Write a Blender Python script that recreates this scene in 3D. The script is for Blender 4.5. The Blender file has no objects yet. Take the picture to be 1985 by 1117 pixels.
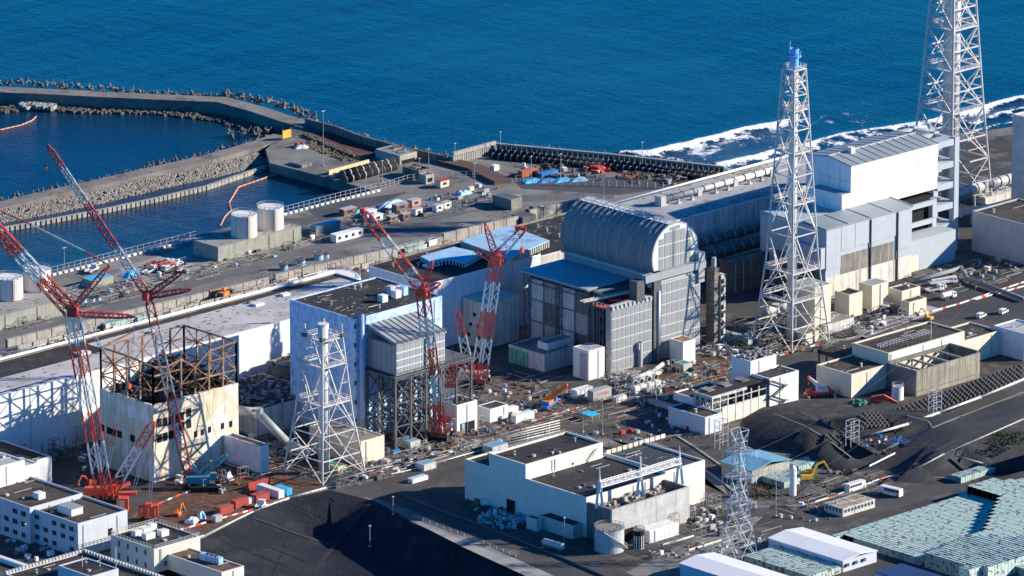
import bpy, math, random
from math import radians, sin, cos, tan, pi, sqrt, atan2, hypot, floor
from mathutils import Vector, Matrix, noise
from mathutils.geometry import delaunay_2d_cdt
random.seed(7)
SC = bpy.context.scene
COL = SC.collection
# ---------------------------------------------------------------- camera
FPX = 15000.0; PITCH = radians(16.219); YAW = radians(46.0965); DIST = 2857.0
V = Vector
FW = V((cos(YAW)*cos(PITCH), sin(YAW)*cos(PITCH), -sin(PITCH)))
RT = V((sin(YAW), -cos(YAW), 0.0))
UP = RT.cross(FW)
CAM = -FW*DIST
cam = bpy.data.cameras.new('camera'); cam.lens = 36.0*FPX/1985.0; cam.sensor_width = 36.0
cam.clip_start = 10.0; cam.clip_end = 30000.0
co = bpy.data.objects.new('camera', cam); COL.objects.link(co)
co.matrix_world = Matrix.Translation(CAM) @ Matrix((RT, UP, -FW)).transposed().to_4x4()
SC.camera = co
# ---------------------------------------------------------------- light
SUNV = V((-72.8, 58.7, -38.6)).normalized()          # travel direction of the light, read from shadows on the walls
SUN_EL = math.asin(-SUNV.z)
w = bpy.data.worlds.new('World'); SC.world = w; w.use_nodes = True
nt = w.node_tree; bgn = nt.nodes['Background']
sky = nt.nodes.new('ShaderNodeTexSky'); sky.sky_type = 'NISHITA'; sky.sun_disc = False
sky.sun_elevation = SUN_EL; sky.sun_rotation = atan2(-SUNV.x, -SUNV.y)
sky.air_density = 0.6; sky.dust_density = 0.0; sky.ozone_density = 6.0; sky.altitude = 0
hs = nt.nodes.new('ShaderNodeHueSaturation'); hs.inputs['Saturation'].default_value = 2.35; nt.links.new(sky.outputs[0], hs.inputs['Color'])
nt.links.new(hs.outputs[0], bgn.inputs[0]); bgn.inputs[1].default_value = 0.125
sl = bpy.data.lights.new('sun', 'SUN'); sl.energy = 5.0; sl.angle = radians(0.53); sl.color = (1.0, 0.90, 0.76)
so = bpy.data.objects.new('sun', sl); COL.objects.link(so)
so.rotation_euler = SUNV.to_track_quat('-Z', 'Y').to_euler()
SC.view_settings.view_transform = 'Standard'; SC.view_settings.look = 'None'
SC.view_settings.exposure = 0.8; SC.view_settings.gamma = 1.0
SC.view_settings.use_curve_mapping = False
SC.render.engine = 'CYCLES'
# ---------------------------------------------------------------- survey helpers: photograph reading -> place on site
def P(px, py, z=0.0):
    d = FW + RT*((px-992.5)/FPX) - UP*((py-558.5)/FPX)
    return CAM + d*((z-CAM.z)/d.z)
def pr(p):
    d = V(p)-CAM; q = d.dot(FW)
    return 992.5+FPX*d.dot(RT)/q, 558.5-FPX*d.dot(UP)/q
def Pv(px, py, base, back=0.0):
    """point seen at px,py in the upright plane through base that faces the viewer (moved back by `back` m)"""
    n = V((FW.x, FW.y, 0)).normalized()
    d = FW + RT*((px-992.5)/FPX) - UP*((py-558.5)/FPX)
    return CAM + d*((V(base)-CAM).dot(n)+back)/d.dot(n)
def along(p, dr, px):
    """distance along dr from p at which the image column is px"""
    k = (px-992.5)/FPX; a = V(p)-CAM; dr = V(dr)
    return (k*a.dot(FW)-a.dot(RT))/(dr.dot(RT)-k*dr.dot(FW))
def hgt(p, py):
    k = -(py-558.5)/FPX; a = V(p)-CAM; dr = V((0,0,1))
    return (k*a.dot(FW)-a.dot(UP))/(dr.dot(UP)-k*dr.dot(FW))
XA = V((1,0,0)); YB = V((0,1,0))
def fp(px, pyb, pxr, pxl, z=0.0):
    """footprint from the image: near corner at ground, right end column (along x), left end column (along y)"""
    p = P(px, pyb, z)
    return (p.x, p.y, p.x+along(p, XA, pxr), p.y+along(p, YB, pxl))
def fpt(px, pyt, h, pxr, pxl):
    return fp(px, pyt, pxr, pxl, h)
# ---------------------------------------------------------------- materials
MATS = {}
def M(name, col, var=0.18, scale=0.25, rough=0.75, metal=0.0, streak=None, streak_amt=0.0, spot=None, spot_amt=0.0,
      spot_scale=0.12, bump=0.0, bump_scale=2.0, spec=0.3, grid=None, fine=0.0):
    if name in MATS: return MATS[name]
    m = bpy.data.materials.new(name); m.use_nodes = True; t = m.node_tree; N = t.nodes; L = t.links
    b = N['Principled BSDF']; b.inputs['Roughness'].default_value = rough; b.inputs['Metallic'].default_value = metal
    b.inputs['Specular IOR Level'].default_value = spec
    g = N.new('ShaderNodeNewGeometry'); pos = g.outputs['Position']
    def nz(sc, det=5, vec=None, r=0.6):
        n = N.new('ShaderNodeTexNoise'); n.inputs['Scale'].default_value = sc; n.inputs['Detail'].default_value = det
        n.inputs['Roughness'].default_value = r; L.new(vec or pos, n.inputs['Vector']); return n.outputs['Fac']
    def ramp(src, a, bb):
        r = N.new('ShaderNodeMapRange'); r.inputs[1].default_value = a; r.inputs[2].default_value = bb
        L.new(src, r.inputs[0]); return r.outputs[0]
    def mix(fac, c1, c2):
        x = N.new('ShaderNodeMix'); x.data_type = 'RGBA'
        for s, v in ((0, fac), (6, c1), (7, c2)):
            if hasattr(v, 'is_output'): L.new(v, x.inputs[s])
            elif s == 0: x.inputs[0].default_value = v
            else: x.inputs[s].default_value = (*v[:3], 1)
        return x.outputs[2]
    lo = tuple(c*(1-var) for c in col); hi = tuple(min(1, c*(1+var)) for c in col)
    c = mix(ramp(nz(scale), 0.3, 0.7), lo, hi)
    if fine:
        c = mix(ramp(nz(2.2, 3), 0.35, 0.65), tuple(x*(1-fine) for x in col), c) if False else mix_fine(N, L, c, nz(1.6, 4), fine)
    if spot_amt:
        c = mix(ramp(nz(spot_scale, 6, None, 0.68), 0.62-spot_amt*0.25, 0.72-spot_amt*0.25), c, spot)
    if streak_amt:
        mp = N.new('ShaderNodeMapping'); mp.inputs['Scale'].default_value = (1.1, 1.1, 0.06); L.new(pos, mp.inputs[0])
        s1 = ramp(nz(1.0, 4, mp.outputs[0]), 0.62-streak_amt*0.25, 0.85-streak_amt*0.2)
        c = mix(s1, c, streak)
    L.new(c, b.inputs['Base Color'])
    if bump:
        bn = N.new('ShaderNodeBump'); bn.inputs['Strength'].default_value = 1.0; bn.inputs['Distance'].default_value = bump
        L.new(nz(bump_scale, 6), bn.inputs['Height']); L.new(bn.outputs[0], b.inputs['Normal'])
    MATS[name] = m; return m
def mix_fine(N, L, c, fac, amt):
    x = N.new('ShaderNodeMix'); x.data_type = 'RGBA'; x.blend_type = 'MULTIPLY'; x.inputs[0].default_value = 1.0
    r = N.new('ShaderNodeMapRange'); r.inputs[1].default_value = 0.3; r.inputs[2].default_value = 0.7
    r.inputs[3].default_value = 1-amt; r.inputs[4].default_value = 1.0+amt*0.4; L.new(fac, r.inputs[0])
    L.new(c, x.inputs[6]); L.new(r.outputs[0], x.inputs[7]); return x.outputs[2]
asphalt = M('asphalt', (0.075,0.072,0.070), .4, .04, .9, spot=(0.14,0.125,0.105), spot_amt=.42, spot_scale=.07, bump=.05, fine=.5, streak=(.035,.034,.034), streak_amt=.35)
apron = M('quay concrete', (0.21,0.20,0.185), .3, .06, .9, spot=(0.09,0.088,0.084), spot_amt=.4, spot_scale=.04, bump=.05, fine=.35)
redsoil = M('steel plates and red soil', (0.13,0.065,0.04), .4, .12, .9, spot=(0.05,0.04,0.035), spot_amt=.45, spot_scale=.09, bump=.08, fine=.35)
darkslope = M('sprayed slope with shade tone', (0.024,0.028,0.038), .4, .05, .9, spot=(0.034,0.036,0.042), spot_amt=.42, spec=.12, bump=.25, bump_scale=.5, fine=.4)  # blue-black tone also puts the bank's deep shade into the colour
moor = M('sprayed grey slope', (0.042,0.044,0.05), .35, .04, .95, spot=(0.085,0.075,0.06), spot_amt=.3, bump=.2, bump_scale=.5, fine=.35)
conc = M('concrete', (0.40,0.38,0.34), .2, .2, .85, streak=(0.16,0.15,0.135), streak_amt=.5, fine=.2)
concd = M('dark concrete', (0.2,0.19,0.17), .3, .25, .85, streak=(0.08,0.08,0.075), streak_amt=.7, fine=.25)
conct = M('old concrete top', (0.27,0.25,0.225), .25, .12, .9, spot=(0.13,0.12,0.11), spot_amt=.45, fine=.25)
white = M('white paint', (0.72,0.72,0.70), .06, .15, .6, streak=(0.5,0.48,0.43), streak_amt=.25)
wclean = M('clean white panel', (0.78,0.78,0.77), .05, .1, .5, streak=(.6,.59,.56), streak_amt=.35)
offw = M('weathered white wall', (0.58,0.57,0.53), .16, .2, .7, streak=(0.27,0.23,0.18), streak_amt=.6, fine=.12)
cream = M('cream wall', (0.64,0.59,0.46), .06, .15, .7, streak=(0.48,0.42,0.32), streak_amt=.25)
roofd = M('dark roof felt', (0.035,0.034,0.036), .35, .09, .9, spot=(0.085,0.07,0.05), spot_amt=.28, spot_scale=.1, fine=.3)
roofb = M('brown roof felt', (0.075,0.062,0.05), .3, .09, .9, spot=(0.03,0.028,0.028), spot_amt=.4, spot_scale=.1, fine=.3)
roofl = M('pale roof slab', (0.50,0.48,0.47), .2, .07, .85, spot=(0.30,0.28,0.26), spot_amt=.4, spot_scale=.06, fine=.2)
grey = M('grey cladding', (0.30,0.32,0.33), .08, .2, .6, streak=(0.2,0.2,0.19), streak_amt=.25)
lgrey = M('light grey steel', (0.42,0.43,0.43), .1, .3, .5, streak=(0.28,0.25,0.2), streak_amt=.2)
dgrey = M('dark grey steel', (0.10,0.10,0.105), .25, .3, .6)
black = M('black opening', (0.012,0.012,0.014), .3, .5, .9)
glass = M('window glass', (0.03,0.04,0.05), .3, .5, .15, spec=.5)
steelw = M('white steel tube', (0.58,0.57,0.55), .12, .3, .5, streak=(0.36,0.24,0.16), streak_amt=.45)
galv = M('galvanised steel', (0.45,0.46,0.47), .12, .4, .45, .3)
rust = M('rusted steel', (0.24,0.135,0.08), .35, .4, .85, spot=(0.38,0.30,0.24), spot_amt=.4, spot_scale=.3)
red = M('red crane paint', (0.70,0.085,0.05), .15, .4, .5, streak=(.35,.07,.05), streak_amt=.35)
crwhite = M('white crane paint', (0.66,0.65,0.63), .1, .4, .5, streak=(.42,.36,.3), streak_amt=.35)
dred = M('dark red paint', (0.42,0.055,0.05), .2, .4, .55)
cred = M('red container paint', (0.40,0.075,0.06), .15, .3, .6, streak=(0.22,0.08,0.06), streak_amt=.3)
orange = M('orange paint', (0.75,0.22,0.03), .1, .4, .5)
yellow = M('yellow paint', (0.75,0.42,0.05), .12, .4, .5)
teal = M('teal paint', (0.05,0.30,0.32), .12, .4, .45)
blue = M('blue paint', (0.05,0.19,0.48), .15, .4, .5)
skyb = M('pale blue sheeting', (0.33,0.52,0.68), .15, .2, .6, spot=(0.2,0.26,0.32), spot_amt=.35)
bluer = M('blue metal roof', (0.16,0.36,0.48), .1, .2, .5, streak=(0.1,0.2,0.28), streak_amt=.2)
tarp = M('bright blue tarpaulin', (0.05,0.42,0.75), .12, .6, .5)
mint = M('mint container paint', (0.36,0.56,0.50), .12, .3, .6, streak=(0.25,0.35,0.3), streak_amt=.3)
green = M('green sheet', (0.06,0.25,0.17), .2, .3, .7)
rock = M('rubble stone', (0.36,0.34,0.30), .35, .6, .9, fine=.3)
rockd = M('dark armour stone', (0.12,0.105,0.09), .4, .5, .9, fine=.3)
tetra = M('tetrapod concrete', (0.17,0.16,0.145), .4, .3, .9, fine=.3)
brown = M('brown board', (0.2,0.12,0.08), .25, .4, .8)
navy = M('navy roof', (0.03,0.05,0.13), .15, .2, .4)
plant = M('dry grass', (0.16,0.12,0.06), .4, .5, .95, spot=(0.07,0.06,0.035), spot_amt=.4)
leafg = M('green scrub', (0.05,0.075,0.03), .4, .5, .95)
sand = M('beach sand', (0.24,0.20,0.16), .15, .06, .95, spot=(0.12,0.10,0.085), spot_amt=.4, spot_scale=.03)
# ---------------------------------------------------------------- mesh builder
class MB:
    def __init__(s): s.v = []; s.f = []
    def add(s, vs, fs):
        n = len(s.v); s.v.extend(tuple(x) for x in vs); s.f.extend(tuple(i+n for i in f) for f in fs); return s
    def box(s, x0, y0, z0, x1, y1, z1):
        if x1 < x0: x0, x1 = x1, x0
        if y1 < y0: y0, y1 = y1, y0
        return s.add([(x0,y0,z0),(x1,y0,z0),(x1,y1,z0),(x0,y1,z0),(x0,y0,z1),(x1,y0,z1),(x1,y1,z1),(x0,y1,z1)],
                     [(3,2,1,0),(4,5,6,7),(0,1,5,4),(1,2,6,5),(2,3,7,6),(3,0,4,7)])
    def cb(s, c, d, rz=0.0):
        c = V(c); ca, sa = cos(rz), sin(rz); vs = []
        for z in (-.5,.5):
            for x, y in ((-.5,-.5),(.5,-.5),(.5,.5),(-.5,.5)):
                X, Y = x*d[0], y*d[1]; vs.append((c.x+X*ca-Y*sa, c.y+X*sa+Y*ca, c.z+z*d[2]))
        return s.add(vs, [(3,2,1,0),(4,5,6,7),(0,1,5,4),(1,2,6,5),(2,3,7,6),(3,0,4,7)])
    def beam(s, p, q, w, h=None, n=4, w2=None):
        p = V(p); q = V(q); d = q-p
        if d.length < 1e-6: return s
        d.normalize(); h = h or w
        u = d.cross(V((0,0,1)))
        if u.length < 1e-3: u = V((1,0,0))
        u.normalize(); t = u.cross(d); k = (w2/w) if w2 else 1.0; vs = []
        for pt, kk in ((p,1.0),(q,k)):
            for i in range(n):
                a = 2*pi*(i+.5)/n; r = sqrt(2)/2 if n == 4 else .5
                vs.append(pt+u*(cos(a)*r*w*kk)+t*(sin(a)*r*h*kk))
        fs = [(i, (i+1)%n, n+(i+1)%n, n+i) for i in range(n)]+[tuple(range(n-1,-1,-1)), tuple(range(n,2*n))]
        return s.add(vs, fs)
    def path(s, pts, w, h=None, n=4):
        for a, b in zip(pts, pts[1:]): s.beam(a, b, w, h, n)
        return s
    def cyl(s, c, r, z0, z1, n=20, r2=None, cap=True):
        r2 = r if r2 is None else r2
        vs = [(c[0]+r*cos(2*pi*i/n), c[1]+r*sin(2*pi*i/n), z0) for i in range(n)]+[(c[0]+r2*cos(2*pi*i/n), c[1]+r2*sin(2*pi*i/n), z1) for i in range(n)]
        fs = [(i,(i+1)%n,n+(i+1)%n,n+i) for i in range(n)]
        if cap: fs += [tuple(range(n-1,-1,-1)), tuple(range(n,2*n))]
        return s.add(vs, fs)
    def prism(s, poly, z0, z1):
        n = len(poly); a = sum(poly[i][0]*poly[(i+1)%n][1]-poly[(i+1)%n][0]*poly[i][1] for i in range(n))
        if a < 0: poly = poly[::-1]
        g = (lambda z, p: z if not callable(z) else z(p))
        vs = [(p[0],p[1],g(z0,p)) for p in poly]+[(p[0],p[1],g(z1,p)) for p in poly]
        return s.add(vs, [(i,(i+1)%n,n+(i+1)%n,n+i) for i in range(n)]+[tuple(range(n-1,-1,-1)), tuple(range(n,2*n))])
    def quad(s, *p): return s.add(p, [tuple(range(len(p)))])
    def ext(s, prof, axis, a, b):
        """profile of (u,z) points swept along x ('x': u is y) or along y ('y': u is x)"""
        n = len(prof); mk = (lambda t,u,z: (t,u,z)) if axis == 'x' else (lambda t,u,z: (u,t,z))
        vs = [mk(a,u,z) for u,z in prof]+[mk(b,u,z) for u,z in prof]
        return s.add(vs, [(i,(i+1)%n,n+(i+1)%n,n+i) for i in range(n)]+[tuple(range(n-1,-1,-1)), tuple(range(n,2*n))])
    def merge(s, o): return s.add(o.v, o.f)
    def build(s, name, mat, parent=None, smooth=False, label=None, cat=None, group=None, kind=None, loc=None):
        if not s.v: return None
        off = V((0,0,0))
        if parent is not None: off = WL[parent.name]
        elif loc is not None: off = V(loc)
        elif kind is None:
            xs = [v[0] for v in s.v]; ys = [v[1] for v in s.v]; off = V(((min(xs)+max(xs))/2,(min(ys)+max(ys))/2,min(v[2] for v in s.v)))
        me = bpy.data.meshes.new(name)
        me.from_pydata([(v[0]-off.x,v[1]-off.y,v[2]-off.z) for v in s.v], [], s.f)
        me.materials.append(mat)
        if smooth: me.shade_smooth()
        o = bpy.data.objects.new(name, me); COL.objects.link(o)
        if parent is not None: o.parent = parent; WL[o.name] = off
        else: o.location = off; WL[o.name] = off
        if label: o['label'] = label
        if cat: o['category'] = cat
        if group: o['group'] = group
        if kind: o['kind'] = kind
        return o
WL = {}
def thing(name, label, cat, loc, group=None):
    o = bpy.data.objects.new(name, None); COL.objects.link(o); o.empty_display_size = 1
    o.location = V(loc); WL[o.name] = V(loc); o['label'] = label; o['category'] = cat
    if group: o['group'] = group
    return o
def struct(name, mb, mat, smooth=False): return mb.build(name, mat, None, smooth, kind='structure')
def dup(root, loc, rz=None, label=None, group=None):
    r = root.copy(); COL.objects.link(r); r.location = V(loc)
    if rz is not None: r.rotation_euler = (0,0,rz)
    if label: r['label'] = label
    if group: r['group'] = group
    for ch in list(root.children):
        c = ch.copy(); COL.objects.link(c); c.parent = r
        for g in list(ch.children):
            d = g.copy(); COL.objects.link(d); d.parent = c
    return r
def rnd(a, b): return random.uniform(a, b)
# ================================================================ sea, shore and ground
SEA = -10.0
def fbm(p, o=4): return noise.fractal(V(p), 1.0, 2.1, o)
# ---- sea
def sea_material():
    m = bpy.data.materials.new('sea water'); m.use_nodes = True; t = m.node_tree; N = t.nodes; L = t.links; b = N['Principled BSDF']
    b.inputs['Roughness'].default_value = .22; b.inputs['IOR'].default_value = 1.33
    g = N.new('ShaderNodeNewGeometry')
    mp = N.new('ShaderNodeMapping'); mp.inputs['Rotation'].default_value = (0,0,radians(20)); mp.inputs['Scale'].default_value = (1,.35,1)
    L.new(g.outputs['Position'], mp.inputs[0])
    def nz(sc, det, v, r=.6):
        n = N.new('ShaderNodeTexNoise'); n.inputs['Scale'].default_value = sc; n.inputs['Detail'].default_value = det; n.inputs['Roughness'].default_value = r
        L.new(v, n.inputs['Vector']); return n.outputs['Fac']
    big = nz(.009, 5, mp.outputs[0])
    mx = N.new('ShaderNodeMix'); mx.data_type = 'RGBA'; r = N.new('ShaderNodeMapRange'); r.inputs[1].default_value = .35; r.inputs[2].default_value = .65
    L.new(big, r.inputs[0]); L.new(r.outputs[0], mx.inputs[0]); mx.inputs[6].default_value = (.002,.020,.058,1); mx.inputs[7].default_value = (.005,.042,.074,1)
    at = N.new('ShaderNodeAttribute'); at.attribute_name = 'foam'
    sh = N.new('ShaderNodeAttribute'); sh.attribute_name = 'shallow'
    m2 = N.new('ShaderNodeMix'); m2.data_type = 'RGBA'; L.new(sh.outputs['Fac'], m2.inputs[0]); L.new(mx.outputs[2], m2.inputs[6]); m2.inputs[7].default_value = (.012,.10,.15,1)
    fn = nz(.55, 8, g.outputs['Position'], .72)
    ad = N.new('ShaderNodeMath'); ad.operation = 'ADD'; L.new(at.outputs['Fac'], ad.inputs[0]); L.new(fn, ad.inputs[1])
    fr = N.new('ShaderNodeMapRange'); fr.inputs[1].default_value = .99; fr.inputs[2].default_value = 1.10; L.new(ad.outputs[0], fr.inputs[0])
    m3 = N.new('ShaderNodeMix'); m3.data_type = 'RGBA'; L.new(fr.outputs[0], m3.inputs[0]); L.new(m2.outputs[2], m3.inputs[6]); m3.inputs[7].default_value = (.8,.82,.84,1)
    L.new(m3.outputs[2], b.inputs['Base Color'])
    rr = N.new('ShaderNodeMapRange'); L.new(fr.outputs[0], rr.inputs[0]); rr.inputs[3].default_value = .16; rr.inputs[4].default_value = .9; L.new(rr.outputs[0], b.inputs['Roughness'])
    h1 = nz(.06, 5, mp.outputs[0], .65); h2 = nz(.45, 5, g.outputs['Position'], .65)
    b1 = N.new('ShaderNodeBump'); b1.inputs['Distance'].default_value = .8; L.new(h1, b1.inputs['Height'])
    mw = N.new('ShaderNodeMapping'); mw.inputs['Rotation'].default_value = (0,0,radians(-8)); mw.inputs['Scale'].default_value = (.25,1,1); L.new(g.outputs['Position'], mw.inputs[0])
    b0 = N.new('ShaderNodeBump'); b0.inputs['Distance'].default_value = 2.0; L.new(nz(.016, 3, mw.outputs[0]), b0.inputs['Height']); L.new(b0.outputs[0], b1.inputs['Normal'])
    b2 = N.new('ShaderNodeBump'); b2.inputs['Distance'].default_value = .36; L.new(h2, b2.inputs['Height']); L.new(b1.outputs[0], b2.inputs['Normal'])
    L.new(b2.outputs[0], b.inputs['Normal'])
    return m
seam = sea_material()
# breaking-wave lines read from the photograph: list of (pixel points, strength, width m)
def ln(pts, z=SEA): return [P(x,y,z) for x,y in pts]
WAVES = [(ln([(1205,300),(1262,297),(1330,280),(1405,262),(1480,244),(1515,236)]), 1.0, 5.0),
         (ln([(1390,322),(1470,304),(1560,282),(1640,262),(1715,250),(1800,235),(1880,213),(1985,190),(2060,172)]), .9, 5.0),
         (ln([(1880,243),(1935,222),(1985,212),(2060,196)]), .8, 4.0),
         (ln([(1860,265),(1930,248),(1985,240),(2060,224)]), .75, 3.5)]
def segd(p, a, b):
    ax, ay = a.x, a.y; dx, dy = b.x-ax, b.y-ay; t = max(0, min(1, ((p[0]-ax)*dx+(p[1]-ay)*dy)/(dx*dx+dy*dy)))
    qx, qy = ax+t*dx, ay+t*dy; s = dx*(p[1]-ay)-dy*(p[0]-ax)
    return hypot(p[0]-qx, p[1]-qy)*(1 if s > 0 else -1)
def wavef(x, y):
    foam = 0; dz = 0; n1 = noise.noise(V((x*.045,y*.045,0))); n2 = noise.noise(V((x*.15,y*.15,4)))
    for k, (pts, st, wd) in enumerate(WAVES):
        d = min((segd((x,y),a,b) for a,b in zip(pts,pts[1:])), key=abs)+3.0*n1+1.2*n2
        if -45 < d < 15:
            along_ = .5+.5*noise.noise(V((x*.02+9*k,y*.02,3)))
            dz += 1.2*st*math.exp(-((d)/3.5)**2)
            if d <= 0: foam = max(foam, st*((.25+.45*along_)*math.exp(-(-d/(wd*(.25+.6*along_)))**2)+(.50+.18*n1+.28*n2)*math.exp(d/75.0)))
            else: foam = max(foam, st*.62*math.exp(-(d/1.3)**2))
    return foam, dz
sm = bpy.data.meshes.new('sea')
sx0, sx1, sy0, sy1 = -120.0, 900.0, 20.0, 560.0
vs = []; fo = []; shl = []
# fine grid near the beach, the rest one coarse sheet around it
NX, NY = 330, 150
gx0, gx1, gy0, gy1 = 150.0, 480.0, -10.0, 170.0
for j in range(NY+1):
    for i in range(NX+1):
        x = gx0+(gx1-gx0)*i/NX; y = gy0+(gy1-gy0)*j/NY
        f, dz = wavef(x, y)
        e = min(1, min(i,NX-i,j,NY-j)/8)
        vs.append((x,y,SEA+dz*e)); fo.append(f*e); shl.append(max(0,min(1,(115-.35*(x-200)-y)/60))*e*.8)
fs = [(j*(NX+1)+i, j*(NX+1)+i+1, (j+1)*(NX+1)+i+1, (j+1)*(NX+1)+i) for j in range(NY) for i in range(NX)]
def seagrid(x0,x1,y0,y1):
    n = len(vs)
    for x,y in ((x0,y0),(x1,y0),(x1,y1),(x0,y1)): vs.append((x,y,SEA)); fo.append(0); shl.append(0)
    fs.append((n,n+1,n+2,n+3))
seagrid(-1500,gx0,gy0,gy1); seagrid(gx1,1800,-700,gy1); seagrid(-1500,1800,gy1,700); seagrid(-4000,9000,700,9000)
sm.from_pydata(vs, [], fs); sm.materials.append(seam); sm.shade_smooth()
a = sm.attributes.new('foam','FLOAT','POINT'); a.data.foreach_set('value', fo)
a = sm.attributes.new('shallow','FLOAT','POINT'); a.data.foreach_set('value', shl)
so_ = bpy.data.objects.new('sea', sm); COL.objects.link(so_); so_['kind'] = 'structure'

def sheet(name, pts, mat, z, depth=None):
    """flat ground sheet from world (x,y) or pixel polygon"""
    mb = MB()
    if depth: mb.prism([(p[0],p[1]) for p in pts], z-depth, z)
    else: mb.quad(*[(p[0],p[1],z) for p in pts])
    if not depth:
        q = mb.v; A = sum(q[i][0]*q[(i+1)%len(q)][1]-q[(i+1)%len(q)][0]*q[i][1] for i in range(len(q)))
        if A < 0: mb.f[0] = mb.f[0][::-1]
    return struct(name, mb, mat)
def px(pts, z=0.0): return [P(x,y,z) for x,y in pts]
# ---- quay land at z=-6 (between turbine halls and the basin) as a thick block
QZ = -6.0
quay_pts = [(-900,40),(-900,151),(78,151.5)]
quay_poly = [P(738,374,QZ),P(660,352,QZ),P(585,332,QZ),P(523,316,QZ),P(515,290,QZ),P(545,262,QZ),P(578,246,QZ),P(560,232,QZ),P(600,229,QZ),P(700,268,QZ),P(800,300,QZ),P(880,322,QZ),P(960,287,QZ),P(1180,306,QZ),P(1405,330,QZ),V((222,68,0)),V((300,47,0)),V((345,36,0)),V((900,-120,0)),V((900,-160,0)),V((300,20,0)),V((-900,30,0)),V((-900,149.8,0)),V((69,149.8,0))]
sheet('quay_ground', quay_poly, apron, QZ, 8)
# point area darker pad and rusty field
sheet('rusty_field', px([(590,262),(645,250),(735,290),(700,305),(655,300)],QZ+.01), M('rusty plates', (0.14,0.045,0.035), .25, .2, .9), QZ+.01)
sheet('beach', [(222,76),(300,57),(345,47),(900,-100),(900,-130),(300,40),(222,60)], sand, SEA+.8, 3)
# ---- upper ground z=0 : triangulated terrain with banks
TP = []; TE = []; TI = {}
def tv(x, y, z):
    k = (round(x,2), round(y,2))
    if k in TI: return TI[k]
    TI[k] = len(TP); TP.append((x,y,z)); return TI[k]
def tl(pts, close=False):
    ids = [tv(p[0],p[1],p[2]) for p in pts]
    for a, b in zip(ids, ids[1:]+([ids[0]] if close else [])):
        if a != b: TE.append((a,b))
def tpx(pts): return [tuple(P(x,y,z)) for x,y,z in pts]
tl([(-900,82,0),(-184,70.5,0),(64,58,0),(130,52,0),(215,40,0),(300,18,0),(900,-155,0),(900,-900,0),(-900,-900,0)], True)
tl(tpx([(392,1035,0),(490,985,0),(560,958,0),(640,940,0),(705,955,0),(745,970,0),(810,1004,0),(940,1056,0),(1070,1110,0),(1250,1195,0)]))
tl(tpx([(230,1100,0),(300,1090,0)]))
tl(tpx([(1420,845,0),(1440,812,0),(1475,778,0),(1540,768,0),(1610,780,0),(1690,800,0),(1740,790,0),(1800,780,0),(1870,805,0),(1940,778,0),(2080,745,0)]))
tl(tpx([(1420,845,0),(1436,866,0),(1500,886,0),(1560,902,0),(1640,915,0),(1705,908,0),(1735,935,0),(1820,938,0),(1900,934,0),(2100,930,0)]))
tl(tpx([(2080,745,0),(2100,930,0)]))
# big dark bank below the containers
tl(tpx([(300,1090,0),(392,1045,0),(490,995,0),(560,968,0),(640,950,0),(700,965,0),(735,977,0),(800,1014,0),(930,1068,0),(1060,1124,0),(1240,1210,0),(1500,1330,0)]))
tl(tpx([(392,1058,-.8),(490,1008,-.8),(565,982,-1.0),(640,970,-1.2),(700,992,-1.2)]))
tl(tpx([(400,1092,-3),(490,1050,-4),(565,1034,-6),(645,1048,-9),(720,1085,-12),(830,1150,-13.5),(1000,1250,-14)]))
tl(tpx([(300,1165,-6),(420,1175,-8),(560,1215,-12),(700,1320,-16),(900,1420,-16)]))
# mounds on the right, steep towards the left
def mound(crest, toe, back):
    tl(tpx(crest)); tl(tpx(toe)); tl(tpx(back))
mound([(1478,798,3),(1509,810,6),(1566,826,8),(1607,853,8),(1650,886,4)],
      [(1438,812,0),(1449,862,0),(1552,880,0),(1633,895,0),(1668,903,0)],
      [(1552,790,3),(1588,808,5),(1640,842,6),(1700,878,3)])
mound([(1612,812,8),(1640,818,8),(1700,800,7)], [(1596,822,5),(1628,842,5.5),(1660,830,6)], [(1660,790,4),(1720,780,3)])
mound([(1760,806,7),(1800,818,7.5),(1806,828,7)], [(1727,822,4),(1740,850,2.5),(1755,866,1.5)], [(1810,795,5),(1850,808,5)])
mound([(1775,900,4),(1816,876,7),(1860,858,8),(1930,832,8.5),(2010,798,9)], [(1755,915,1),(1810,918,.5),(1870,912,.5),(1990,918,.5)], [(1800,862,5.5),(1870,830,6),(1950,800,6)])
mound([(1850,886,5),(1872,872,6.5),(1985,882,7),(2080,890,7)], [(1848,898,2.5),(1900,906,1.8),(2050,911,1.2)], [(1880,862,7),(2000,850,8)])
cd = delaunay_2d_cdt([V((p[0],p[1])) for p in TP], TE, [], 0, 1e-4)
vo, fo_, orig = cd[0], cd[2], cd[3]
tv3 = []
for i, v in enumerate(vo):
    if orig[i]: tv3.append((v.x,v.y,TP[orig[i][0]][2]))
    else: tv3.append((v.x,v.y,0.0))
tm = MB(); tm.v = tv3
tm.f = [tuple(f) for f in fo_]
for k, f in enumerate(tm.f):
    a, b, c = [V(tv3[i]) for i in f[:3]]
    if (b-a).cross(c-a).z < 0: tm.f[k] = f[::-1]
gslope = []; gflat = []; gmoor = []
for f in tm.f:
    zs = [tv3[i][2] for i in f]; cx = sum(tv3[i][0] for i in f)/3; cy = sum(tv3[i][1] for i in f)/3
    if min(zs) < -.3: gslope.append(f)
    elif max(zs) > .5:
        a_,b_,c_ = [V(tv3[i]) for i in f[:3]]; nz_ = (b_-a_).cross(c_-a_).normalized()
        gmoor.append(f)
    else: gflat.append(f)
def submesh(faces):
    mb = MB(); mp = {}
    for f in faces:
        g = []
        for i in f:
            if i not in mp: mp[i] = len(mb.v); mb.v.append(tv3[i])
            g.append(mp[i])
        mb.f.append(tuple(g))
    return mb
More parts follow.
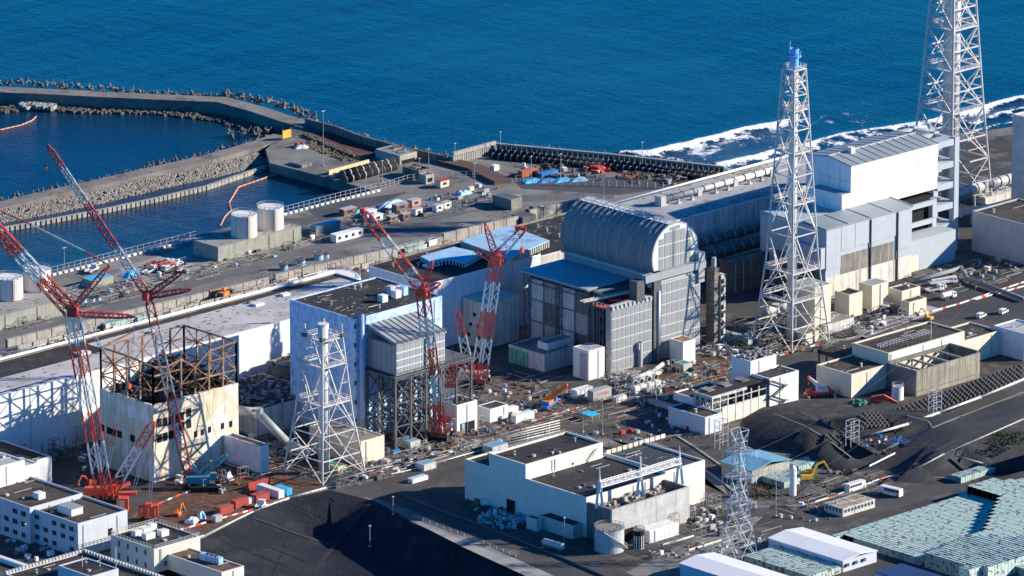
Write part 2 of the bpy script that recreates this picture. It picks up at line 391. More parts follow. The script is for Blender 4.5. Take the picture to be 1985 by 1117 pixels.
struct('ground', submesh(gflat), asphalt); struct('bank_slope', submesh(gslope), darkslope, smooth=True); struct('hill_slope', submesh(gmoor), moor, smooth=True)
from mathutils.bvhtree import BVHTree
TB = BVHTree.FromPolygons([V(v) for v in tm.v], tm.f)
def T(px_, py_):
    d = (FW + RT*((px_-992.5)/FPX) - UP*((py_-558.5)/FPX)).normalized(); h = TB.ray_cast(CAM, d)
    return h[0] if h[0] is not None else P(px_,py_)
def drape(name, pts, w_, mat, lift=.06):
    mb = MB(); q = []
    for (x0,y0),(x1,y1) in zip(pts,pts[1:]):
        n = max(2,int(hypot(x1-x0,y1-y0)/6))
        q += [T(x0+(x1-x0)*i/n,y0+(y1-y0)*i/n) for i in range(n)]
    q.append(T(*pts[-1]))
    for a,b_ in zip(q,q[1:]): mb.beam(a+V((0,0,lift)),b_+V((0,0,lift)),w_,.14)
    return struct(name, mb, mat)
seamm = M('slope seam', (.026,.028,.034), .3, .2, .9); berm = M('berm path', (.05,.052,.058), .3, .1, .9)
drape('bank_path', [(722,972),(690,1010),(655,1050),(625,1085),(600,1120)], 1.6, seamm)
drape('bank_path', [(490,1004),(560,1030),(640,1056)], 1.1, berm); drape('bank_path', [(655,1056),(760,1100),(820,1125)], .5, seamm)
for k,(a,b_) in enumerate((((560,975),(640,1010)),((640,965),(690,1000)),((430,1050),(560,1100)),((520,1060),(600,1092)),((780,1020),(740,1075)),((860,1050),(820,1110)),((620,975),(600,1040)),((560,1040),(530,1115)))): drape('bank_seam', [a,b_], .3, seamm)
drape('slope_road', [(1552,798),(1600,822),(1650,850),(1700,878)], 3.0, berm); drape('slope_road', [(1770,906),(1812,876),(1856,852),(1930,825),(1985,800)], 2.2, berm)
drape('slope_road', [(1620,835),(1680,858),(1720,880)], 1.0, seamm); drape('slope_gutter', [(1700,880),(1760,850),(1830,820),(1985,760)], .8, M('pale gutter',(.2,.19,.18)))
drape('slope_gutter', [(1500,802),(1560,826),(1605,853),(1650,887)], .5, M('pale gutter',(.2,.19,.18))); drape('slope_gutter', [(1727,822),(1758,806),(1800,817),(1806,828),(1756,865)], .6, M('pale gutter',(.2,.19,.18)))
# tsunami wall between the two levels, in segments
def seawall(n, xa, ya, xb, yb, h, lab):
    r = thing('sea_wall', lab, 'wall', (xa,ya,0), 'white concrete sea wall segments')
    L = hypot(xb-xa,yb-ya); k = max(2,int(L/6)); me = None
    for i in range(k):
        mb = MB(); a = V((xa,ya,0)).lerp(V((xb,yb,0)), (i+.03)/k); b = V((xa,ya,0)).lerp(V((xb,yb,0)), (i+.97)/k)
        mb.prism([(a.x,a.y),(b.x,b.y),(b.x,b.y+1.2),(a.x,a.y+1.2)], -6.5, h); mb.build('panel', conc, r)
    mb = MB(); mb.prism([(xa,ya+.3),(xb,yb+.3),(xb,yb+1.0),(xa,ya+1.0)], -6.4, h-.05); mb.build('core', concd, r)
    return r
seawall(0,-184,70.6,-157,69.4,3.0,'short detached length of white concrete sea wall, leftmost')
seawall(0,-150,69,-62,64.8,3.0,'white concrete sea wall behind the big red crane, with a curved step at its right end')
seawall(0,-58,66,22,60,3.0,'longest white concrete sea wall, above the round white tank')
seawall(0,22.5,60.5,60,58.5,4.0,'sea wall with orange tinted top at the right end of the long wall')
seawall(0,68,61,95,59,4.2,'tall white sea wall length in front of the green roofed shed')
mb = MB(); mb.box(60.5,57,-6.3,67.5,63,3.6); mb.build('gate_block', dgrey, label='dark grey block closing the gap between two white sea walls', cat='gate block')
r = thing('stepped_wall','low white concrete ledge running in front of the sea walls','wall',(-184,64,0))
for i in range(40):
    xa = -184+i*7; ya = 66-(xa+184)*.05; mb = MB(); mb.box(xa+.1,ya-1.2,0,xa+6.9,ya-.4,1.9); mb.build('ledge_block', conc, r)
# ================================================================ generic building bits
def parapet(mb, x0, y0, x1, y1, z, t=.5, h=.7):
    mb.box(x0,y0,z,x1,y0+t,z+h); mb.box(x0,y1-t,z,x1,y1,z+h); mb.box(x0,y0+t,z,x0+t,y1-t,z+h); mb.box(x1-t,y0+t,z,x1,y1-t,z+h)
BR = random.Random(5)
jl_ = M('wall joint grey', (0.50,0.48,0.43), .15, .3, .8)
def block(root, fpn, z0, z1, wall, roof=None, par=.7, t=.5, name='wall', clutter=True):
    x0,y0,x1,y1 = fpn; mb = MB(); mb.box(x0,y0,z0,x1,y1,z1); o = mb.build(name, wall, root)
    if (x1-x0) > 7 and z1-z0 > 4:
        mb = MB(); n = int((x1-x0)/BR.uniform(3.4,4.6)); m = int((y1-y0)/BR.uniform(3.4,4.6))
        for i in range(1,n): x = x0+(x1-x0)*i/n; mb.box(x-.03,y0-.025,z0+.3,x+.03,y0-.002,z1-.1)
        for i in range(1,m): y = y0+(y1-y0)*i/m; mb.box(x0-.025,y-.03,z0+.3,x0-.002,y+.03,z1-.1)
        for z in ([z0+(z1-z0)*.5] if z1-z0 > 9 else []): mb.box(x0+.3,y0-.024,z-.04,x1-.3,y0-.003,z+.04)
        if mb.v: mb.build('joint_lines', jl_, root)['kind'] = 'stuff'
        for k in range(1 if x1-x0 < 20 else 2):
            x = BR.uniform(x0+1.5,x1-1.5); mb = MB(); mb.beam((x,y0-.18,z0+.2),(x,y0-.18,z1-.1),.22,n=6); mb.build('drain_pipe', lgrey, root)
    if roof:
        m2 = MB(); m2.box(x0+t,y0+t,z1,x1-t,y1-t,z1+.06); m2.build('roof', roof, root)
        if par:
            m3 = MB(); parapet(m3,x0,y0,x1,y1,z1,t,par); m3.build('parapet', wall, root)
        A = (x1-x0)*(y1-y0)
        if clutter and A > 60 and x1-x0 > 6 and y1-y0 > 6:
            for k in range(min(9,int(2+A/110))):
                x = BR.uniform(x0+2,x1-2.5); y = BR.uniform(y0+2,y1-2.5); mb = MB(); ty = BR.random()
                if ty < .4: mb.cyl((x,y),.35,z1+.06,z1+BR.uniform(.7,1.3),8); mb.cyl((x,y),.5,z1+1.3,z1+1.5,8)
                elif ty < .7: w_ = BR.uniform(.5,1.3); mb.box(x,y,z1+.06,x+w_,y+w_,z1+.06+BR.uniform(.3,.8))
                else: mb.beam((x,y,z1+.3),(min(x1-1,x+BR.uniform(2,8)),y,z1+.3),.2,n=6)
                mb.build('roof_fitting', BR.choice([lgrey,offw,dgrey,galv]), root)
            mb = MB()
            for k in range(int(A/25)): x = BR.uniform(x0+1,x1-1); y = BR.uniform(y0+1,y1-1); mb.box(x,y,z1+.061,x+BR.uniform(.4,2.2),y+BR.uniform(.2,.9),z1+.075)
            mb.build('roof_patches', BR.choice([roofb,conct,roofb]), root)['kind'] = 'stuff'
    return o
def panels(root, plane, a0, a1, z0, z1, nu, nv, mat, fixed, gap=.18, d=.12, name='panel', skip=None):
    """grid of separate wall panels; plane 'w': wall facing -y at y=fixed ; 'n': wall facing -x at x=fixed"""
    du = (a1-a0)/nu; dv = (z1-z0)/nv; w = du-gap; h = dv-gap
    m = MB()
    if plane == 'w': m.box(-w/2,-d,-h/2,w/2,0,h/2)
    else: m.box(-d,-w/2,-h/2,0,w/2,h/2)
    me = None
    for j in range(nv):
        for i in range(nu):
            if skip and skip(i,j): continue
            ua = a0+du*(i+.5); zz = z0+dv*(j+.5)
            if me is None:
                o = m.build(name, mat, root); me = o.data
            else:
                o = bpy.data.objects.new(name, me); COL.objects.link(o); o.parent = root
            wl = WL[root.name]
            me_off = V((ua,fixed,zz)) if plane == 'w' else V((fixed,ua,zz))
            if o.data is me and 'off' not in me: me['off'] = 1; [setattr(v,'co',v.co+wl) for v in me.vertices]
            o.location = me_off-wl
def win(root, plane, fixed, u, z, w, h, mat=None, frame=True, name='window', d=.06):
    mb = MB()
    if plane == 'w': mb.box(u-w/2,fixed-d,z-h/2,u+w/2,fixed+.02,z+h/2)
    else: mb.box(fixed-d,u-w/2,z-h/2,fixed+.02,u+w/2,z+h/2)
    return mb.build(name, mat or glass, root)
def rail(mb, pts, h=1.1, w=.08, step=2.5):
    for a, b in zip(pts, pts[1:]):
        a = V(a); b = V(b); L = (b-a).length; n = max(1, int(L/step))
        for k in (h, h*.5): mb.beam(a+V((0,0,k)), b+V((0,0,k)), w)
        for i in range(n+1):
            p = a.lerp(b, i/n); mb.beam(p, p+V((0,0,h)), w)
# ================================================================ reactor building 1 (burnt frame)
p = P(299,936); X0, Y0 = p.x, p.y
X1 = X0+along((X0,Y0,29.5), XA, 461.5); Y1 = Y0+along((X0,Y0,29.5), YB, 192.8)
H1 = hgt(p, 787); H1T = hgt(p, 706)
r1 = thing('reactor_building', 'burnt reactor building with a rusted open steel frame above stained cream walls', 'building', p)
wl1 = M('stained cream concrete', (0.66,0.58,0.43), .12, .15, .75, streak=(0.36,0.24,0.13), streak_amt=.5, fine=.12, spot=(0.74,0.73,0.68), spot_amt=.5, spot_scale=.16)
mb = MB(); t = 1.2
mb.box(X0,Y0,0,X1,Y0+t,H1); mb.box(X0,Y1-t,0,X1,Y1,H1); mb.box(X0,Y0+t,0,X0+t,Y1-t,H1); mb.box(X1-t,Y0+t,0,X1,Y1-t,H1)
mb.build('wall', wl1, r1)
mb = MB(); mb.box(X0+t,Y0+t,H1-3,X1-t,Y1-t,H1-2.4); mb.build('deck', black, r1)
# rubble heap on the deck
mb = MB()
for i in range(1100):
    x = rnd(X0+3,X1-3); y = rnd(Y0+3,Y1-3); hh = 3+9*max(0, 1-(((x-(X0+X1)/2-4)/13)**2+((y-(Y0+Y1)/2-3)/11)**2))
    a = V((x,y,H1-2.2+rnd(0,hh))); mb.beam(a, a+V((rnd(-4,4),rnd(-4,4),rnd(-1.2,1.2))), rnd(.15,.8))
mb.build('rubble', M('burnt debris', (0.07,0.05,0.04), .6, .8, .9), r1)['kind'] = 'stuff'
def colx(n, a, b): return [a+(b-a)*i/n for i in range(n+1)]
def truss_side(pts, zt, levels, w=.55, dia=.28, drop=None, top=True):
    """pts: column positions; zt: top height per column"""
    cm = MB(); hm = MB(); dm = MB(); n = len(pts)
    for i, q in enumerate(pts):
        cm.beam((q[0],q[1],H1-2), (q[0],q[1],zt[i]), w)
    for i in range(n-1):
        a, b = pts[i], pts[i+1]
        for L in levels:
            if L <= min(zt[i],zt[i+1])+.1: hm.beam((a[0],a[1],L),(b[0],b[1],L), w*.7)
        hm.beam((a[0],a[1],zt[i]),(b[0],b[1],zt[i+1]), w*.95)
        lv = [H1-1]+[L for L in levels if L < min(zt[i],zt[i+1])-1]+[None]
        for k in range(len(lv)-1):
            z0 = lv[k]; za = lv[k+1] if lv[k+1] else zt[i]; zb = lv[k+1] if lv[k+1] else zt[i+1]
            m = ((a[0]+b[0])/2,(a[1]+b[1])/2)
            if (i+k) % 2: dm.beam((a[0],a[1],z0),(b[0],b[1],zb),dia)
            else: dm.beam((b[0],b[1],z0),(a[0],a[1],za),dia)
            if k < 1: dm.beam((a[0],a[1],za),(b[0],b[1],z0),dia)
    return cm, hm, dm
xs = colx(6,X0+.4,X1-.4); ys = colx(4,Y0+.4,Y1-.4); HT = H1T
lv = [H1+4.8,H1+10.2]
sides = [
 ([(x,Y0+.4) for x in xs], [HT-1.2,HT-2.5,HT-1.0,HT-5.2,HT-.8,HT-.4,HT]),
 ([(x,Y1-.4) for x in xs], [HT]*7),
 ([(X0+.4,y) for y in ys], [HT-1.2,HT-.5,HT,HT,HT]),
 ([(X1-.4,y) for y in ys], [HT]*5)]
for pts, zt in sides:
    c, h, d = truss_side(pts, zt, lv);
    for q_,nm in ((c,'frame_column'),(h,'frame_girder'),(d,'frame_brace')):
        for k_ in range(len(q_.v)//8):
            m_ = MB(); m_.v = q_.v[k_*8:k_*8+8]; m_.f = [(i,(i+1)%4,4+(i+1)%4,4+i) for i in range(4)]+[(3,2,1,0),(4,5,6,7)]; m_.build(nm, rust, r1)
mb = MB(); mb.beam((X0+.4,Y1-.4,HT-.2),(X0+.4+14,Y1-.4,HT+2.2),.5)
for i in range(9): a = V((rnd(X0+4,X1-6),rnd(Y1-12,Y1-3),HT-rnd(6,12))); mb.beam(a,a+V((rnd(4,9),rnd(-5,5),rnd(-5,3))),.3)
mb.build('fallen_roof_truss', rust, r1)
# openings on the lit wall
for (x, y) in [(310,820),(321,818),(333,815),(346,811),(353,808),(367,800),(310,850),(321,847),(333,843),(353,826),(367,822)]:
    q = V((X0,Y0,0)); dx = along(q, XA, x); z = hgt((X0+dx,Y0,0), y); win(r1,'w',Y0,X0+dx,z,2.3,3.0,black,name='opening')
for (x, y) in [(393,838),(407,833),(432,826),(448,822),(380,842)]:
    q = V((X0,Y0,0)); dx = along(q, XA, x); z = hgt((X0+dx,Y0,0), y); win(r1,'w',Y0,X0+dx,z,1.5,2.2,black,name='opening')
for (x, y) in [(199,829),(213,835),(222,839),(233,842),(258,850)]:
    q = V((X0,Y0,0)); dy = along(q, YB, x); z = hgt((X0,Y0+dy,0), y); win(r1,'n',X0,Y0+dy,z,2.4,2.4,black,name='opening')
# ================================================================ reactor building 2 (blue and white cube)
p = P(689.5,858); U2 = p; X0, Y0 = p.x, p.y; H2 = hgt(p, 621.5)
X1 = X0+along((X0,Y0,H2), XA, 857); Y1 = Y0+along((X0,Y0,H2), YB, 561.5)
r2 = thing('reactor_building', 'intact cube shaped reactor building with mottled blue side and black roof', 'building', p)
w2 = M('pale blue mottled cladding', (0.50,0.64,0.82), .06, .1, .6, spot=(0.30,0.45,0.70), spot_amt=.55, spot_scale=.45, streak=(0.4,0.45,0.5), streak_amt=.12)
block(r2,(X0,Y0,X1,Y1),0,H2,w2,roofd,.5,.4)
mb = MB()
for i in range(9):
    zz = H2*i/9
    mb.box(X0+.02,Y0-.05,zz-.06,X1-.02,Y0,zz+.06)
mb.build('joint_line', M('joint', (0.45,0.52,0.58), .1, .3, .7), r2)
mb = MB(); c = (X0+2.0,Y0-1.3); mb.cyl(c,1.0,0,H2+2.2,16); mb.build('downpipe', M('blue grey pipe', (0.30,0.42,0.60), .1, .3, .5), r2, smooth=True)
for k in range(14):
    mb = MB(); mb.box(X0-.15,Y0-.15,H2-3-k*3.4,X0+.6,Y0+.5,H2-1.4-k*3.4); mb.build('corner_bracket', white if k%2 else dgrey, r2)
# roof debris and boxes
mb = MB()
for i in range(30):
    x = X0+rnd(2,12) if i < 22 else rnd(X0+3,X1-3); y = rnd(Y0+1,Y1-1)
    if i < 22: mb.beam((x-2,y,H2+.3),(x-2+rnd(.5,3),y+rnd(-.6,.6),H2+rnd(.3,.6)),.14)
    else: mb.cb((x,y,H2+.2),(rnd(.3,1.1),rnd(.3,.8),.2),rnd(0,3))
mb.build('roof_debris', conct, r2)['kind'] = 'stuff'
for (x,y,w_,h_,m_) in [(742,585,3.4,3.4,white),(758,572,3.0,4.4,M('pale pink board',(0.62,0.5,0.55))),(768,577,3.4,3.6,white),(783,572,2.8,4.2,skyb),(775,568,3,3.4,white)]:
    q = P(x,y,H2); w_ *= .75; h_ *= .75; mb = MB(); mb.box(q.x-w_/2,q.y-w_/2,H2+.06,q.x+w_/2,q.y+w_/2,H2+h_)
    mb.build('equipment_cabin', m_, None, label={742:'white cabin, leftmost of the cluster on the cube building roof',758:'pinkish cabin on the cube building roof',768:'white cabin in the middle of the cube building roof cluster',783:'pale blue cabin, rightmost on the cube building roof',775:'white cabin at the back of the cube building roof cluster'}[x], cat='cabin', group='cabins on the cube building roof')
# operations annex with panelled walls on a steel gantry
ax0 = X0+along((X0,Y0,30), XA, 714); ax1 = X0+along((X0,Y0,30), XA, 862)
za1 = 32; 
HA = min([h/10 for h in range(150,420)], key=lambda h: abs(P(768,671,h).y-(Y0-15)))
q = P(768,671,HA); ax0 = q.x; ay0 = q.y; ax1 = q.x+along(q, XA, 862)
an = thing('annex_building', 'grey panelled annex box on a steel gantry against the white wall', 'building', (q.x,q.y,0))
zb = HA-(722-671)/5.04-.5
mb = MB(); mb.box(ax0,ay0,zb,ax1,Y0-.3,HA); mb.build('wall', grey, an)
mb = MB()
prof = [(ay0-.6,HA+.05),(Y0-.3,HA+4.2),(Y0-.3,HA+4.6),(ay0-.6,HA+.45)]
mb.ext(prof,'x',ax0-.5,ax1+.5); mb.build('roof', grey, an)
for i in range(10):
    x = ax0+(ax1-ax0)*i/9; mb = MB(); mb.beam((x,ay0-.7,HA+.6),(x,Y0-.4,HA+4.75),.28); mb.build('roof_rib', lgrey, an)
pg = M('grey panel', (0.27,0.29,0.30), .08, .2, .6); jl = M('panel frame white', (0.6,0.61,0.6), .05, .3, .6)
mb = MB(); mb.box(ax0,ay0-.06,zb,ax1,ay0,HA); mb.build('panel_frame', jl, an)
panels(an,'w',ax0,ax1,zb,HA,8,4,pg,ay0-.06,.45)
panels(an,'n',ay0,Y0-.4,zb,HA,6,1,pg,ax0,.3)
mb = MB(); rail(mb,[(ax0-.5,ay0-.6,HA+.4),(ax1+.5,ay0-.6,HA+.4)],1.4,.16,3); mb.build('railing', dgrey, an)
mb = MB(); mb.box(ax0-2,ay0-1.5,zb-.8,ax1+12,Y0-.3,zb-.2); mb.build('gantry_deck', dgrey, an)
mb = MB(); rail(mb,[(ax0-2,ay0-1.5,zb-.2),(ax1+12,ay0-1.5,zb-.2)],1.4,.14,3); mb.build('railing', dgrey, an)
gx = [ax0-1.5+i*(ax1-ax0+13)/5 for i in range(6)]
for row in (ay0-1.1, (ay0+Y0)/2, Y0-2):
    for i, x in enumerate(gx):
        mb = MB(); mb.box(x-.35,row-.35,0,x+.35,row+.35,zb-1.2); mb.build('gantry_column', dgrey, an)
    for i in range(5):
        mb = MB()
        for k in range(3):
            z0_ = k*(zb-1.2)/3; z1_ = (k+1)*(zb-1.2)/3
            mb.beam((gx[i],row,z0_),(gx[i+1],row,z1_),.3); mb.beam((gx[i],row,z1_),(gx[i+1],row,z0_),.3); mb.beam((gx[i],row,z1_-.2),(gx[i+1],row,z1_-.2),.4)
        mb.build('gantry_brace', dgrey, an)
# ================================================================ turbine halls
def hall(lab, x0, y0, x1, y1, h, roofm, wallm, ribs=0, pip=True):
    r = thing('turbine_hall', lab, 'building', (x0,y0,0))
    block(r,(x0,y0,x1,y1),0,h,wallm,roofm,0)
    m = MB(); m.box(x0,y0,h,x1,y0+.4,h+.25); m.build('roof_edge', white, r)
    m = MB(); m.box(x0,y1-.5,h,x1,y1,h+.7); m.build('parapet', conct, r)
    m = MB(); m.box(x1-.5,y0+.4,h,x1,y1-.5,h+.7); m.build('parapet', conct, r)
    if pip:
        m = MB(); m.beam((x0+1,y1-.7,h+1.25),(x1-1,y1-.7,h+1.25),1.1,n=10); m.build('edge_pipe', white, r, smooth=True)
    return r
T1 = hall('long turbine hall with pale sunlit roof, behind the burnt building', -420,-36.5,-93.4,-5.2,25, roofl, wclean)
mb = MB(); mb.box(-420,-9.5,25.07,-94,-5.8,25.1); mb.box(-420,-20,25.07,-215,-9.4,25.1)
mb.build('roof_felt_strip', roofd, T1)
for (x,y,w_) in [(160,687,3.2),(300,645,2.5),(500,592,2.5),(552,573,2.2),(1,810,0)]:
    if not w_: continue
    q = P(x,y,25); mb = MB(); mb.box(q.x-w_*.8,q.y-w_/2,25.06,q.x+w_*.8,q.y+w_/2,25.9); mb.build('roof_hatch', white, T1)
T2 = hall('lower dark roofed turbine hall behind the cube building', -77,-38,-22,-5.5,25, roofd, M('pale blue grey wall',(0.55,0.6,0.64),.08,.2,.6,streak=(.35,.38,.4),streak_amt=.3), pip=False)
T3 = hall('dark roofed turbine hall between cube building and barrel roof', -21.9,-38,44,-3,24.2, roofd, offw, pip=False)
T4 = hall('turbine hall with a long round duct on its roof, right of the barrel roof', 44.2,-34,160,-1,22.5, M('blue grey roof',(0.36,0.365,0.38),.2,.06,.8,spot=(.2,.2,.21),spot_amt=.45,spot_scale=.04), M('grey concrete wall',(0.5,0.51,0.53),.2,.1,.8,streak=(.2,.2,.2),streak_amt=.6), pip=False)
mb = MB(); mb.beam((44,-3,23.6),(150,-1.6,23.6),1.0,n=8); mb.build('edge_pipe', white, T4, smooth=True)
# blue sheet covers on the dark roofs
def cover(pts, z, th, lab):
    q = [P(x,y,z) for x,y in pts]; r = thing('roof_cover', lab, 'roof cover', (q[0].x,q[0].y,z-th), 'pale blue covers on the dark hall roofs')
    mb = MB(); mb.prism([(p.x,p.y) for p in q], z-.35, z); mb.build('sheet', skyb, r)
    mb = MB()
    for a,b in zip(q,q[1:]+q[:1]):
        n = max(2,int((b-a).length/1.4))
        for i in range(n): c = a.lerp(b,(i+.5)/n); mb.box(c.x-.25,c.y-.25,z-th,c.x+.25,c.y+.25,z-.34)
    mb.build('support_posts', offw, r)['kind'] = 'stuff'
    xs_ = [p.x for p in q]; ys_ = [p.y for p in q]
    return r
cover([(893,467),(985,437),(1065,466),(985,500)], 28, 2.5, 'large pale blue flat roof cover, nearest the barrel roof')
cover([(815,497),(880,478),(935,491),(900,510),(868,503),(838,509)], 27, 1.8, 'small L shaped pale blue roof cover')
mb = MB(); q = P(836,514,25.6); mb.box(q.x-3,q.y-1.5,25.1,q.x+3,q.y+1.5,26); mb.build('roof_box', skyb, label='small pale blue box alone on the dark roof', cat='box')
# duct on T4 roof with saddles
du = thing('roof_duct','long round white duct on concrete saddles along the hall roof','duct',(72,-12,22.5))
A = P(1282,388,24.5); B_ = P(1500,329,24.5); mb = MB(); mb.beam(A,B_,2.3,n=16); mb.build('duct', M('duct paint',(0.55,0.54,0.5),.08,.3,.5,streak=(.3,.25,.2),streak_amt=.3), du, smooth=True)
for i in range(12):
    c = A.lerp(B_, i/11); mb = MB(); d = (B_-A).normalized(); mb.beam(c-d*.2,c+d*.2,2.7,n=16); mb.build('flange', dgrey, du)
for t_ in (0.0,.32,.64,.97):
    c = A.lerp(B_, t_); mb = MB(); mb.cb((c.x,c.y,23.8),(2.2,2.8,2.8)); mb.build('saddle', lgrey, du)
mb = MB(); mb.cb((A.x-.5,A.y,24.3),(2.6,3.4,4)); mb.build('end_box', lgrey, du)
for t_ in (.12,.24,.45,.56,.75,.86):
    c = A.lerp(B_,t_)+V((-1,-3,0)); mb = MB(); mb.cb((c.x,c.y,22.9),(1.6,1.2,.9)); mb.cb((c.x,c.y,23.8),(.5,.5,1.0)); mb.build('valve', lgrey, du)
# long low-level pipe wall of T4 (ducts between unit 3 and 4)
dd = thing('ground_duct','twin dark ribbed ducts at the foot of the hall, behind the barrel roof','duct',(50,-44,8))
for k,(yy,zz,r_) in enumerate([(-40,14,3.2),(-44,10,4.0)]):
    mb = MB(); mb.beam((-5,yy,zz),(92,yy,zz),r_,n=14); mb.build('duct', dgrey, dd, smooth=True)
    for i in range(13): mb = MB(); x = 30+i*5; mb.beam((x,yy,zz),(x+.4,yy,zz),r_+.5,n=14); mb.build('duct_ring', grey, dd)
# ================================================================ unit 3
YW = -102.8
r3 = thing('reactor_building','reactor building cover with a grey barrel vault roof and panelled walls','building',(-50,YW,0))
g1 = M('unit panel grey',(0.25,0.265,0.275),.08,.2,.6); fr = M('panel grid',(0.5,0.5,0.49),.06,.3,.6)
def gridwall(root, xa, xb, z0, z1, y, nu, nv):
    mb = MB(); mb.box(xa,y-.1,z0,xb,y,z1); mb.build('panel_grid', fr, root)
    panels(root,'w',xa,xb,z0,z1,nu,nv,g1,y-.1,.42,.1)
q = P(1183,602,24); wx0 = -50.2; wx1 = -29.5
mb = MB(); mb.box(wx0,YW,0,wx1,YW+2.5,24); mb.build('wall', grey, r3)
gridwall(r3,wx0+.3,wx1-.3,.5,23.8,YW,9,6)
mb = MB(); mb.box(wx0,YW+2.6,23.0,wx1,YW+13,23.4); mb.build('platform', dred, r3)
mb = MB(); mb.box(wx0,YW+.2,24.1,wx1,YW+.8,24.8)
for i in range(10): mb.box(wx0+i*2.1+.3,YW-.5,23.2,wx0+i*2.1+1.3,YW+.1,24.6)
mb.build('wall_cap', lgrey, r3)['kind']='stuff'
mb = MB(); rail(mb,[(wx0,YW+13,23.4),(wx0,YW+1,23.4),(wx1,YW+1,23.4)],1.6,.13,2); mb.build('railing', galv, r3)
bx0, bx1 = -25.6, -5.2
mb = MB(); mb.box(bx0,YW,0,bx1,YW+2.5,28.5); mb.build('wall', grey, r3)
gridwall(r3,bx0+.3,bx1-.3,.5,28.2,YW,8,7)
for x in (wx1+1.2, bx0-1.0):
    mb = MB(); mb.box(x-.9,YW-.6,0,x+.9,YW+1,33); mb.build('pillar', dgrey, r3)
mb = MB(); mb.cyl((wx1+2.6,YW-.6),.7,0,26,12); mb.build('downpipe', galv, r3, smooth=True)
mb = MB(); mb.cyl((-36.5,YW-1.0),.9,0,9,12); mb.box(-37.6,YW-1.6,6.5,-35.6,YW,9); mb.build('wall_duct', lgrey, r3, smooth=False)
# beam under the disc, ledge, corner towers
mb = MB(); mb.box(-34,YW-1.2,30.2,-3.5,YW+1,33.0); mb.build('ring_beam', grey, r3)
mb = MB(); mb.box(-7,YW-1.0,25,-4,YW+4,36); mb.build('beam_tower', grey, r3)
mb = MB(); mb.box(-38,YW-.8,24,-34.2,YW+3,31.5); mb.build('beam_tower', dgrey, r3)
mb = MB(); mb.box(-30,YW+.5,27.5,-8,YW+2,31); mb.build('upper_wall', lgrey, r3)
# barrel vault
c = P(1308,478,40.5); yc = YW+1.5
tt = along(P(1308,478,40.5),YB,1308)
qd = FW + RT*((1308-992.5)/FPX) - UP*((478-558.5)/FPX); k = (yc-CAM.y)/qd.y; cc = CAM+qd*k
q1 = FW + RT*((1308-992.5)/FPX) - UP*((432-558.5)/FPX); ztop = (CAM+q1*((yc-CAM.y)/q1.y)).z
qa = FW + RT*((1264-992.5)/FPX) - UP*((490-558.5)/FPX); xa_ = (CAM+qa*((yc-CAM.y)/qa.y)).x
R3 = cc.x-xa_; zc = ztop-R3; xc = cc.x; yf = yc+46
zb3 = zc-R3*.52
a0 = math.asin(.52)
vm = M('vault cladding',(0.22,0.23,0.235),.16,.2,.7,.0,streak=(.16,.155,.15),streak_amt=.5,fine=.15)
NA = 40; angs = [-a0+(pi+2*a0)*i/NA for i in range(NA+1)]
nseg = 8
for sgi in range(nseg):
    ya_ = yc+(yf-yc)*sgi/nseg+.12; yb_ = yc+(yf-yc)*(sgi+1)/nseg-.12
    mb = MB(); vs = [(xc+R3*cos(a),yy,zc+R3*sin(a)) for yy in (ya_,yb_) for a in angs]
    mb.add(vs,[(i,NA+1+i,NA+2+i,i+1) for i in range(NA)]); mb.build('vault_panel', vm, r3, smooth=True)
for sgi in range(nseg+1):
    yy = yc+(yf-yc)*sgi/nseg; mb = MB()
    for i in range(NA): a,b = angs[i],angs[i+1]; mb.beam((xc+(R3+.05)*cos(a),yy,zc+(R3+.05)*sin(a)),(xc+(R3+.05)*cos(b),yy,zc+(R3+.05)*sin(b)),.5)
    mb.build('vault_rib', grey, r3)
    if sgi < nseg:
        mb = MB()
        for da in (-.16,.16):
            for i in range(8):
                a = pi/2-.05+i*.12; b = a+.12; mb.beam((xc+(R3+.7)*cos(a),yy+3+da*8,zc+(R3+.7)*sin(a)),(xc+(R3+.7)*cos(b),yy+3+da*8,zc+(R3+.7)*sin(b)),.12)
        mb.build('ladder_rail', lgrey, r3)['kind']='stuff'
mb = MB()
for xo in (-1.8,1.8): rail(mb,[(xc+xo-1,yc+.5,zc+R3-.1),(xc+xo-1,yf-.5,zc+R3-.1)],1.2,.14,2.5)
mb.build('ridge_railing', lgrey, r3)
mb = MB(); mb.box(xc-3,yc+.3,zc+R3-.25,xc+1,yf-.3,zc+R3+.05); mb.build('ridge_walkway', white, r3)
# end discs
poly = [(xc+R3*cos(a), zc+R3*sin(a)) for a in angs]
mb = MB(); mb.ext([(u,z) for u,z in poly],'y',yc-.2,yc+.3); mb.build('vault_end', M('vault end paint',(.58,.58,.57),.06,.3,.6), r3)
mb = MB(); mb.ext([(u,z) for u,z in poly],'y',yf-.3,yf+.2); mb.build('vault_end', grey, r3)
for i in range(6):
    u0 = xc-R3*.72+i*R3*1.44/6; u1 = u0+R3*1.44/6-.45
    ue = max(abs(u0-xc),abs(u1-xc)); top = zc+sqrt(max(.1,(R3*.93)**2-ue**2)); zz = zb3+1.2
    while zz < top-1:
        z2 = min(zz+4.2, top); mb = MB(); mb.box(u0,yc-.32,zz,u1,yc-.2,z2); mb.build('end_panel', g1, r3); zz += 4.6
mb = MB(); rail(mb,[(xc-1,yc-.6,zb3),(xc-1,yc-.6,zc+R3-2)],.01,.12,3); mb.beam((xc-.2,yc-.6,zb3),(xc-.2,yc-.6,zc+R3-2),.12)
for i in range(18): z = zb3+i*1.0; mb.beam((xc-1,yc-.6,z),(xc-.2,yc-.6,z),.1)
mb.build('ladder', galv, r3)
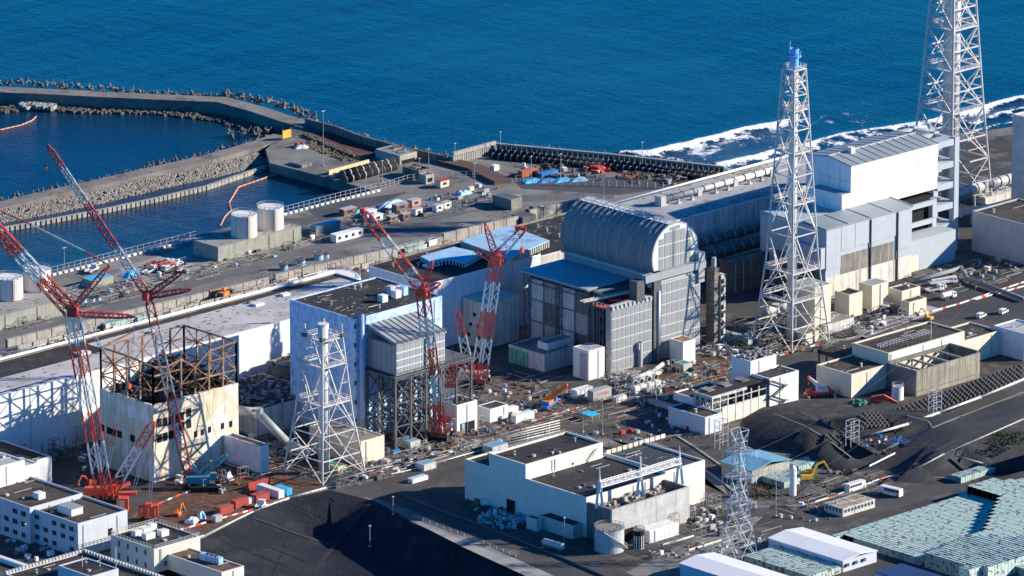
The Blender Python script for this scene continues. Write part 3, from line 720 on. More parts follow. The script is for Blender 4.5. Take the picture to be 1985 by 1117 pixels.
# side skirt of vault and blue deck roofs
mb = MB(); mb.box(xc-R3*.92,yc+.4,zb3-4.5,xc+R3*.92,yf-.2,zb3+.3); mb.build('vault_base', grey, r3)
mb = MB(); mb.box(xc-R3-.6,yc+.4,zb3-.6,xc-R3*.9,yf,zb3+.1); mb.build('gutter', lgrey, r3)
bd = M('blue deck sheet',(0.30,0.37,0.43),.08,.2,.5,streak=(.15,.25,.4),streak_amt=.2)
z_d = 28.0
pd = [P(1008,524,z_d),P(1133,563,z_d),P(1213,541,z_d),P(1083,500,z_d)]
x0_, y1_ = pd[0].x, pd[0].y; y0_ = pd[1].y
xv = xc-R3*.92
dk = thing('deck_roof','bright blue flat roof on steel trusses beside the barrel vault','roof',(x0_,y0_,0))
for i in range(7):
    ya_ = y0_+(y1_-y0_)*i/7; yb_ = ya_+(y1_-y0_)/7-.15
    mb = MB(); mb.box(x0_,ya_,z_d-.5,xv-.1,yb_,z_d); mb.build('roof_panel', bd, dk)
mb = MB(); mb.box(x0_+.5,y0_+.3,z_d-1.2,xv-.2,y1_-.3,z_d-.55); mb.build('roof_frame', dgrey, dk)
gm = M('grating blue grey',(0.12,0.16,0.2),.2,.4,.6)
yg0 = YW+9
for i in range(11):
    ya_ = y0_-.4-(i+1)*(y0_-yg0)/11
    mb = MB(); mb.box(x0_+3,ya_,z_d-1.1,xv-.1,ya_+(y0_-yg0)/11-.35,z_d-.8); mb.build('grating', gm, dk)
mb = MB()
for i in range(6): x = x0_+3+i*(xv-x0_-3)/5; mb.beam((x,y0_-.3,z_d-1.3),(x,yg0,z_d-1.3),.35)
mb.build('grating_beam', lgrey, dk)['kind']='stuff'
# trusses and columns under the deck
st = M('blue grey steel',(0.12,0.15,0.18),.2,.4,.6)
for yy in (y1_-1,(y0_+y1_)/2,y0_+.5,(y0_+yg0)/2,yg0+.5):
    for xx in (x0_+4,x0_+9.5):
        for i in range(6):
            mb = MB(); za,zb_ = i*z_d/6*.95,(i+1)*z_d/6*.95
            for (ux,uy) in ((0,0),(3,0),(3,3),(0,3)): mb.beam((xx+ux,yy+uy,za),(xx+ux,yy+uy,zb_),.35)
            mb.beam((xx,yy,za),(xx+3,yy,zb_),.22); mb.beam((xx,yy+3,zb_),(xx,yy,za),.22); mb.beam((xx,yy,zb_),(xx+3,yy,zb_),.22); mb.beam((xx,yy+3,zb_),(xx,yy,zb_),.22)
            mb.build('truss_tower_section', st, dk)
for k in range(6):
    mb = MB(); y_a = yg0+k*(y1_-yg0)/6; y_b = y_a+(y1_-yg0)/6
    mb.beam((x0_+4,y_a,z_d-1.4),(x0_+4,y_b,z_d-5),.3); mb.beam((x0_+4,y_a,z_d-5),(x0_+4,y_b,z_d-5),.3); mb.build('truss_brace', st, dk)
mb = MB(); mb.beam((x0_-6,y0_-4,z_d-2.5),(xv-6,y0_-8,z_d-2.0),.7); mb.beam((x0_-6,y0_-2.5,z_d-2.5),(xv-4,y0_-6,z_d-2.0),.5)
mb.build('crane_rail', offw, dk)
# old concrete core of the building behind the trusses
cr = thing('reactor_building','broken concrete reactor walls with blue shade and pits under the deck roof','building',(-44,-90,0))
mb = MB(); mb.box(-44,-88,0,-8,-54,24.5); mb.build('wall', concd, cr)
for i in range(4):
    for j in range(3):
        mb = MB(); mb.box(-44.3,-86+i*8,1+j*8,-44,-79+i*8,8.4+j*8); mb.build('wall_slab', [concd,offw,conc,offw][(i+j*2)%4], cr)
mb = MB(); mb.box(-62,-50,0,-44.5,-39,17); mb.build('wall', offw, cr)
for (y_,z_) in [(-47,8),(-43,8),(-47,4),(-42,4),(-45,12)]: win(cr,'n',-62,y_,z_,1.6,1.4,black,name='opening')
# stair tower and duct right of the building
tw = thing('stair_tower','slim brown and white tower standing right of the barrel roof building','tower',(-1,-101,0))
q = P(1382,662,0)
mb = MB(); mb.box(q.x-1.6,q.y-1.5,0,q.x+1.6,q.y+2,27.5); mb.build('shaft', M('tower brown',(0.22,0.17,0.13),.2,.3,.7,streak=(.4,.38,.34),streak_amt=.4), tw)
for i in range(10): mb = MB(); mb.box(q.x-1.7,q.y-1.6,2.4+i*2.6,q.x+1.7,q.y+2.1,2.6+i*2.6); mb.build('floor_band', dgrey, tw)
mb = MB(); mb.cyl((q.x+.2,q.y),.9,27.5,31.5,12); mb.build('cap', lgrey, tw)
q = P(1397,660,0); mb = MB(); mb.box(q.x-1.1,q.y-1.2,0,q.x+1.1,q.y+1.8,25); mb.build('shaft', offw, tw)
for i in range(7): mb = MB(); mb.box(q.x-1.2,q.y-1.25,2.5+i*3.2,q.x+.2,q.y-1.2,4.2+i*3.2); mb.build('opening', black, tw)
# ================================================================ unit 4 : white cover on grey base
H4 = 43.5; q = P(1650,324,H4); yw4 = q.y; wx = q.x; wxe = q.x+along(q,XA,1818)
r4 = thing('reactor_building','reactor building cover with brilliant white upper box on a pale grey base','building',(wx,yw4,0))
def zat(px_, py_, y): d = FW+RT*((px_-992.5)/FPX)-UP*((py_-558.5)/FPX); return CAM+d*((y-CAM.y)/d.y)
zlow = zat(1645,412,yw4).z; zr = zat(1818,383,yw4).z; zst = zat(1640,377,yw4).z; xl = zat(1632,400,yw4).x
depth = along(q,YB,1563)
ridge = 1.7
mb = MB(); prof = [(yw4,zlow),(yw4,H4),(yw4+depth/2,H4+ridge),(yw4+depth,H4),(yw4+depth,zlow)]
mb.ext(prof,'x',wx,wxe); mb.build('cover_wall', wclean, r4)
mb = MB(); mb.box(xl,yw4,zlow,wx-.02,yw4+depth*.72,zst); mb.build('cover_step', wclean, r4)
mb = MB(); mb.box(xl,yw4+.3,zst,wx,yw4+depth*.7,zst+.12); mb.build('step_roof', grey, r4)
rw = M('roof steel grey',(0.27,0.31,0.32),.08,.1,.5,streak=(.2,.2,.2),streak_amt=.1)
ns = 11
for s_ in (0,1):
    for i in range(ns):
        a = wx+(wxe-wx)*i/ns+.08; b = wx+(wxe-wx)*(i+1)/ns-.08
        ya_,yb_ = (yw4-.1,yw4+depth/2) if s_ == 0 else (yw4+depth/2,yw4+depth+.1)
        za,zb_ = (H4,H4+ridge) if s_ == 0 else (H4+ridge,H4)
        mb = MB(); mb.ext([(ya_,za+.05),(yb_,zb_+.05),(yb_,zb_+.4),(ya_,za+.4)],'x',a,b); mb.build('roof_panel', rw, r4)
for i in range(ns+1):
    x = wx+(wxe-wx)*i/ns; mb = MB(); mb.path([(x,yw4-.3,H4+.4),(x,yw4+depth/2,H4+ridge+.5),(x,yw4+depth,H4+.4)],.3); mb.build('roof_rib', lgrey, r4)
mb = MB(); mb.beam((wx,yw4+depth/2,H4+ridge+.5),(wxe,yw4+depth/2,H4+ridge+.5),.5); mb.build('ridge_cap', lgrey, r4)
mb = MB(); mb.box(wx+9,yw4+depth/2-3,H4+ridge,wx+11,yw4+depth/2-.5,H4+ridge+2.2); mb.build('roof_cabin', white, r4)
jm = M('joint shade',(0.42,0.43,0.43),.05,.3,.7)
for i in range(1,9):
    x = wx+(wxe-wx)*i/9; mb = MB(); mb.box(x-.05,yw4-.06,zlow+.5,x+.05,yw4,H4-.1); mb.build('panel_joint', lgrey if i%3 else jm, r4)
mb = MB(); mb.box(wx+.02,yw4-.05,(zlow+H4)/2+2,wxe-.02,yw4-.001,(zlow+H4)/2+2.06); mb.build('panel_joint', lgrey, r4)
for k in (1,2): mb = MB(); y = yw4+depth*.5*k/2; mb.box(wx-.06,y-.07,zst+.2,wx,y+.07,H4-.1); mb.build('panel_joint', jm, r4)
mb = MB(); mb.box(wx-.07,yw4+.1,zst+4,wx,yw4+depth*.7,zst+4.15); mb.build('panel_joint', jm, r4)
# grey base with sloping roof
q = P(1601,447,26.5); yb4 = q.y; bx = q.x; bxe = q.x+along(q,XA,1768)
bmat = M('base pale grey',(0.40,0.44,0.47),.05,.2,.6,streak=(.3,.32,.34),streak_amt=.15)
mb = MB(); mb.ext([(yb4,0),(yb4,26.5),(yw4+.1,zlow+.6 if zlow+.6>26.5 else 27.5),(yw4+depth*.95,27.5),(yw4+depth*.95,0)],'x',bx,bxe); mb.build('base_wall', bmat, r4)
zz = max(zlow+.6,27.5)
for i in range(4):
    a = bx-.3+(bxe-bx+.6)*i/4; b = a+(bxe-bx+.6)/4-.12; mb = MB(); mb.ext([(yb4-.5,26.55),(yw4,zz+.05),(yw4,zz+.5),(yb4-.5,27.0)],'x',a,b); mb.build('base_roof_panel', rw, r4)
    mb = MB(); mb.ext([(yb4-.6,27.0),(yw4,zz+.5),(yw4,zz+.75),(yb4-.6,27.25)],'x',b-.1,b+.2); mb.build('roof_rib', lgrey, r4)
mb = MB(); mb.box(bx-.2,yw4+depth*.1,26,bx+8,yw4+depth*.95,27); mb.build('base_roof_panel', rw, r4)
# lower walls: grey vertical panels, dark band, white below
def bq(px_,py_): return zat(px_,py_,yb4)
for i,(xa,xb) in enumerate([(1601,1630),(1630,1657),(1657,1685),(1687,1736),(1739,1767)]):
    a = bq(xa,440).x+.1; b = bq(xb,430).x-.1
    zb_ = bq(xa,[525,487,478,470,485][i]).z; mb = MB(); mb.box(a,yb4-.3,zb_,b,yb4-.002,26.3); mb.build('cladding_panel', bmat, r4)
a = bq(1630,500).x; b = bq(1733,470).x; zt_ = bq(1680,490).z
mb = MB(); mb.box(a,yb4-.15,zt_-5.5,b-.1,yb4-.002,zt_+1.6); mb.build('concrete_band', M('dark weathered concrete',(0.18,0.165,0.145),.3,.2,.85,streak=(.4,.37,.3),streak_amt=.4), r4)
mb = MB(); mb.box(bx,yb4-.2,0,bxe-.1,yb4-.002,zt_-5.6); mb.build('lower_wall', M('flaking white wall',(0.62,0.58,0.5),.15,.3,.8,streak=(.25,.2,.15),streak_amt=.45), r4)
for x in (1686,1738):
    c_ = bq(x,470).x; mb = MB(); mb.cyl((c_,yb4-.5),.35,0,26,10); mb.build('downpipe', dgrey, r4)
mb = MB(); mb.box(bx-.25,yb4+2,0,bx-.005,yw4+depth*.6,14); mb.build('concrete_band', concd, r4)
mb = MB(); mb.box(bx-2.5,yb4,12,bx-.1,yb4+14,20); mb.build('side_bay', bmat, r4)
# open concrete frame right of the cover
f4 = thing('support_frame','tall open pale grey frame structure carrying the right side of the white cover','frame',(wxe,yw4,0))
xf0 = wxe+.2; xf1 = zat(1858,300,yw4).x; xm = zat(1768,430,yw4).x
fz = [3,11,19,27,35,H4]
def colf(x,y,w=2.4,z1=H4+.8): mb = MB(); mb.box(x-w/2,y-w/2,0,x+w/2,y+w/2,z1); mb.build('column', bmat, f4)
ysf = [yw4+1,yw4+depth/2,yw4+depth-1]
for y in ysf:
    colf(xf1-1,y); colf(xf0-1.5,y,2.2,zr-.1 if y == ysf[0] else 26)
for k,z in enumerate(fz):
    for y in ysf:
        mb = MB(); mb.box(xf0-.4 if z<zr else xf0+.1,y-.9,z-2.0,xf1-2.2,y+.9,z+.4); mb.build('beam', bmat, f4)
    mb = MB(); mb.box(xf1-1.8,ysf[0]+1.3,z-1.6,xf1-.2,ysf[2]-1.3,z+.2); mb.build('beam', bmat, f4)
    mb = MB(); mb.box(xf0+.1,ysf[0]+1,z-.2,xf1-2.3,ysf[0]+5,z+.35); mb.build('floor_slab', bmat, f4)
fl = [P(1770,494,14),P(1810,484,14)]
mb = MB(); mb.box(bxe+.2,yb4+3,0,xf0+1,yw4+.0,12); mb.build('low_block', bmat, f4)
mb = MB(); mb.box(bxe+3,yb4+2.9,.2,bxe+7,yb4+3.0,6); mb.build('doorway', cream, f4)
for z in (14,21): mb = MB(); mb.box(bxe+.2,yw4-1.4,z,xf0-2,yw4-.3,z+1.8); mb.build('beam', bmat, f4)
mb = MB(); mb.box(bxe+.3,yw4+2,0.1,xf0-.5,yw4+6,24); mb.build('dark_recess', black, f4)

# low service structures between the burnt building and the cube building
for (lab,f_,h_,wm,rm) in (('low dark roofed service block in front of the long hall wall, against the cube building',(-158,-66,-128,-40),13,concd,roofd),('lower cluttered service block right behind the burnt building',(-192,-72,-160,-40),9,offw,roofb),('small pale stair block on the service roofs between the two reactors',(-150,-62,-142,-52),16.5,offw,lgrey)):
    r = thing('service_block',lab,'building',(f_[0],f_[1],0)); block(r,f_,0,h_,wm,rm,.6)
mb = MB()
for i in range(240):
    x = rnd(-190,-128); y = rnd(-70,-42); z = 13.1 if x > -159 else 9.1
    if rnd(0,1) < .5: mb.beam((x,y,z+rnd(.2,1.5)),(x+rnd(-4,4),y+rnd(-4,4),z+rnd(.2,2)),rnd(.12,.5))
    else: mb.cb((x,y,z+.6),(rnd(.6,2.4),rnd(.6,2),rnd(.5,1.6)),rnd(0,3))
mb.build('roof_pipework', M('mixed grey plant',(.24,.24,.24),.7,.5,.7), None, label='pipework and plant heaped on the service block roofs', cat='pipework')['kind'] = 'stuff'
# ================================================================ lattice towers and stacks
def tower(root, c, prof, levels, legw, brw, mat, platforms=(), fine=True, legn=8):
    """prof: [(z, half side)] ; square tower aligned with the site axes"""
    def hs(z):
        for (za,a),(zb,b) in zip(prof,prof[1:]):
            if z <= zb: return a+(b-a)*(z-za)/(zb-za)
        return prof[-1][1]
    cor = [(-1,-1),(1,-1),(1,1),(-1,1)]
    def C_(i,z): h = hs(z); return V((c[0]+cor[i%4][0]*h, c[1]+cor[i%4][1]*h, z))
    for i in range(4):
        mb = MB(); zs = sorted(set([p[0] for p in prof]+[levels[0],levels[-1]]))
        mb.path([C_(i,z) for z in zs], legw, n=legn); mb.build('leg', mat, root)
    for i in range(4):
        for k in range(len(levels)-1):
            za, zb = levels[k], levels[k+1]; a,b,d,e = C_(i,za),C_(i+1,za),C_(i,zb),C_(i+1,zb)
            mb = MB()
            m = (d+e)/2
            if (k % 2 == 0): mb.beam(a,m,brw); mb.beam(b,m,brw)
            else:
                m2 = (a+b)/2; mb.beam(m2,d,brw); mb.beam(m2,e,brw)
            mb.build('diagonal', mat, root)
            if fine:
                mb = MB()
                if k % 2 == 0:
                    q1 = a.lerp(m,.5); q2 = b.lerp(m,.5); mb.beam(q1,C_(i,(za+zb)/2),brw*.6); mb.beam(q2,C_(i+1,(za+zb)/2),brw*.6); mb.beam(q1,q2,brw*.6)
                else:
                    q1 = ((a+b)/2).lerp(d,.5); q2 = ((a+b)/2).lerp(e,.5); mb.beam(q1,C_(i,(za+zb)/2),brw*.6); mb.beam(q2,C_(i+1,(za+zb)/2),brw*.6)
                mb.build('secondary_brace', mat, root)
            mb = MB(); mb.beam(d,e,brw*1.15); mb.build('horizontal', mat, root)
    for z in platforms:
        h = hs(z)+.2; mb = MB(); x,y = c
        for (ax,ay,bx,by) in ((x-h,y-h,x+h,y-h+1.1),(x-h,y+h-1.1,x+h,y+h),(x-h,y-h+1.1,x-h+1.1,y+h-1.1),(x+h-1.1,y-h+1.1,x+h,y+h-1.1)): mb.box(ax,ay,z+.1,bx,by,z+.3)
        mb.build('walkway', mat, root)
        mb = MB(); q = [(x-h,y-h,z+.3),(x+h,y-h,z+.3),(x+h,y+h,z+.3),(x-h,y+h,z+.3),(x-h,y-h,z+.3)]; rail(mb,q,1.3,.13,2.6); mb.build('railing', mat, root)
sm_ = M('stack paint',(0.60,0.58,0.56),.06,.2,.5,streak=(.45,.33,.22),streak_amt=.2)
def ztop_center(cx, cy, py): return hgt((cx,cy,0), py)
# stack by units 3/4
nr = P(1535,685); S = 9.8; c = (nr.x+S, nr.y+S)
def zl(py, half=None):  # level from near-leg row, iterating on lean
    z = 50
    for _ in range(12):
        h = hs34(z); z = hgt((c[0]-h,c[1]-h,0), py)
    return z
Ht = hgt((c[0],c[1],0),137)
pr34 = [(0,9.8),(.31*Ht,6.6),(Ht,3.0)]
def mk(prf):
    def f(z):
        for (za,a),(zb,b) in zip(prf,prf[1:]):
            if z <= zb: return a+(b-a)*(z-za)/(zb-za)
        return prf[-1][1]
    return f
hs34 = mk(pr34)
s34 = thing('exhaust_stack','full height lattice exhaust stack with a bright blue topped pipe','stack',(c[0],c[1],0),'lattice exhaust stacks')
lv = sorted(zl(y) for y in (640,590,534,462,400,345,301,256,218,188,162,139))
tower(s34,c,pr34,[0]+lv,.7,.3,steelw,platforms=[lv[i] for i in (1,2,4,6,8,11)])
mb = MB(); mb.cyl(c,1.75,0,Ht-.5,18); mb.build('flue_pipe', sm_, s34, smooth=True)
mb = MB(); zt = hgt((c[0],c[1],0),94); mb.cyl(c,1.6,Ht-.5,zt,18,cap=False); mb.build('flue_top', M('bright blue paint',(0.16,0.42,0.80),.06,.3,.4), s34, smooth=True)
mb = MB(); mb.cyl(c,2.6,zt-3,zt-2.5,18); mb.cyl(c,1.75,zt-.6,zt,18,cap=False); mb.build('top_ring', M('bright blue paint',(0.16,0.42,0.8)), s34)
mb = MB(); ring = [(c[0]+2.6*cos(i*pi/6),c[1]+2.6*sin(i*pi/6),zt-2.5) for i in range(13)]; rail(mb,ring,1.2,.1,1.5); mb.build('top_railing', bluer, s34)
mb = MB(); mb.cyl(c,1.5,zt-1.6,zt-1.5,18); mb.build('flue_mouth', black, s34)
mb = MB(); mb.beam((c[0]-1.9,c[1]+.3,zt-2),(c[0]-1.9,c[1]+.3,zt+2.8),.16); mb.build('lightning_rod', galv, s34)
mb = MB()
for i in range(40): a = i*.3; 
mb.beam((c[0]-1.8,c[1]-1.0,2),(c[0]-1.8,c[1]-1.0,Ht),.14); mb.beam((c[0]-1.0,c[1]-1.8,2),(c[0]-1.0,c[1]-1.8,Ht),.14)
for i in range(int(Ht/1.2)): z = 2+i*1.2; mb.beam((c[0]-1.8,c[1]-1.0,z),(c[0]-1.0,c[1]-1.8,z),.08)
mb.build('ladder', galv, s34)['kind']='stuff'
# shortened stack by units 1/2
nr = P(625,941); c = (nr.x+9.9, nr.y+9.9); Ht = hgt((c[0],c[1],0),650)
pr12 = [(0,9.9),(.42*Ht,7.0),(Ht,4.6)]; hs34 = mk(pr12)
s12 = thing('exhaust_stack','shortened white lattice exhaust stack cut off level, in front of the cube building','stack',(c[0],c[1],0),'lattice exhaust stacks')
lv = sorted(zl(y) for y in (897,849,791,716,664))
tower(s12,c,pr12,[0]+lv,.72,.3,steelw,platforms=[lv[2],lv[3],lv[4]])
mb = MB(); mb.cyl(c,1.9,0,hgt((c[0],c[1],0),630),18); mb.build('flue_pipe', sm_, s12, smooth=True)
mb = MB(); zt = hgt((c[0],c[1],0),630); mb.cyl(c,1.95,zt,zt+.5,18); mb.build('flue_cap', cream, s12)
for i,(sx,sy) in enumerate(((-1,-1),(1,-1),(1,1),(-1,1))):
    h = 4.5; mb = MB(); mb.beam((c[0]+sx*h,c[1]+sy*h,Ht-1),(c[0]+sx*h*.98,c[1]+sy*h*.98,Ht+4),.7,n=8); mb.build('leg_stub', steelw, s12)
    mb = MB(); mb.cb((c[0]+sx*h,c[1]+sy*h,Ht+.2),(1.6,1.6,1.2)); mb.build('lamp_housing', dgrey, s12)
# far stack at upper right
cc_ = P(1841,392); c = (cc_.x,cc_.y); Ht = 112; 
prf = [(0,11.5),(40,8.6),(Ht,4.2)]; hs34 = mk(prf)
s4 = thing('exhaust_stack','tall white lattice stack with thick pipe behind the white cover, rising out of frame','stack',(c[0],c[1],0),'lattice exhaust stacks')
lv = [0,9,18,27,38,46,54,62,70,78,86,94,103,112]
tower(s4,c,prf,lv,.9,.38,steelw,platforms=[38,54,70,86,103])
mb = MB(); mb.cyl(c,3.3,0,Ht+4,22); mb.build('flue_pipe', M('grey stack pipe',(0.52,0.50,0.50),.05,.2,.5,streak=(.4,.38,.36),streak_amt=.2), s4, smooth=True)
mb = MB(); mb.beam((c[0]-3.2,c[1]-2,1),(c[0]-3.2,c[1]-2,Ht),.5,n=8); mb.beam((c[0]-1.4,c[1]-3.6,1),(c[0]-1.4,c[1]-3.6,Ht),.4,n=8); mb.build('riser_pipes', sm_, s4)['kind']='stuff'
for z in (38,54,70,86):
    mb = MB(); mb.cb((c[0]-5,c[1]+1.5,z+1.2),(1.4,1.4,1.6)); mb.build('floodlight_box', white, s4)
# power line pylon
nr = P(1432,1098); c = (nr.x+4.6,nr.y+4.6); Ht = hgt((c[0],c[1],0),833)
py = thing('power_pylon','white steel power line pylon with three pairs of cross arms, beside the blue roofed shed','pylon',(c[0],c[1],0))
za = [hgt((c[0],c[1],0),y) for y in (975,925,876)]
prf = [(0,4.6),(za[0],2.1),(za[2],1.5),(Ht,2.2)]
lv = [0,za[0]*.3,za[0]*.55,za[0]*.78,za[0],(za[0]+za[1])/2,za[1],(za[1]+za[2])/2,za[2],(za[2]+Ht)/2,Ht]
pm = M('pylon steel',(0.50,0.52,0.54),.06,.3,.5)
tower(py,c,prf,lv,.26,.13,pm,legn=4)
for z in za:
    for s_ in (-1,1):
        tip = V((c[0]+s_*5.6*.72,c[1]-s_*5.6*.69,z+.2)); mb = MB()
        for (ax,ay) in ((-1.8,-1.8),(1.8,1.8),(1.8,-1.8),(-1.8,1.8)):
            mb.beam((c[0]+ax,c[1]+ay,z-.4),tip,.16); mb.beam((c[0]+ax*.9,c[1]+ay*.9,z+2.0),tip,.13)
        for t_ in (.3,.55,.8):
            a = V((c[0],c[1],z-.4)).lerp(tip,t_); b = V((c[0],c[1],z+2)).lerp(tip,t_); mb.beam(a+V((.8*(1-t_),.8*(1-t_),0)),b,.12); mb.beam(a-V((.8*(1-t_),.8*(1-t_),0)),b,.12)
        mb.build('cross_arm', pm, py)
        for t_ in (.7,1.0):
            a = V((c[0],c[1],z)).lerp(tip,t_); mb = MB(); mb.beam(a,a-V((0,0,2.2)),.16); mb.build('insulator', white, py)
# ================================================================ cranes
def lattice(root, p, q, w0, w1, segs, name='boom_section', twin=False, chord=.36, lace=.21, depth=None):
    """segs: [(t0,t1,material)] ; lattice boom from p to q"""
    p = V(p); q = V(q); d = (q-p).normalized(); n = V((FW.x,FW.y,0)).normalized()
    u = d.cross(n).normalized(); t = n
    L = (q-p).length
    def wd(s):
        e = min(1, min(s,1-s)/.06+.25) if not twin else 1.0
        return (w0+(w1-w0)*s)*e
    dep = depth or .75
    for (a,b,m) in segs:
        mb = MB()
        offs = [0.0] if not twin else [-w0*.30, w0*.30]
        for o in offs:
            k = 1.0 if not twin else .42
            npn = max(2,int(L*(b-a)/((w0+w1)/2*(.9 if not twin else .7))))
            def pt(s,i):
                w_ = wd(s)*k; ci = ((-.5,-dep/2),(.5,-dep/2),(.5,dep/2),(-.5,dep/2))[i%4]
                return p+d*(L*s)+u*(o*(1-.15*s)+ci[0]*w_)+t*(ci[1]*w_/ (1 if not twin else .6))
            for i in range(4):
                ks = [a+(b-a)*j/4 for j in range(5)]
                mb.path([pt(s,i) for s in ks],chord)
            for j in range(npn):
                s0 = a+(b-a)*j/npn; s1 = a+(b-a)*(j+1)/npn
                for i in range(4):
                    if (j+i)%2: mb.beam(pt(s0,i),pt(s1,i+1),lace)
                    else: mb.beam(pt(s0,i+1),pt(s1,i),lace)
        mb.build(name, m, root)
def cable(root, pts, w=.12, m=None, name='pendant'):
    mb = MB(); mb.path([V(x) for x in pts], w); return mb.build(name, m or dgrey, root)
def frac(p0,p1,cuts):  # rows -> fractions
    return [(p0[1]-y)/(p0[1]-p1[1]) for y in cuts]
def segs_from(p0,p1,rows,first,second):
    f_ = [0]+[max(0,min(1,x)) for x in frac(p0,p1,rows)]+[1]; out = []
    for i in range(len(f_)-1): out.append((f_[i]+.004,f_[i+1]-.004,first if i%2==0 else second))
    return out
def crawler(root, c, mat, bodym, rz=0.0, L=9, W=2.2, gap=7):
    ca, sa = cos(rz), sin(rz)
    def T(x,y): return (c[0]+x*ca-y*sa, c[1]+x*sa+y*ca)
    for s_ in (-1,1):
        mb = MB(); x,y = T(0,s_*gap/2); mb.cb((x,y,.9),(L,W*.6,1.7),rz); mb.build('crawler_track', dgrey, root)
        mb = MB()
        for i in range(14): x,y = T(-L/2+.35+i*L/14,s_*gap/2); mb.cb((x,y,.9),(L/14-.15,W*.7,1.85),rz)
        mb.build('track_plates', black, root)['kind']='stuff'
    mb = MB(); x,y = T(0,0); mb.cb((x,y,1.9),(6.5,3.6,1.1),rz); mb.build('slew_base', dgrey, root)
    mb = MB(); x,y = T(-2.5,0); mb.cb((x,y,3.6),(8,3.6,2.2),rz); mb.build('machine_house', bodym, root)
    mb = MB(); x,y = T(2.8,2.2); mb.cb((x,y,3.7),(2.2,1.4,2.4),rz); mb.build('cab', bodym, root)
    mb = MB(); x,y = T(3.92,2.2); mb.cb((x,y,4.0),(.06,1.2,1.5),rz); mb.build('windscreen', glass, root)
b = P(205,975); k1 = thing('crawler_crane','largest red and white crawler crane, jib running out of the left edge','crane',b,'lattice boom cranes')
crawler(k1,(b.x+1,b.y+2),red,red,radians(-44))
mp0,mp1 = (205,970),(140,612)
lattice(k1,Pv(*mp0,b),Pv(*mp1,b),5.6,5.0,segs_from(mp0,mp1,[915,856,795,733,672],red,crwhite),twin=True,name='mast_section')
j0,j1 = (138,604),(-62,384)
lattice(k1,Pv(*j0,b),Pv(*j1,b),4.6,3.8,segs_from(j0,j1,[540,492,436],red,crwhite),twin=True,name='jib_section')
mb = MB(); q = Pv(141,603,b); mb.cb(q,(3.4,3.4,3.4),.7); mb.build('mast_head', dred, k1)
lattice(k1,Pv(138,602,b),Pv(212,515,b),2.0,1.3,[(0,1,red)],name='strut',chord=.38)
lattice(k1,Pv(140,608,b),Pv(262,614,b),2.2,1.2,[(0,1,red)],name='strut',chord=.38)
lattice(k1,Pv(210,965,b,1),Pv(299,817,b,1),3.4,2.4,[(0,.25,red),(.25,.66,crwhite),(.66,1,red)],name='derrick_section',chord=.38)
for dx in (0,5):
    cable(k1,[Pv(212+dx*.3,515,b),Pv(160+dx,487,b)],.2,red); cable(k1,[Pv(160+dx,487,b),Pv(60+dx,437,b)],.2,crwhite); cable(k1,[Pv(60+dx,437,b),Pv(-10,403,b)],.2,red)
    cable(k1,[Pv(262,614,b),Pv(250+dx,720,b),Pv(237+dx,790,b)],.12,crwhite); cable(k1,[Pv(236+dx,758,b),Pv(222+dx,820,b)],.2,crwhite); cable(k1,[Pv(222+dx,820,b),Pv(215+dx,865,b)],.25,red); cable(k1,[Pv(215+dx,865,b),Pv(200+dx,940,b)],.2,crwhite)
    cable(k1,[Pv(299+dx,820,b),Pv(296+dx,870,b)],.3,red); cable(k1,[Pv(296+dx,870,b),Pv(287+dx,980,b)],.22,crwhite); cable(k1,[Pv(283+dx,860,b),Pv(256+dx,950,b)],.2,crwhite)
    cable(k1,[Pv(160+dx,622,b),Pv(205+dx,690,b)],.2,crwhite); cable(k1,[Pv(205+dx,690,b),Pv(252,748,b)],.25,red)
mb = MB(); q = Pv(250,748,b); mb.cb(q,(1.2,1.2,1.5)); mb.build('hook_block', red, k1)
mb = MB(); q0 = P(205,968); q1 = P(252,958); mb.beam((q0.x,q0.y,2.2),(q1.x,q1.y,4.0),1.0,1.2); mb.build('counterweight_arm', dred, k1)
q = P(240,992); mb = MB(); mb.cb((q.x,q.y,2.6),(3.6,3.2,5),radians(46)); mb.build('counterweight', red, k1)
q2 = P(248,985); mb = MB(); mb.cb((q2.x,q2.y,5.2),(2.2,6.0,1.0),radians(46)); mb.build('counterweight_tray', red, k1)
mb = MB()
for i in range(7): mb.cb((q.x-1.9,q.y-1.3,.7+i*.6),(.12,1.6,.25),radians(46))
mb.build('counterweight_slabs', crwhite, k1)['kind']='stuff'
q = P(288,1008); cw = thing('counterweight_trolley','red wheeled counterweight trolley beside the largest crane','trolley',q)
for i,(dx,hh) in enumerate(((-2.3,3.6),(0,4.6),(2.3,4.0))):
    mb = MB(); mb.cb((q.x+dx*.72,q.y-dx*.69+0,1.3+hh/2),(2.1,2.6,hh),radians(-44)); mb.build('weight_stack', red, cw)
    mb = MB()
    for k in range(5): mb.cb((q.x+dx*.72-1.0,q.y-dx*.69-1.0,1.8+k*.62),(.1,1.2,.22),radians(-44))
    mb.build('slab_edges', crwhite, cw)['kind']='stuff'
for dx in (-2,2):
    for dy in (-1.3,1.3):
        mb = MB(); x=q.x+dx*.72+dy*.69; y=q.y-dx*.69+dy*.72; mb.beam((x-.35,y-.35,.75),(x+.35,y+.35,.75),1.5,n=12); mb.build('wheel', black, cw)
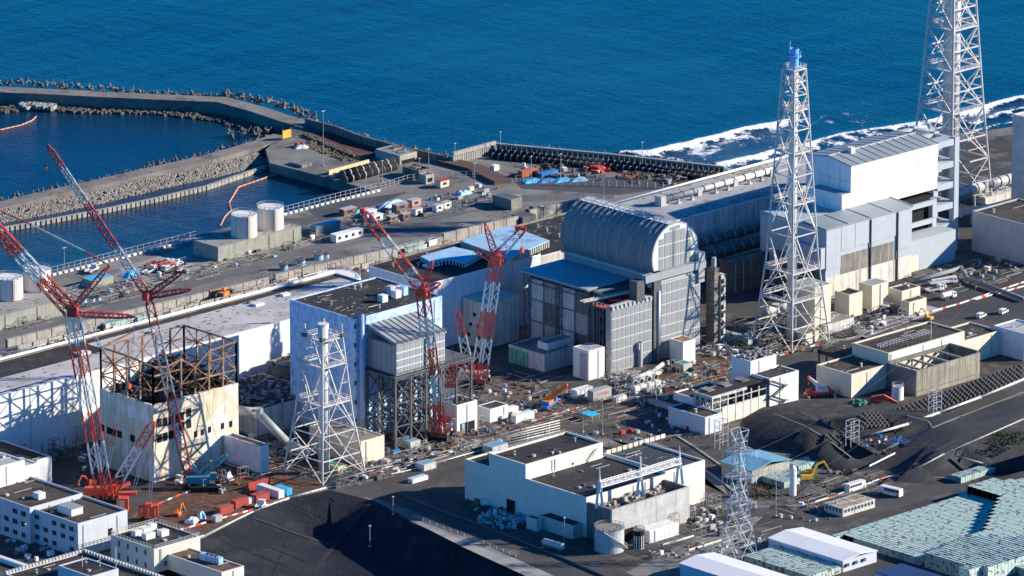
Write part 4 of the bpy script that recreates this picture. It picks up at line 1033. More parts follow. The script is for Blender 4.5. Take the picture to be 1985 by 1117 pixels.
# crane 2 (thin, teal body)
b = P(370,945); k2 = thing('crawler_crane','slender crane with teal body and dark red mast standing before the burnt building','crane',b,'lattice boom cranes')
q = P(398,948); crawler(k2,(q.x,q.y),teal,M('teal machine paint',(0.03,0.2,0.3)),radians(-40),L=10)
mp0,mp1 = (368,935),(287,575)
lattice(k2,Pv(*mp0,b),Pv(*mp1,b),3.0,2.6,segs_from(mp0,mp1,[765,632],dred,galv),name='mast_section',chord=.38)
j0,j1 = (286,572),(91,280)
lattice(k2,Pv(*j0,b),Pv(*j1,b),2.5,1.6,segs_from(j0,j1,[528,480,392,326],dred,galv),name='jib_section')
cable(k2,[Pv(286,560,b),Pv(180,405,b),Pv(115,318,b)],.3,M('pale pink steel',(.6,.45,.42)))
lattice(k2,Pv(286,573,b),Pv(358,524,b),1.8,1.2,[(0,1,dred)],name='strut'); lattice(k2,Pv(286,575,b),Pv(371,561,b),2.0,1.2,[(0,1,dred)],name='strut')
mb = MB(); mb.cb(Pv(286,574,b),(2.6,2.6,3)); mb.build('mast_head', dred, k2)
lattice(k2,Pv(372,932,b),Pv(440,882,b),2.2,1.4,[(0,1,teal)],name='derrick_section',chord=.6,lace=.3)
for o in (0,4): cable(k2,[Pv(364+o,897-o,b),Pv(392+o,928-o,b)],.35,M('pale teal steel',(.3,.55,.6)))
cable(k2,[Pv(92,284,b),Pv(98,420,b)],.09); mb = MB(); mb.cb(Pv(89,322,b),(.9,.9,1.6)); mb.build('hook_block', dgrey, k2)
cable(k2,[Pv(358,526,b),Pv(372,700,b),Pv(430,880,b)],.1)
# crane 3 (front of cube building)
b = P(852,852); k3 = thing('crawler_crane','red and white crane standing nearest, in front of the cube building','crane',b,'lattice boom cranes')
crawler(k3,(b.x+1,b.y+1),dgrey,offw,radians(-60),L=8)
mp0,mp1 = (852,848),(819,562)
lattice(k3,Pv(*mp0,b),Pv(*mp1,b),4.8,5.0,segs_from(mp0,mp1,[782,726,672,614],red,crwhite),name='mast_section',chord=.5,lace=.24,twin=True)
j0,j1 = (818,560),(701,406)
lattice(k3,Pv(*j0,b),Pv(*j1,b),4.0,2.6,segs_from(j0,j1,[537,524,492,461],red,crwhite),name='jib_section',chord=.4,lace=.2)
mb = MB(); mb.cb(Pv(703,408,b),(2.4,1.6,1.6),.6); mb.build('jib_head', red, k3)
mb = MB(); mb.cb(Pv(819,565,b),(3,3,3.2),.6); mb.build('mast_head', red, k3)
lattice(k3,Pv(820,562,b),Pv(838,505,b),2.2,1.3,[(0,1,red)],name='strut',chord=.38); lattice(k3,Pv(822,564,b),Pv(854,549,b),2.2,1.3,[(0,1,red)],name='strut',chord=.38)
mp0,mp1 = (858,846),(881,704)
lattice(k3,Pv(*mp0,b,1),Pv(*mp1,b,1),3.0,2.4,segs_from(mp0,mp1,[805,752],red,crwhite),name='derrick_section',chord=.3,twin=True)
for o in (0,6): cable(k3,[Pv(862+o*.6,832,b,-2),Pv(878+o*.6,812,b,-2)],.4,crwhite)
cable(k3,[Pv(838,505,b),Pv(880,704,b,1)],.1); cable(k3,[Pv(854,549,b),Pv(882,704,b,1)],.1)
# crane 4 (behind)
b = P(925,748); k4 = thing('crawler_crane','red and white crane farthest back, with hook over the blue roof covers','crane',b,'lattice boom cranes')
crawler(k4,(b.x+1,b.y+1),dgrey,offw,radians(-60),L=8)
mp0,mp1 = (926,745),(962,502)
lattice(k4,Pv(*mp0,b),Pv(*mp1,b),5.4,4.6,segs_from(mp0,mp1,[702,655,604,546],red,crwhite),name='mast_section',chord=.5,lace=.24,twin=True)
j0,j1 = (962,500),(1018,440)
lattice(k4,Pv(*j0,b),Pv(*j1,b),3.2,2.0,segs_from(j0,j1,[485,458],red,crwhite),name='jib_section',chord=.38)
mb = MB(); mb.cb(Pv(1008,442,b),(3.6,1.2,1.4),-.7); mb.build('jib_head', red, k4)
lattice(k4,Pv(961,498,b),Pv(940,432,b),2.4,1.3,[(0,1,red)],name='strut',chord=.38); lattice(k4,Pv(959,503,b),Pv(918,484,b),2.4,1.3,[(0,1,red)],name='strut',chord=.38)
mb = MB(); mb.cb(Pv(961,503,b),(3.4,3.4,3.6),.7); mb.build('mast_head', red, k4)
mp0,mp1 = (914,740),(887,603)
lattice(k4,Pv(*mp0,b,1),Pv(*mp1,b,1),3.8,1.8,segs_from(mp0,mp1,[690,650],red,crwhite),name='derrick_section',chord=.38)
cable(k4,[Pv(1011,446,b),Pv(1012,482,b)],.12); mb = MB(); mb.cb(Pv(1012,485,b),(1.1,1.1,1.8)); mb.build('hook_block', red, k4)
cable(k4,[Pv(918,486,b),Pv(914,520,b)],.1)
for o in (0,6): cable(k4,[Pv(893+o,712-o,b),Pv(910+o,735-o,b)],.4,crwhite)
# ================================================================ buildings in the foreground
def bpix(lab, pxn, pyt, pyb, pxr, pxl, wall, roof, par=.7, name='building', z=0.0, group=None, cat='building'):
    """box building read from its near corner (column, top row, bottom row) and the columns where the two visible walls end"""
    p = P(pxn,pyb,z); h = hgt(p,pyt)
    x0,y0 = p.x,p.y; q = V((x0,y0,z+h)) if z == 0 else V((x0,y0,z)); 
    top = V((x0,y0,p.z+hgt_rel(p,pyt)))
    x1 = x0+along(top,XA,pxr); y1 = y0+along(top,YB,pxl)
    r = thing(name, lab, cat, (x0,y0,z), group)
    block(r,(x0,y0,x1,y1),z,top.z,wall,roof,par,.45)
    return r,(x0,y0,x1,y1,top.z)
def hgt_rel(p,py_):
    k = -(py_-558.5)/FPX; a = V(p)-CAM; dr = V((0,0,1)); return (k*a.dot(FW)-a.dot(UP))/(dr.dot(UP)-k*dr.dot(FW))
def windows(root, plane, fixed, a0, a1, n, zs, w, h, skip=()):
    for j,z in enumerate(zs):
        for i in range(n):
            if (i,j) in skip: continue
            u = a0+(a1-a0)*(i+.5)/n
            f_ = win(root,plane,fixed,u,z,w+.3,h+.3,lgrey,name='window',d=.05)
            mb = MB()
            for s_ in (-1,1):
                c0 = u+s_*w/4
                if plane == 'w': mb.box(c0-w/4+.06,fixed-.09,z-h/2,c0+w/4-.06,fixed-.05,z+h/2)
                else: mb.box(fixed-.09,c0-w/4+.06,z-h/2,fixed-.05,c0+w/4-.06,z+h/2)
            g_ = mb.build('pane', glass, root); g_.parent = f_; g_.location = (0,0,0)
# ---- centre building
nw = P(1136.5,1042); XN = nw.x
def hN(px_,py_): # point on plane x=XN
    d = FW+RT*((px_-992.5)/FPX)-UP*((py_-558.5)/FPX); return CAM+d*((XN-CAM.x)/d.x)
yN = nw.y; h2 = hN(1136.5,967.5).z; y1c = hN(1019,930).y; h1 = hN(1018,905).z; y2c = hN(948,883).y; y3c = hN(901,893).y; h0 = hN(901,893).z
cb_ = thing('industrial_building','large cream stepped building with dark roofs and three white spires','building',(XN,yN,0))
cshade = M('cream cladding',(0.68,0.655,0.57),.04,.1,.65,streak=(.56,.52,.42),streak_amt=.15)
xB2 = XN+along((XN,yN,h2),XA,1290); xr1 = XN+along((XN,y1c,h1),XA,1168.5)
xstep = P(1290,921,h2).x; 
block(cb_,(XN,yN,xstep,y1c),0,h2,cshade,roofd,.5)
block(cb_,(XN,y1c+.01,xr1,y2c),0,h1,cshade,roofd,.8)
block(cb_,(XN,y2c+.01,XN+16,y3c),0,h0,cshade,roofd,.6)
q = P(1290,921,h2); yb3 = q.y; x3 = q.x+along(q,XA,1366.5); y3b = q.y+along(q,YB,1170)
block(cb_,(q.x+.01,yb3,x3,y3b),0,h2+.4,cshade,M('blue grey roof felt',(0.05,0.06,0.07),.2,.1,.8),.8)
if xr1 < q.x: block(cb_,(xr1+.01,y1c+.5,q.x-.02,y1c+8),0,h2-.3,cshade,roofd,.5)
mb = MB()
for i in range(11): x = xr1+2+i*2.6; mb.box(x,y3b-.9,h2+.5,x+1.9,y3b-.4,h2+1.9)
mb.build('parapet_blocks', cream, cb_)['kind']='stuff'
mb = MB(); mb.box(XN-.08,hN(962,975).y-2.4,0,XN-.01,hN(962,975).y+2.4,5.2); 
yd = hN(991,1000).y; mb = MB(); mb.box(XN-.08,yd-2,0,XN-.01,yd+2.2,4.8); mb.build('doorway', black, cb_)
mb = MB(); mb.box(XN-.15,yd-2.3,4.8,XN-.01,yd+2.5,5.1); mb.box(XN-.15,yd-2.3,0,XN-.01,yd-2.02,4.8); mb.build('door_frame', cream, cb_)
for (u_,z_) in ((XN+12,h1-4.4),(XN+22,h1-3.6)): win(cb_,'w',y1c,u_,z_-.2,.9,.9,black,name='vent')
# outside stair on upper block
mb = MB(); sx = xr1-8
for i in range(9): mb.box(sx+i*.55,y1c-1.3,h2+.3+i*.45,sx+i*.55+.5,y1c-.2,h2+.4+i*.45)
mb.beam((sx,y1c-1.3,h2+1.4),(sx+5,y1c-1.3,h2+5.5),.1)
mb.build('stair', galv, cb_)
mb = MB(); rail(mb,[(XN+2,y2c-.6,h1+.8),(xr1-1,y2c-.6,h1+.8),(xr1-1,y1c+1,h1+.8)],1.0,.1,2.5); mb.build('railing', lgrey, cb_)
# concrete cooling box
yb0 = hN(1183,1050).y; 
xe = P(1337,1006).x; q = P(1183,1058); yC = q.y; hC = hgt(q,990); xC1 = XN+along((XN,yC,hC),XA,1337)
t = .9
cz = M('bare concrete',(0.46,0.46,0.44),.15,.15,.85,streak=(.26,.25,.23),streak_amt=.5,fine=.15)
box_ = thing('concrete_enclosure','open topped bare concrete enclosure on the west side of the spired building','enclosure',(XN,yC,0))
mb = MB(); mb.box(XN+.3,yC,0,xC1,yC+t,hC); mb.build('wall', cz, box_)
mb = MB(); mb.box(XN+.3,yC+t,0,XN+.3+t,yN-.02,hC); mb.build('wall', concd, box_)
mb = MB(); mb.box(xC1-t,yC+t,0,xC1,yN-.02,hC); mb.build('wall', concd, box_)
for k in (.34,.66):
    mb = MB(); x = XN+(xC1-XN)*k; mb.box(x,yC+t,0,x+.6,yN-.05,hC-1.2); mb.build('partition', concd, box_)
mb = MB(); mb.box(XN+1.3,yC+t+.1,.2,xC1-1,yN-.1,2.0); mb.build('floor', black, box_)
mb = MB()
for i in range(60):
    x = rnd(XN+2,xC1-3); y = rnd(yN-4.5,yN-.8); mb.cb((x,y,hC-1.5+rnd(-1,.8)),(rnd(.6,2.2),rnd(.4,1.4),rnd(.4,1.5)),rnd(0,.4))
mb.build('pipework', conc, box_)['kind']='stuff'
mb = MB(); mb.box(XN+2,yN-5,hC-2.4,xC1-1.2,yN-.3,hC-1.9); mb.build('grating', concd, box_)
mb = MB(); mb.box(xC1-10,yC-.06,2.0,xC1-5,yC-.01,5); mb.build('door', conc, box_)
mb = MB(); xq = XN+7; mb.box(XN+2,yC-.08,0,XN+12,yC-.01,4.2); mb.build('opening', black, box_)
# spires with bridge
spx = [(1162,985,905),(1241,962,883),(1317,938,864)]
sp = thing('roof_spires','three tall white double spires joined by a white truss walkway over the enclosure','spires',(XN+3,yN-1,hC))
pts = []
for (a,b_,c_) in spx:
    q = P(a,b_,hC-.5); zt = q.z+hgt_rel(q,c_); pts.append((q,zt))
    for dx in (-.75,.75):
        mb = MB(); mb.beam((q.x+dx,q.y-dx,q.z),(q.x+dx*.25,q.y-dx*.25,q.z+(zt-q.z)*.62),1.0,w2=.7); mb.build('spire_leg', white, sp)
    mb = MB(); mb.beam((q.x,q.y,q.z+(zt-q.z)*.4),(q.x,q.y,zt),1.3,n=8,w2=.12); mb.build('spire_tip', white, sp)
za_ = hgt_rel(pts[0][0],934)+pts[0][0].z
for (a,b_) in ((pts[0][0],pts[1][0]),(pts[1][0],pts[2][0])):
    A_ = V((a.x,a.y,za_)); B2 = V((b_.x,b_.y,za_)); mb = MB(); n = 12
    for oy in (-.7,.7):
        for oz in (0,-1.9): mb.beam(A_+V((0,oy,oz)),B2+V((0,oy,oz)),.26)
        for i in range(n):
            a1_ = A_.lerp(B2,i/n); b1_ = A_.lerp(B2,(i+1)/n); mb.beam(a1_+V((0,oy,0)),b1_+V((0,oy,-1.9)) if i%2 else a1_+V((0,oy,-1.9)),.15); mb.beam(a1_+V((0,oy,-1.9)),b1_+V((0,oy,0)),.14)
    mb.box(min(A_.x,B2.x),A_.y-.6,za_-2.0,max(A_.x,B2.x),A_.y+.6,za_-1.8) if abs(A_.y-B2.y)<1 else None
    mb.build('walkway_truss', white, sp)
# annexes in front of N wall
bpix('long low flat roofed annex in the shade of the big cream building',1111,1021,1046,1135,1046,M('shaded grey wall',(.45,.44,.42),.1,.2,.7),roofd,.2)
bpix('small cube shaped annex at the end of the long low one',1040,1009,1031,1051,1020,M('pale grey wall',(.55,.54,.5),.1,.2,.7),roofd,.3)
# round tank
def tank(lab, px_, pyt, pyb, rpx, mat, group=None, roofm=None, z=0.0, n=28, stair=False, dome=False):
    p = P(px_,pyb,z); r_ = rpx/5.25; h = hgt_rel(p,pyt)
    r = thing('storage_tank', lab, 'tank', p, group)
    mb = MB(); mb.cyl((p.x,p.y),r_,z,z+h,n); mb.build('shell', mat, r, smooth=False)
    mb = MB(); mb.cyl((p.x,p.y),r_*.97,z+h,z+h+(r_*.12 if dome else .15),n,r2=r_*(.15 if dome else .97)); mb.build('roof', roofm or conct, r)
    mb = MB(); ring = [(p.x+r_*cos(2*pi*i/16),p.y+r_*sin(2*pi*i/16),z+h) for i in range(17)]; rail(mb,ring,1.1,.1,2.0); mb.build('railing', galv, r)
    if stair:
        mb = MB(); N_ = 22
        for i in range(N_):
            a = radians(-150)+radians(110)*i/N_; zz = z+h*(1-i/N_); mb.cb((p.x+(r_+.6)*cos(a),p.y+(r_+.6)*sin(a),zz),(1.3,.6,.15),a)
            if i: mb.beam((p.x+(r_+1.1)*cos(a),p.y+(r_+1.1)*sin(a),zz+1.1),(p.x+(r_+1.1)*cos(a-.087),p.y+(r_+1.1)*sin(a-.087),zz+h/N_+1.1),.12)
        mb.build('spiral_stair', lgrey, r)
    return r, p, r_, h
tk,p,r_,h = tank('round grey tank with rusty roof and curved outside stair, near the bottom edge',1181,1023,1066,26,lgrey,stair=True)
for i in range(5):
    mb = MB(); mb.cb((p.x-(r_+.02)*.2-2.2+i*.95,p.y-0,h*.72),(.02,.02,.02)); 
tk,p,r_,h = tank('slim tank striped black and white beside the panelled white box',1238,1028,1062,10,white)
for i in range(6):
    a = radians(-200+i*28); mb = MB(); mb.cb((p.x+r_*cos(a),p.y+r_*sin(a),h*.5),(.12,.5,h*.95),a); mb.build('black_stripe', black, tk)
mb = MB(); mb.cyl((p.x,p.y),r_+.05,h*.75,h+.1,20); mb.build('dark_collar', black, tk)
pb,(x0,y0,x1,y1,zt) = bpix('white box shed with a square panel grid wall, right of the striped tank',1259,1031,1054,1316,1236,white,white,0)
panels(pb,'w',x0,x1,0.1,zt,14,4,white,y0-.02,.18,.06)
# horizontal silver tank
st_ = thing('gas_tank','horizontal silver cylinder tank on cradles in the yard shade','tank',P(1073,1062))
a = P(1055,1050,2.3); b_ = P(1090,1060,2.3); mb = MB(); mb.beam(a,b_,2.4,n=16); mb.build('shell', galv, st_, smooth=False)
mb = MB(); d = (b_-a).normalized(); mb.beam(a,a-d*.7,2.4,n=16,w2=1.2); mb.beam(b_,b_+d*.7,2.4,n=16,w2=1.2); mb.build('end_caps', galv, st_)['kind']='stuff'
for t_ in (.2,.8): c_ = a.lerp(b_,t_); mb = MB(); mb.cb((c_.x,c_.y,.6),(.6,2,1.2),radians(0)); mb.build('cradle', concd, st_)
# ---- process building right (1580-1900)
p = P(1650,772); hl = hgt(p,729.6); x0,y0 = p.x,p.y; xl_ = x0+along((x0,y0,hl),XA,1722); yl_ = y0+along((x0,y0,hl),YB,1582.6)
pbld = thing('process_building','cream stepped building with brown black roofs and thin white parapets','building',(x0,y0,0))
block(pbld,(x0,y0,xl_,yl_),0,hl,cream,roofb,.6)
hu = hgt((xl_,y0,0),688); xu = xl_+along((xl_,y0,hu),XA,1870); yu = y0+along((xl_,y0,hu),YB,1652)
block(pbld,(xl_+.01,y0,xu,yu),0,hu,cream,roofb,.6)
xr_ = xu+along((xu,y0,hl),XA,1940); block(pbld,(xu+.01,y0,xr_,yl_-2),0,hl+.4,cream,roofb,.6)
q = P(1652,676,hl); block(pbld,(x0+14,yl_+.5,xl_+18,yl_+13),hl-1.0,hl,roofd,roofb,.6)
for i in range(4): mb = MB(); mb.box(x0+14.2,yl_+1+i*3.8,0,x0+14.7,yl_+1.5+i*3.8,hl-1); mb.build('post', dgrey, pbld)
mb = MB(); mb.box(xl_+1.5,y0-.06,hl+.5,xu-2.5,y0-.01,hu-.2); mb.build('white_panel', wclean, pbld)
mb = MB()
for i in range(14): z = i*.9; mb.beam((xl_+.8,y0-.25,z+.5),(xl_+1.5,y0-.25,z+.5),.1)
mb.beam((xl_+.8,y0-.25,.3),(xl_+.8,y0-.25,hu),.12); mb.beam((xl_+1.5,y0-.25,.3),(xl_+1.5,y0-.25,hu),.12); mb.build('ladder', galv, pbld)
mb = MB(); ym = (y0+yu)/2-2; rail(mb,[(xl_+3,ym,hu+.1),(xu-10,ym,hu+.1)],1.3,.13,1.6); rail(mb,[(xl_+3,ym+1.6,hu+.1),(xu-10,ym+1.6,hu+.1)],1.3,.13,1.6); mb.build('roof_walkway_railing', galv, pbld)
mb = MB(); mb.beam((xl_+24,y0+2,hu),(xl_+24,y0+2,hu+9),.22); mb.build('mast', galv, pbld)
mb = MB(); mb.beam((xl_+12,y0+3,hu),(xl_+12,y0+3,hu+10),.18); mb.build('mast', brown, pbld)
# concrete open box
p = P(1776,769); hc_ = hgt(p,720); X_,Y_ = p.x,p.y; xe_ = X_+along((X_,Y_,hc_),XA,1900)
ob = thing('concrete_enclosure','open topped stained concrete enclosure against the cream stepped building','enclosure',(X_,Y_,0))
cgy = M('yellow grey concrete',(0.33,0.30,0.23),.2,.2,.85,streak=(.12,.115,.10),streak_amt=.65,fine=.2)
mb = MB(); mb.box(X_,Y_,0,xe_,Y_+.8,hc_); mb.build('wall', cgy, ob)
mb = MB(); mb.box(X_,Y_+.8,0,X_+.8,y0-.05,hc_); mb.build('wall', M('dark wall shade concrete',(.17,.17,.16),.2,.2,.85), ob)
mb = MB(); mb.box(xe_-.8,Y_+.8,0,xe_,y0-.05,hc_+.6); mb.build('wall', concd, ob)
mb = MB(); mb.box(X_+1,y0-.5,hc_-1,xe_-1,y0-.07,hc_+.5); mb.build('inner_beam', concd, ob)
for i in range(5): x = X_+5+i*7; mb = MB(); mb.box(x,Y_+.8,hc_-1.6,x+.6,y0-.5,hc_-.8); mb.build('cross_beam', conc, ob)
for i in range(6): x = X_+2+i*5.6; mb = MB(); mb.box(x,y0-.45,2,x+4.6,y0-.1,hc_-1.6); mb.build('inner_panel', cream, ob)
mb = MB(); mb.box(X_+.2,Y_-.05,1.6,xe_-2,Y_-.01,1.8); mb.build('conduit', dgrey, ob)
tank('small white tank at the corner of the stained concrete enclosure',1740,749,774,11,white,roofm=white)
# ---- damaged building with exposed frame (1300-1545)
p = P(1380,828); hd = hgt(p,770); x0,y0 = p.x,p.y; xd1 = x0+along((x0,y0,hd),XA,1487); yd1 = y0+along((x0,y0,hd),YB,1345)
db = thing('damaged_building','damaged white building with exposed steel frame corner and stained lower wall','building',(x0,y0,0))
dw = M('rain stained white wall',(0.68,0.64,0.55),.1,.2,.75,streak=(.45,.33,.2),streak_amt=.35)
mb = MB(); mb.box(x0+5.2,y0,0,xd1,y0+.4,hd*.55); mb.box(x0+.1,y0,0,x0+5.2,y0+.4,hd*.13); mb.build('wall', dw, db)
mb = MB(); mb.box(x0+.3,y0+.8,0,xd1,yd1-.4,hd*.12); mb.build('floor', black, db)
mb = MB(); mb.box(x0+1,yd1-.6,0,xd1,yd1,hd-1); mb.box(xd1-.5,y0+.5,0,xd1,yd1-.7,hd-1); mb.build('inner_wall', concd, db)
mb = MB(); mb.box(x0,y0,hd-.9,xd1-10,yd1,hd); mb.build('roof_slab', offw, db)
mb = MB(); mb.box(x0+.6,y0+.6,hd+.004,xd1,yd1-.6,hd+.05); mb.build('roof', roofd, db)
for i in range(3): mb = MB(); mb.box(x0+3+i*8.5,y0+5,hd+.06,x0+6.5+i*8.5,y0+9.5,hd+.5); mb.build('skylight', conct, db)
for i in range(8):
    x = x0+.2+i*(xd1-x0-.4)/7; mb = MB(); mb.box(x-.2,y0-.1,0,x+.2,y0+.3,hd-.9); mb.build('column', offw, db)
for k in (.55,.78): mb = MB(); mb.box(x0,y0-.08,hd*k-.15,xd1,y0+.3,hd*k+.15); mb.build('beam', offw, db)
for k in (.25,.4): mb = MB(); mb.box(x0,y0-.08,hd*k-.15,x0+5.2,y0+.3,hd*k+.15); mb.build('beam', offw, db)
for i in range(4):
    y = y0+.3+i*(yd1-y0-.6)/3; mb = MB(); mb.box(x0-.1,y-.2,0,x0+.3,y+.2,hd-.9); mb.build('column', lgrey, db)
    if i < 3:
        ya = y; yb_ = y+(yd1-y0-.6)/3
        for j in range(2):
            z0_ = j*(hd-1)/2; z1_ = (j+1)*(hd-1)/2; mb = MB(); mb.beam((x0,ya,z0_),(x0,yb_,z1_),.22); mb.beam((x0,yb_,z0_),(x0,ya,z1_),.22); mb.beam((x0,ya,z1_),(x0,yb_,z1_),.28); mb.build('cross_brace', lgrey, db)
mb = MB()
for i in range(40): a = V((rnd(x0+1,xd1-1),rnd(y0+1,yd1-2),rnd(2,hd-3))); mb.beam(a,a+V((rnd(-3,3),rnd(-2,2),rnd(-2,1))),.16)
mb.build('wreckage', lgrey, db)['kind']='stuff'
xe2 = xd1+along((xd1,y0,hd+1),XA,1545)
blk = block(db,(xd1+.5,y0-.8,xe2,yd1),0,hd+.6,white,roofd,.4)
mb = MB(); mb.box(xd1+.05,y0-.5,0,xd1+.45,y0+2,hd+.5); mb.build('dark_joint', dgrey, db)
sw = P(1418,715); hq = hd
q = P(1457,727,hd*.95); ux0,uy0 = P(1455,703,hd+5.2).x,P(1455,703,hd+5.2).y
ux1 = ux0+along((ux0,uy0,hd+5.2),XA,1505); uy1 = uy0+along((ux0,uy0,hd+5.2),YB,1418)
block(db,(ux0,uy0,ux1,uy1),0,hd+5.2,white,roofd,.4)
mb = MB()
for i in range(70): mb.cb((rnd(ux0+1,ux1-1),rnd(uy0+1,uy1-1),hd+5.6+rnd(0,.6)),(rnd(.3,1.8),rnd(.3,1.2),rnd(.3,1.1)),rnd(0,3))
mb.build('roof_wreckage', M('mixed debris',(.25,.24,.23),.7,1.2,.8), db)['kind']='stuff'
lx1 = x0-.2; q = P(1303,800); block(db,(x0-8.5,yd1-14,x0-.3,yd1+4),0,6.0,M('pale blue wall',(.55,.6,.66),.06,.2,.6),roofd,.4)
block(db,(x0+3,yd1+.2,x0+21,yd1+13),4.5,6.8,white,roofb,.5)
# zig-zag outside stair with its supports
es = thing('outside_stair','zigzag steel stair on the white end wall of the damaged building','stair',(xd1+2,y0-2,0))
for f_ in range(4):
    mb = MB(); za,zb_ = f_*hd/4,(f_+1)*hd/4; xa,xb = (xd1+1.5,xd1+7.5) if f_%2 == 0 else (xd1+7.5,xd1+1.5)
    mb.beam((xa,y0-1.9,za),(xb,y0-1.9,zb_),.18,.5); mb.beam((xa,y0-1.0,za),(xb,y0-1.0,zb_),.18,.5); mb.beam((xa,y0-1.9,za+1.1),(xb,y0-1.9,zb_+1.1),.1); mb.build('flight', dgrey, es)
    mb = MB(); mb.box(min(xb,xb+ (1.2 if f_%2==0 else -1.2)),y0-2.1,zb_-.1,max(xb,xb+(1.2 if f_%2==0 else -1.2)),y0-.85,zb_+.05); mb.build('landing', dgrey, es)
# ---- offices lower left
ow = M('office wall blue grey',(.50,.53,.56),.06,.2,.65,streak=(.35,.37,.4),streak_amt=.2)
r,(x0,y0,x1,y1,zt) = bpix('three storey office with brown roof at the left edge, right half',152,1020,1081,247,59.4,ow,roofb,.8)
windows(r,'n',x0,y0+1,y1-1,5,[2.2,5.8,9.2],2.2,1.5,skip=[(1,0),(3,2)])
mb = MB(); mb.box(x0+5,y0+9,zt+.06,x0+10,y0+16,zt+2.4); mb.build('roof_hut', white, r)
mb = MB(); mb.box(x0+4.8,y0+8.8,zt+2.4,x0+10.2,y0+16.2,zt+2.6); mb.build('roof_hut_cover', grey, r)
mb = MB(); ring = [(x0+6,y1-4,zt+.1),(x1-2,y1-4,zt+.1)]
mb = MB(); mb.box(x0+13,y0-.06,4.5,x0+15,y0-.01,7); mb.build('window', black, r)
r,(a0,b0,a1,b1,z2) = bpix('three storey office with brown roof at the left edge, left half',59.0,989,1055,160,-50,ow,roofb,.8)
windows(r,'n',a0,b0+1,b1-1,6,[2.4,6.2,9.8],2.4,1.6,skip=[(2,2),(4,1)])
mb = MB(); mb.box(a0+9,b0+6,z2+.06,a0+12,b0+9,z2+2.2); mb.build('roof_vent', white, r)
q = P(3,950,z2); mb = MB(); r2_ = thing('roof_house','white block house on the office roof at the left edge','roof house',(q.x,q.y,z2))
block(r2_,(q.x-2,q.y+2,q.x+12,q.y+14),z2+.1,z2+7,wclean,lgrey,.5); block(r2_,(q.x+12.01,q.y+3,q.x+19,q.y+12),z2+.1,z2+4.2,wclean,lgrey,.5)
r,(x0,y0,x1,y1,zt) = bpix('white porch block with pale blue roof beside the left office',160,1038,1068,180,143,M('porch wall',(.6,.62,.64)),skyb,.1)
r,(x0,y0,x1,y1,zt) = bpix('two storey cream office with railing round a dark roof and air units',299,1067.5,1112,388,214.4,M('warm grey wall',(.58,.55,.48),.06,.2,.65),roofd,.5)
windows(r,'n',x0,y0+2,y1-2,4,[2,6.3],.9,1.8); windows(r,'w',y0,x0+3,x1-2,4,[2.4],1.2,1.6)
mb = MB(); rail(mb,[(x0,y0,zt+.5),(x1,y0,zt+.5),(x1,y1,zt+.5),(x0,y1,zt+.5),(x0,y0,zt+.5)],1.2,.12,1.6); mb.build('railing', lgrey, r)
for i,(fx,fy,w_) in enumerate(((.35,.5,4),(.5,.72,3.6),(.62,.45,3.2),(.3,.72,3),(.7,.8,2.6))):
    cx,cy = x0+(x1-x0)*fx,y0+(y1-y0)*fy; mb = MB(); mb.box(cx-w_/2,cy-1.2,zt+.1,cx+w_/2,cy+1.2,zt+2.1)
    mb.build('air_unit', white, None, label='white air conditioning unit on the railed office roof', cat='air conditioner', group='air units on the railed office roof')
r,(x0,y0,x1,y1,zt) = bpix('single storey building with rusty brown roof at the bottom, by the dark bank',430,1112,1140,473,305,M('warm white wall',(.62,.6,.54),.06,.2,.65),M('rusty roof',(.13,.08,.05),.4,.2,.9,spot=(.05,.05,.05),spot_amt=.45,spot_scale=.15),.4)
for i in range(4):
    q = P(398+i*8,1086-i*2+i*4,zt); mb = MB(); mb.box(q.x-1,q.y-1.6,zt+.1,q.x+1,q.y+1.6,zt+2.3); mb.build('air_unit', skyb, None, label='pale blue cooling unit in a row on the rusty roof', cat='air conditioner', group='cooling units on the rusty roof')
q = P(163,1067,11); r = thing('office_building','wide dark flat roof with white ribbed parapet cut by the bottom edge','building',(q.x,q.y,0))
xw = q.x-34; ys0 = q.y-52
block(r,(xw,ys0,q.x,q.y),0,10.2,ow,roofd,.6)
mb = MB()
for i in range(24): mb.box(xw+i*1.42,q.y-.9,10.9,xw+i*1.42+.9,q.y-.1,11.7)
for i in range(36): mb.box(q.x-.9,ys0+i*1.44,10.9,q.x-.1,ys0+i*1.44+.9,11.7)
mb.build('parapet_ribs', offw, r)['kind']='stuff'
q2 = P(170,1128,10.3); block(r,(q2.x-4,q2.y-6,q2.x+8,q2.y+10),10.3,14,ow,roofd,.4,name='penthouse_wall')
for i,(a,b_) in enumerate(((160,1117),(194,1118),(225,1100))): q = P(a,b_,10.8); mb = MB(); mb.beam(q,q+V((0,0,7)),.2); mb.build('aerial_mast', galv, None, label='thin aerial mast on the bottom left roof', cat='mast', group='aerial masts on the bottom left roof')
r,_ = bpix('long narrow white canopy over pipework in the bottom left corner',48,1098,1106,57,-30,white,white,0)
# ---- warehouses lower right
r,(x0,y0,x1,y1,zt) = bpix('white roofed warehouse with two roof slopes at the bottom, beside the mint boxes',1634,1089,1110,1699.4,1490,M('blue grey cladding',(.5,.54,.6),.05,.2,.6),None,0)
xm_ = (x0+x1)/2
for (a,b_,za,zb_) in ((x0-.3,xm_,zt,zt+.9),(xm_,x1+.3,zt+.9,zt)):
    mb = MB(); mb.ext([(a,za+.02),(b_,zb_+.02),(b_,zb_+.25),(a,za+.25)],'y',y0-.3,y1+.3); mb.build('roof_slope', wclean, r)
for i in range(4): mb = MB(); y = y0+4+i*8; mb.box(x0-.9,y,zt-1.6,x0-.02,y+1,zt-.9); mb.build('vent_hood', lgrey, r)
for i in range(3): mb = MB(); mb.box(x0+1+i*4,y0-.7,zt-1.9,x0+2.4+i*4,y0-.02,zt-1.0); mb.build('vent_hood', dgrey, r)
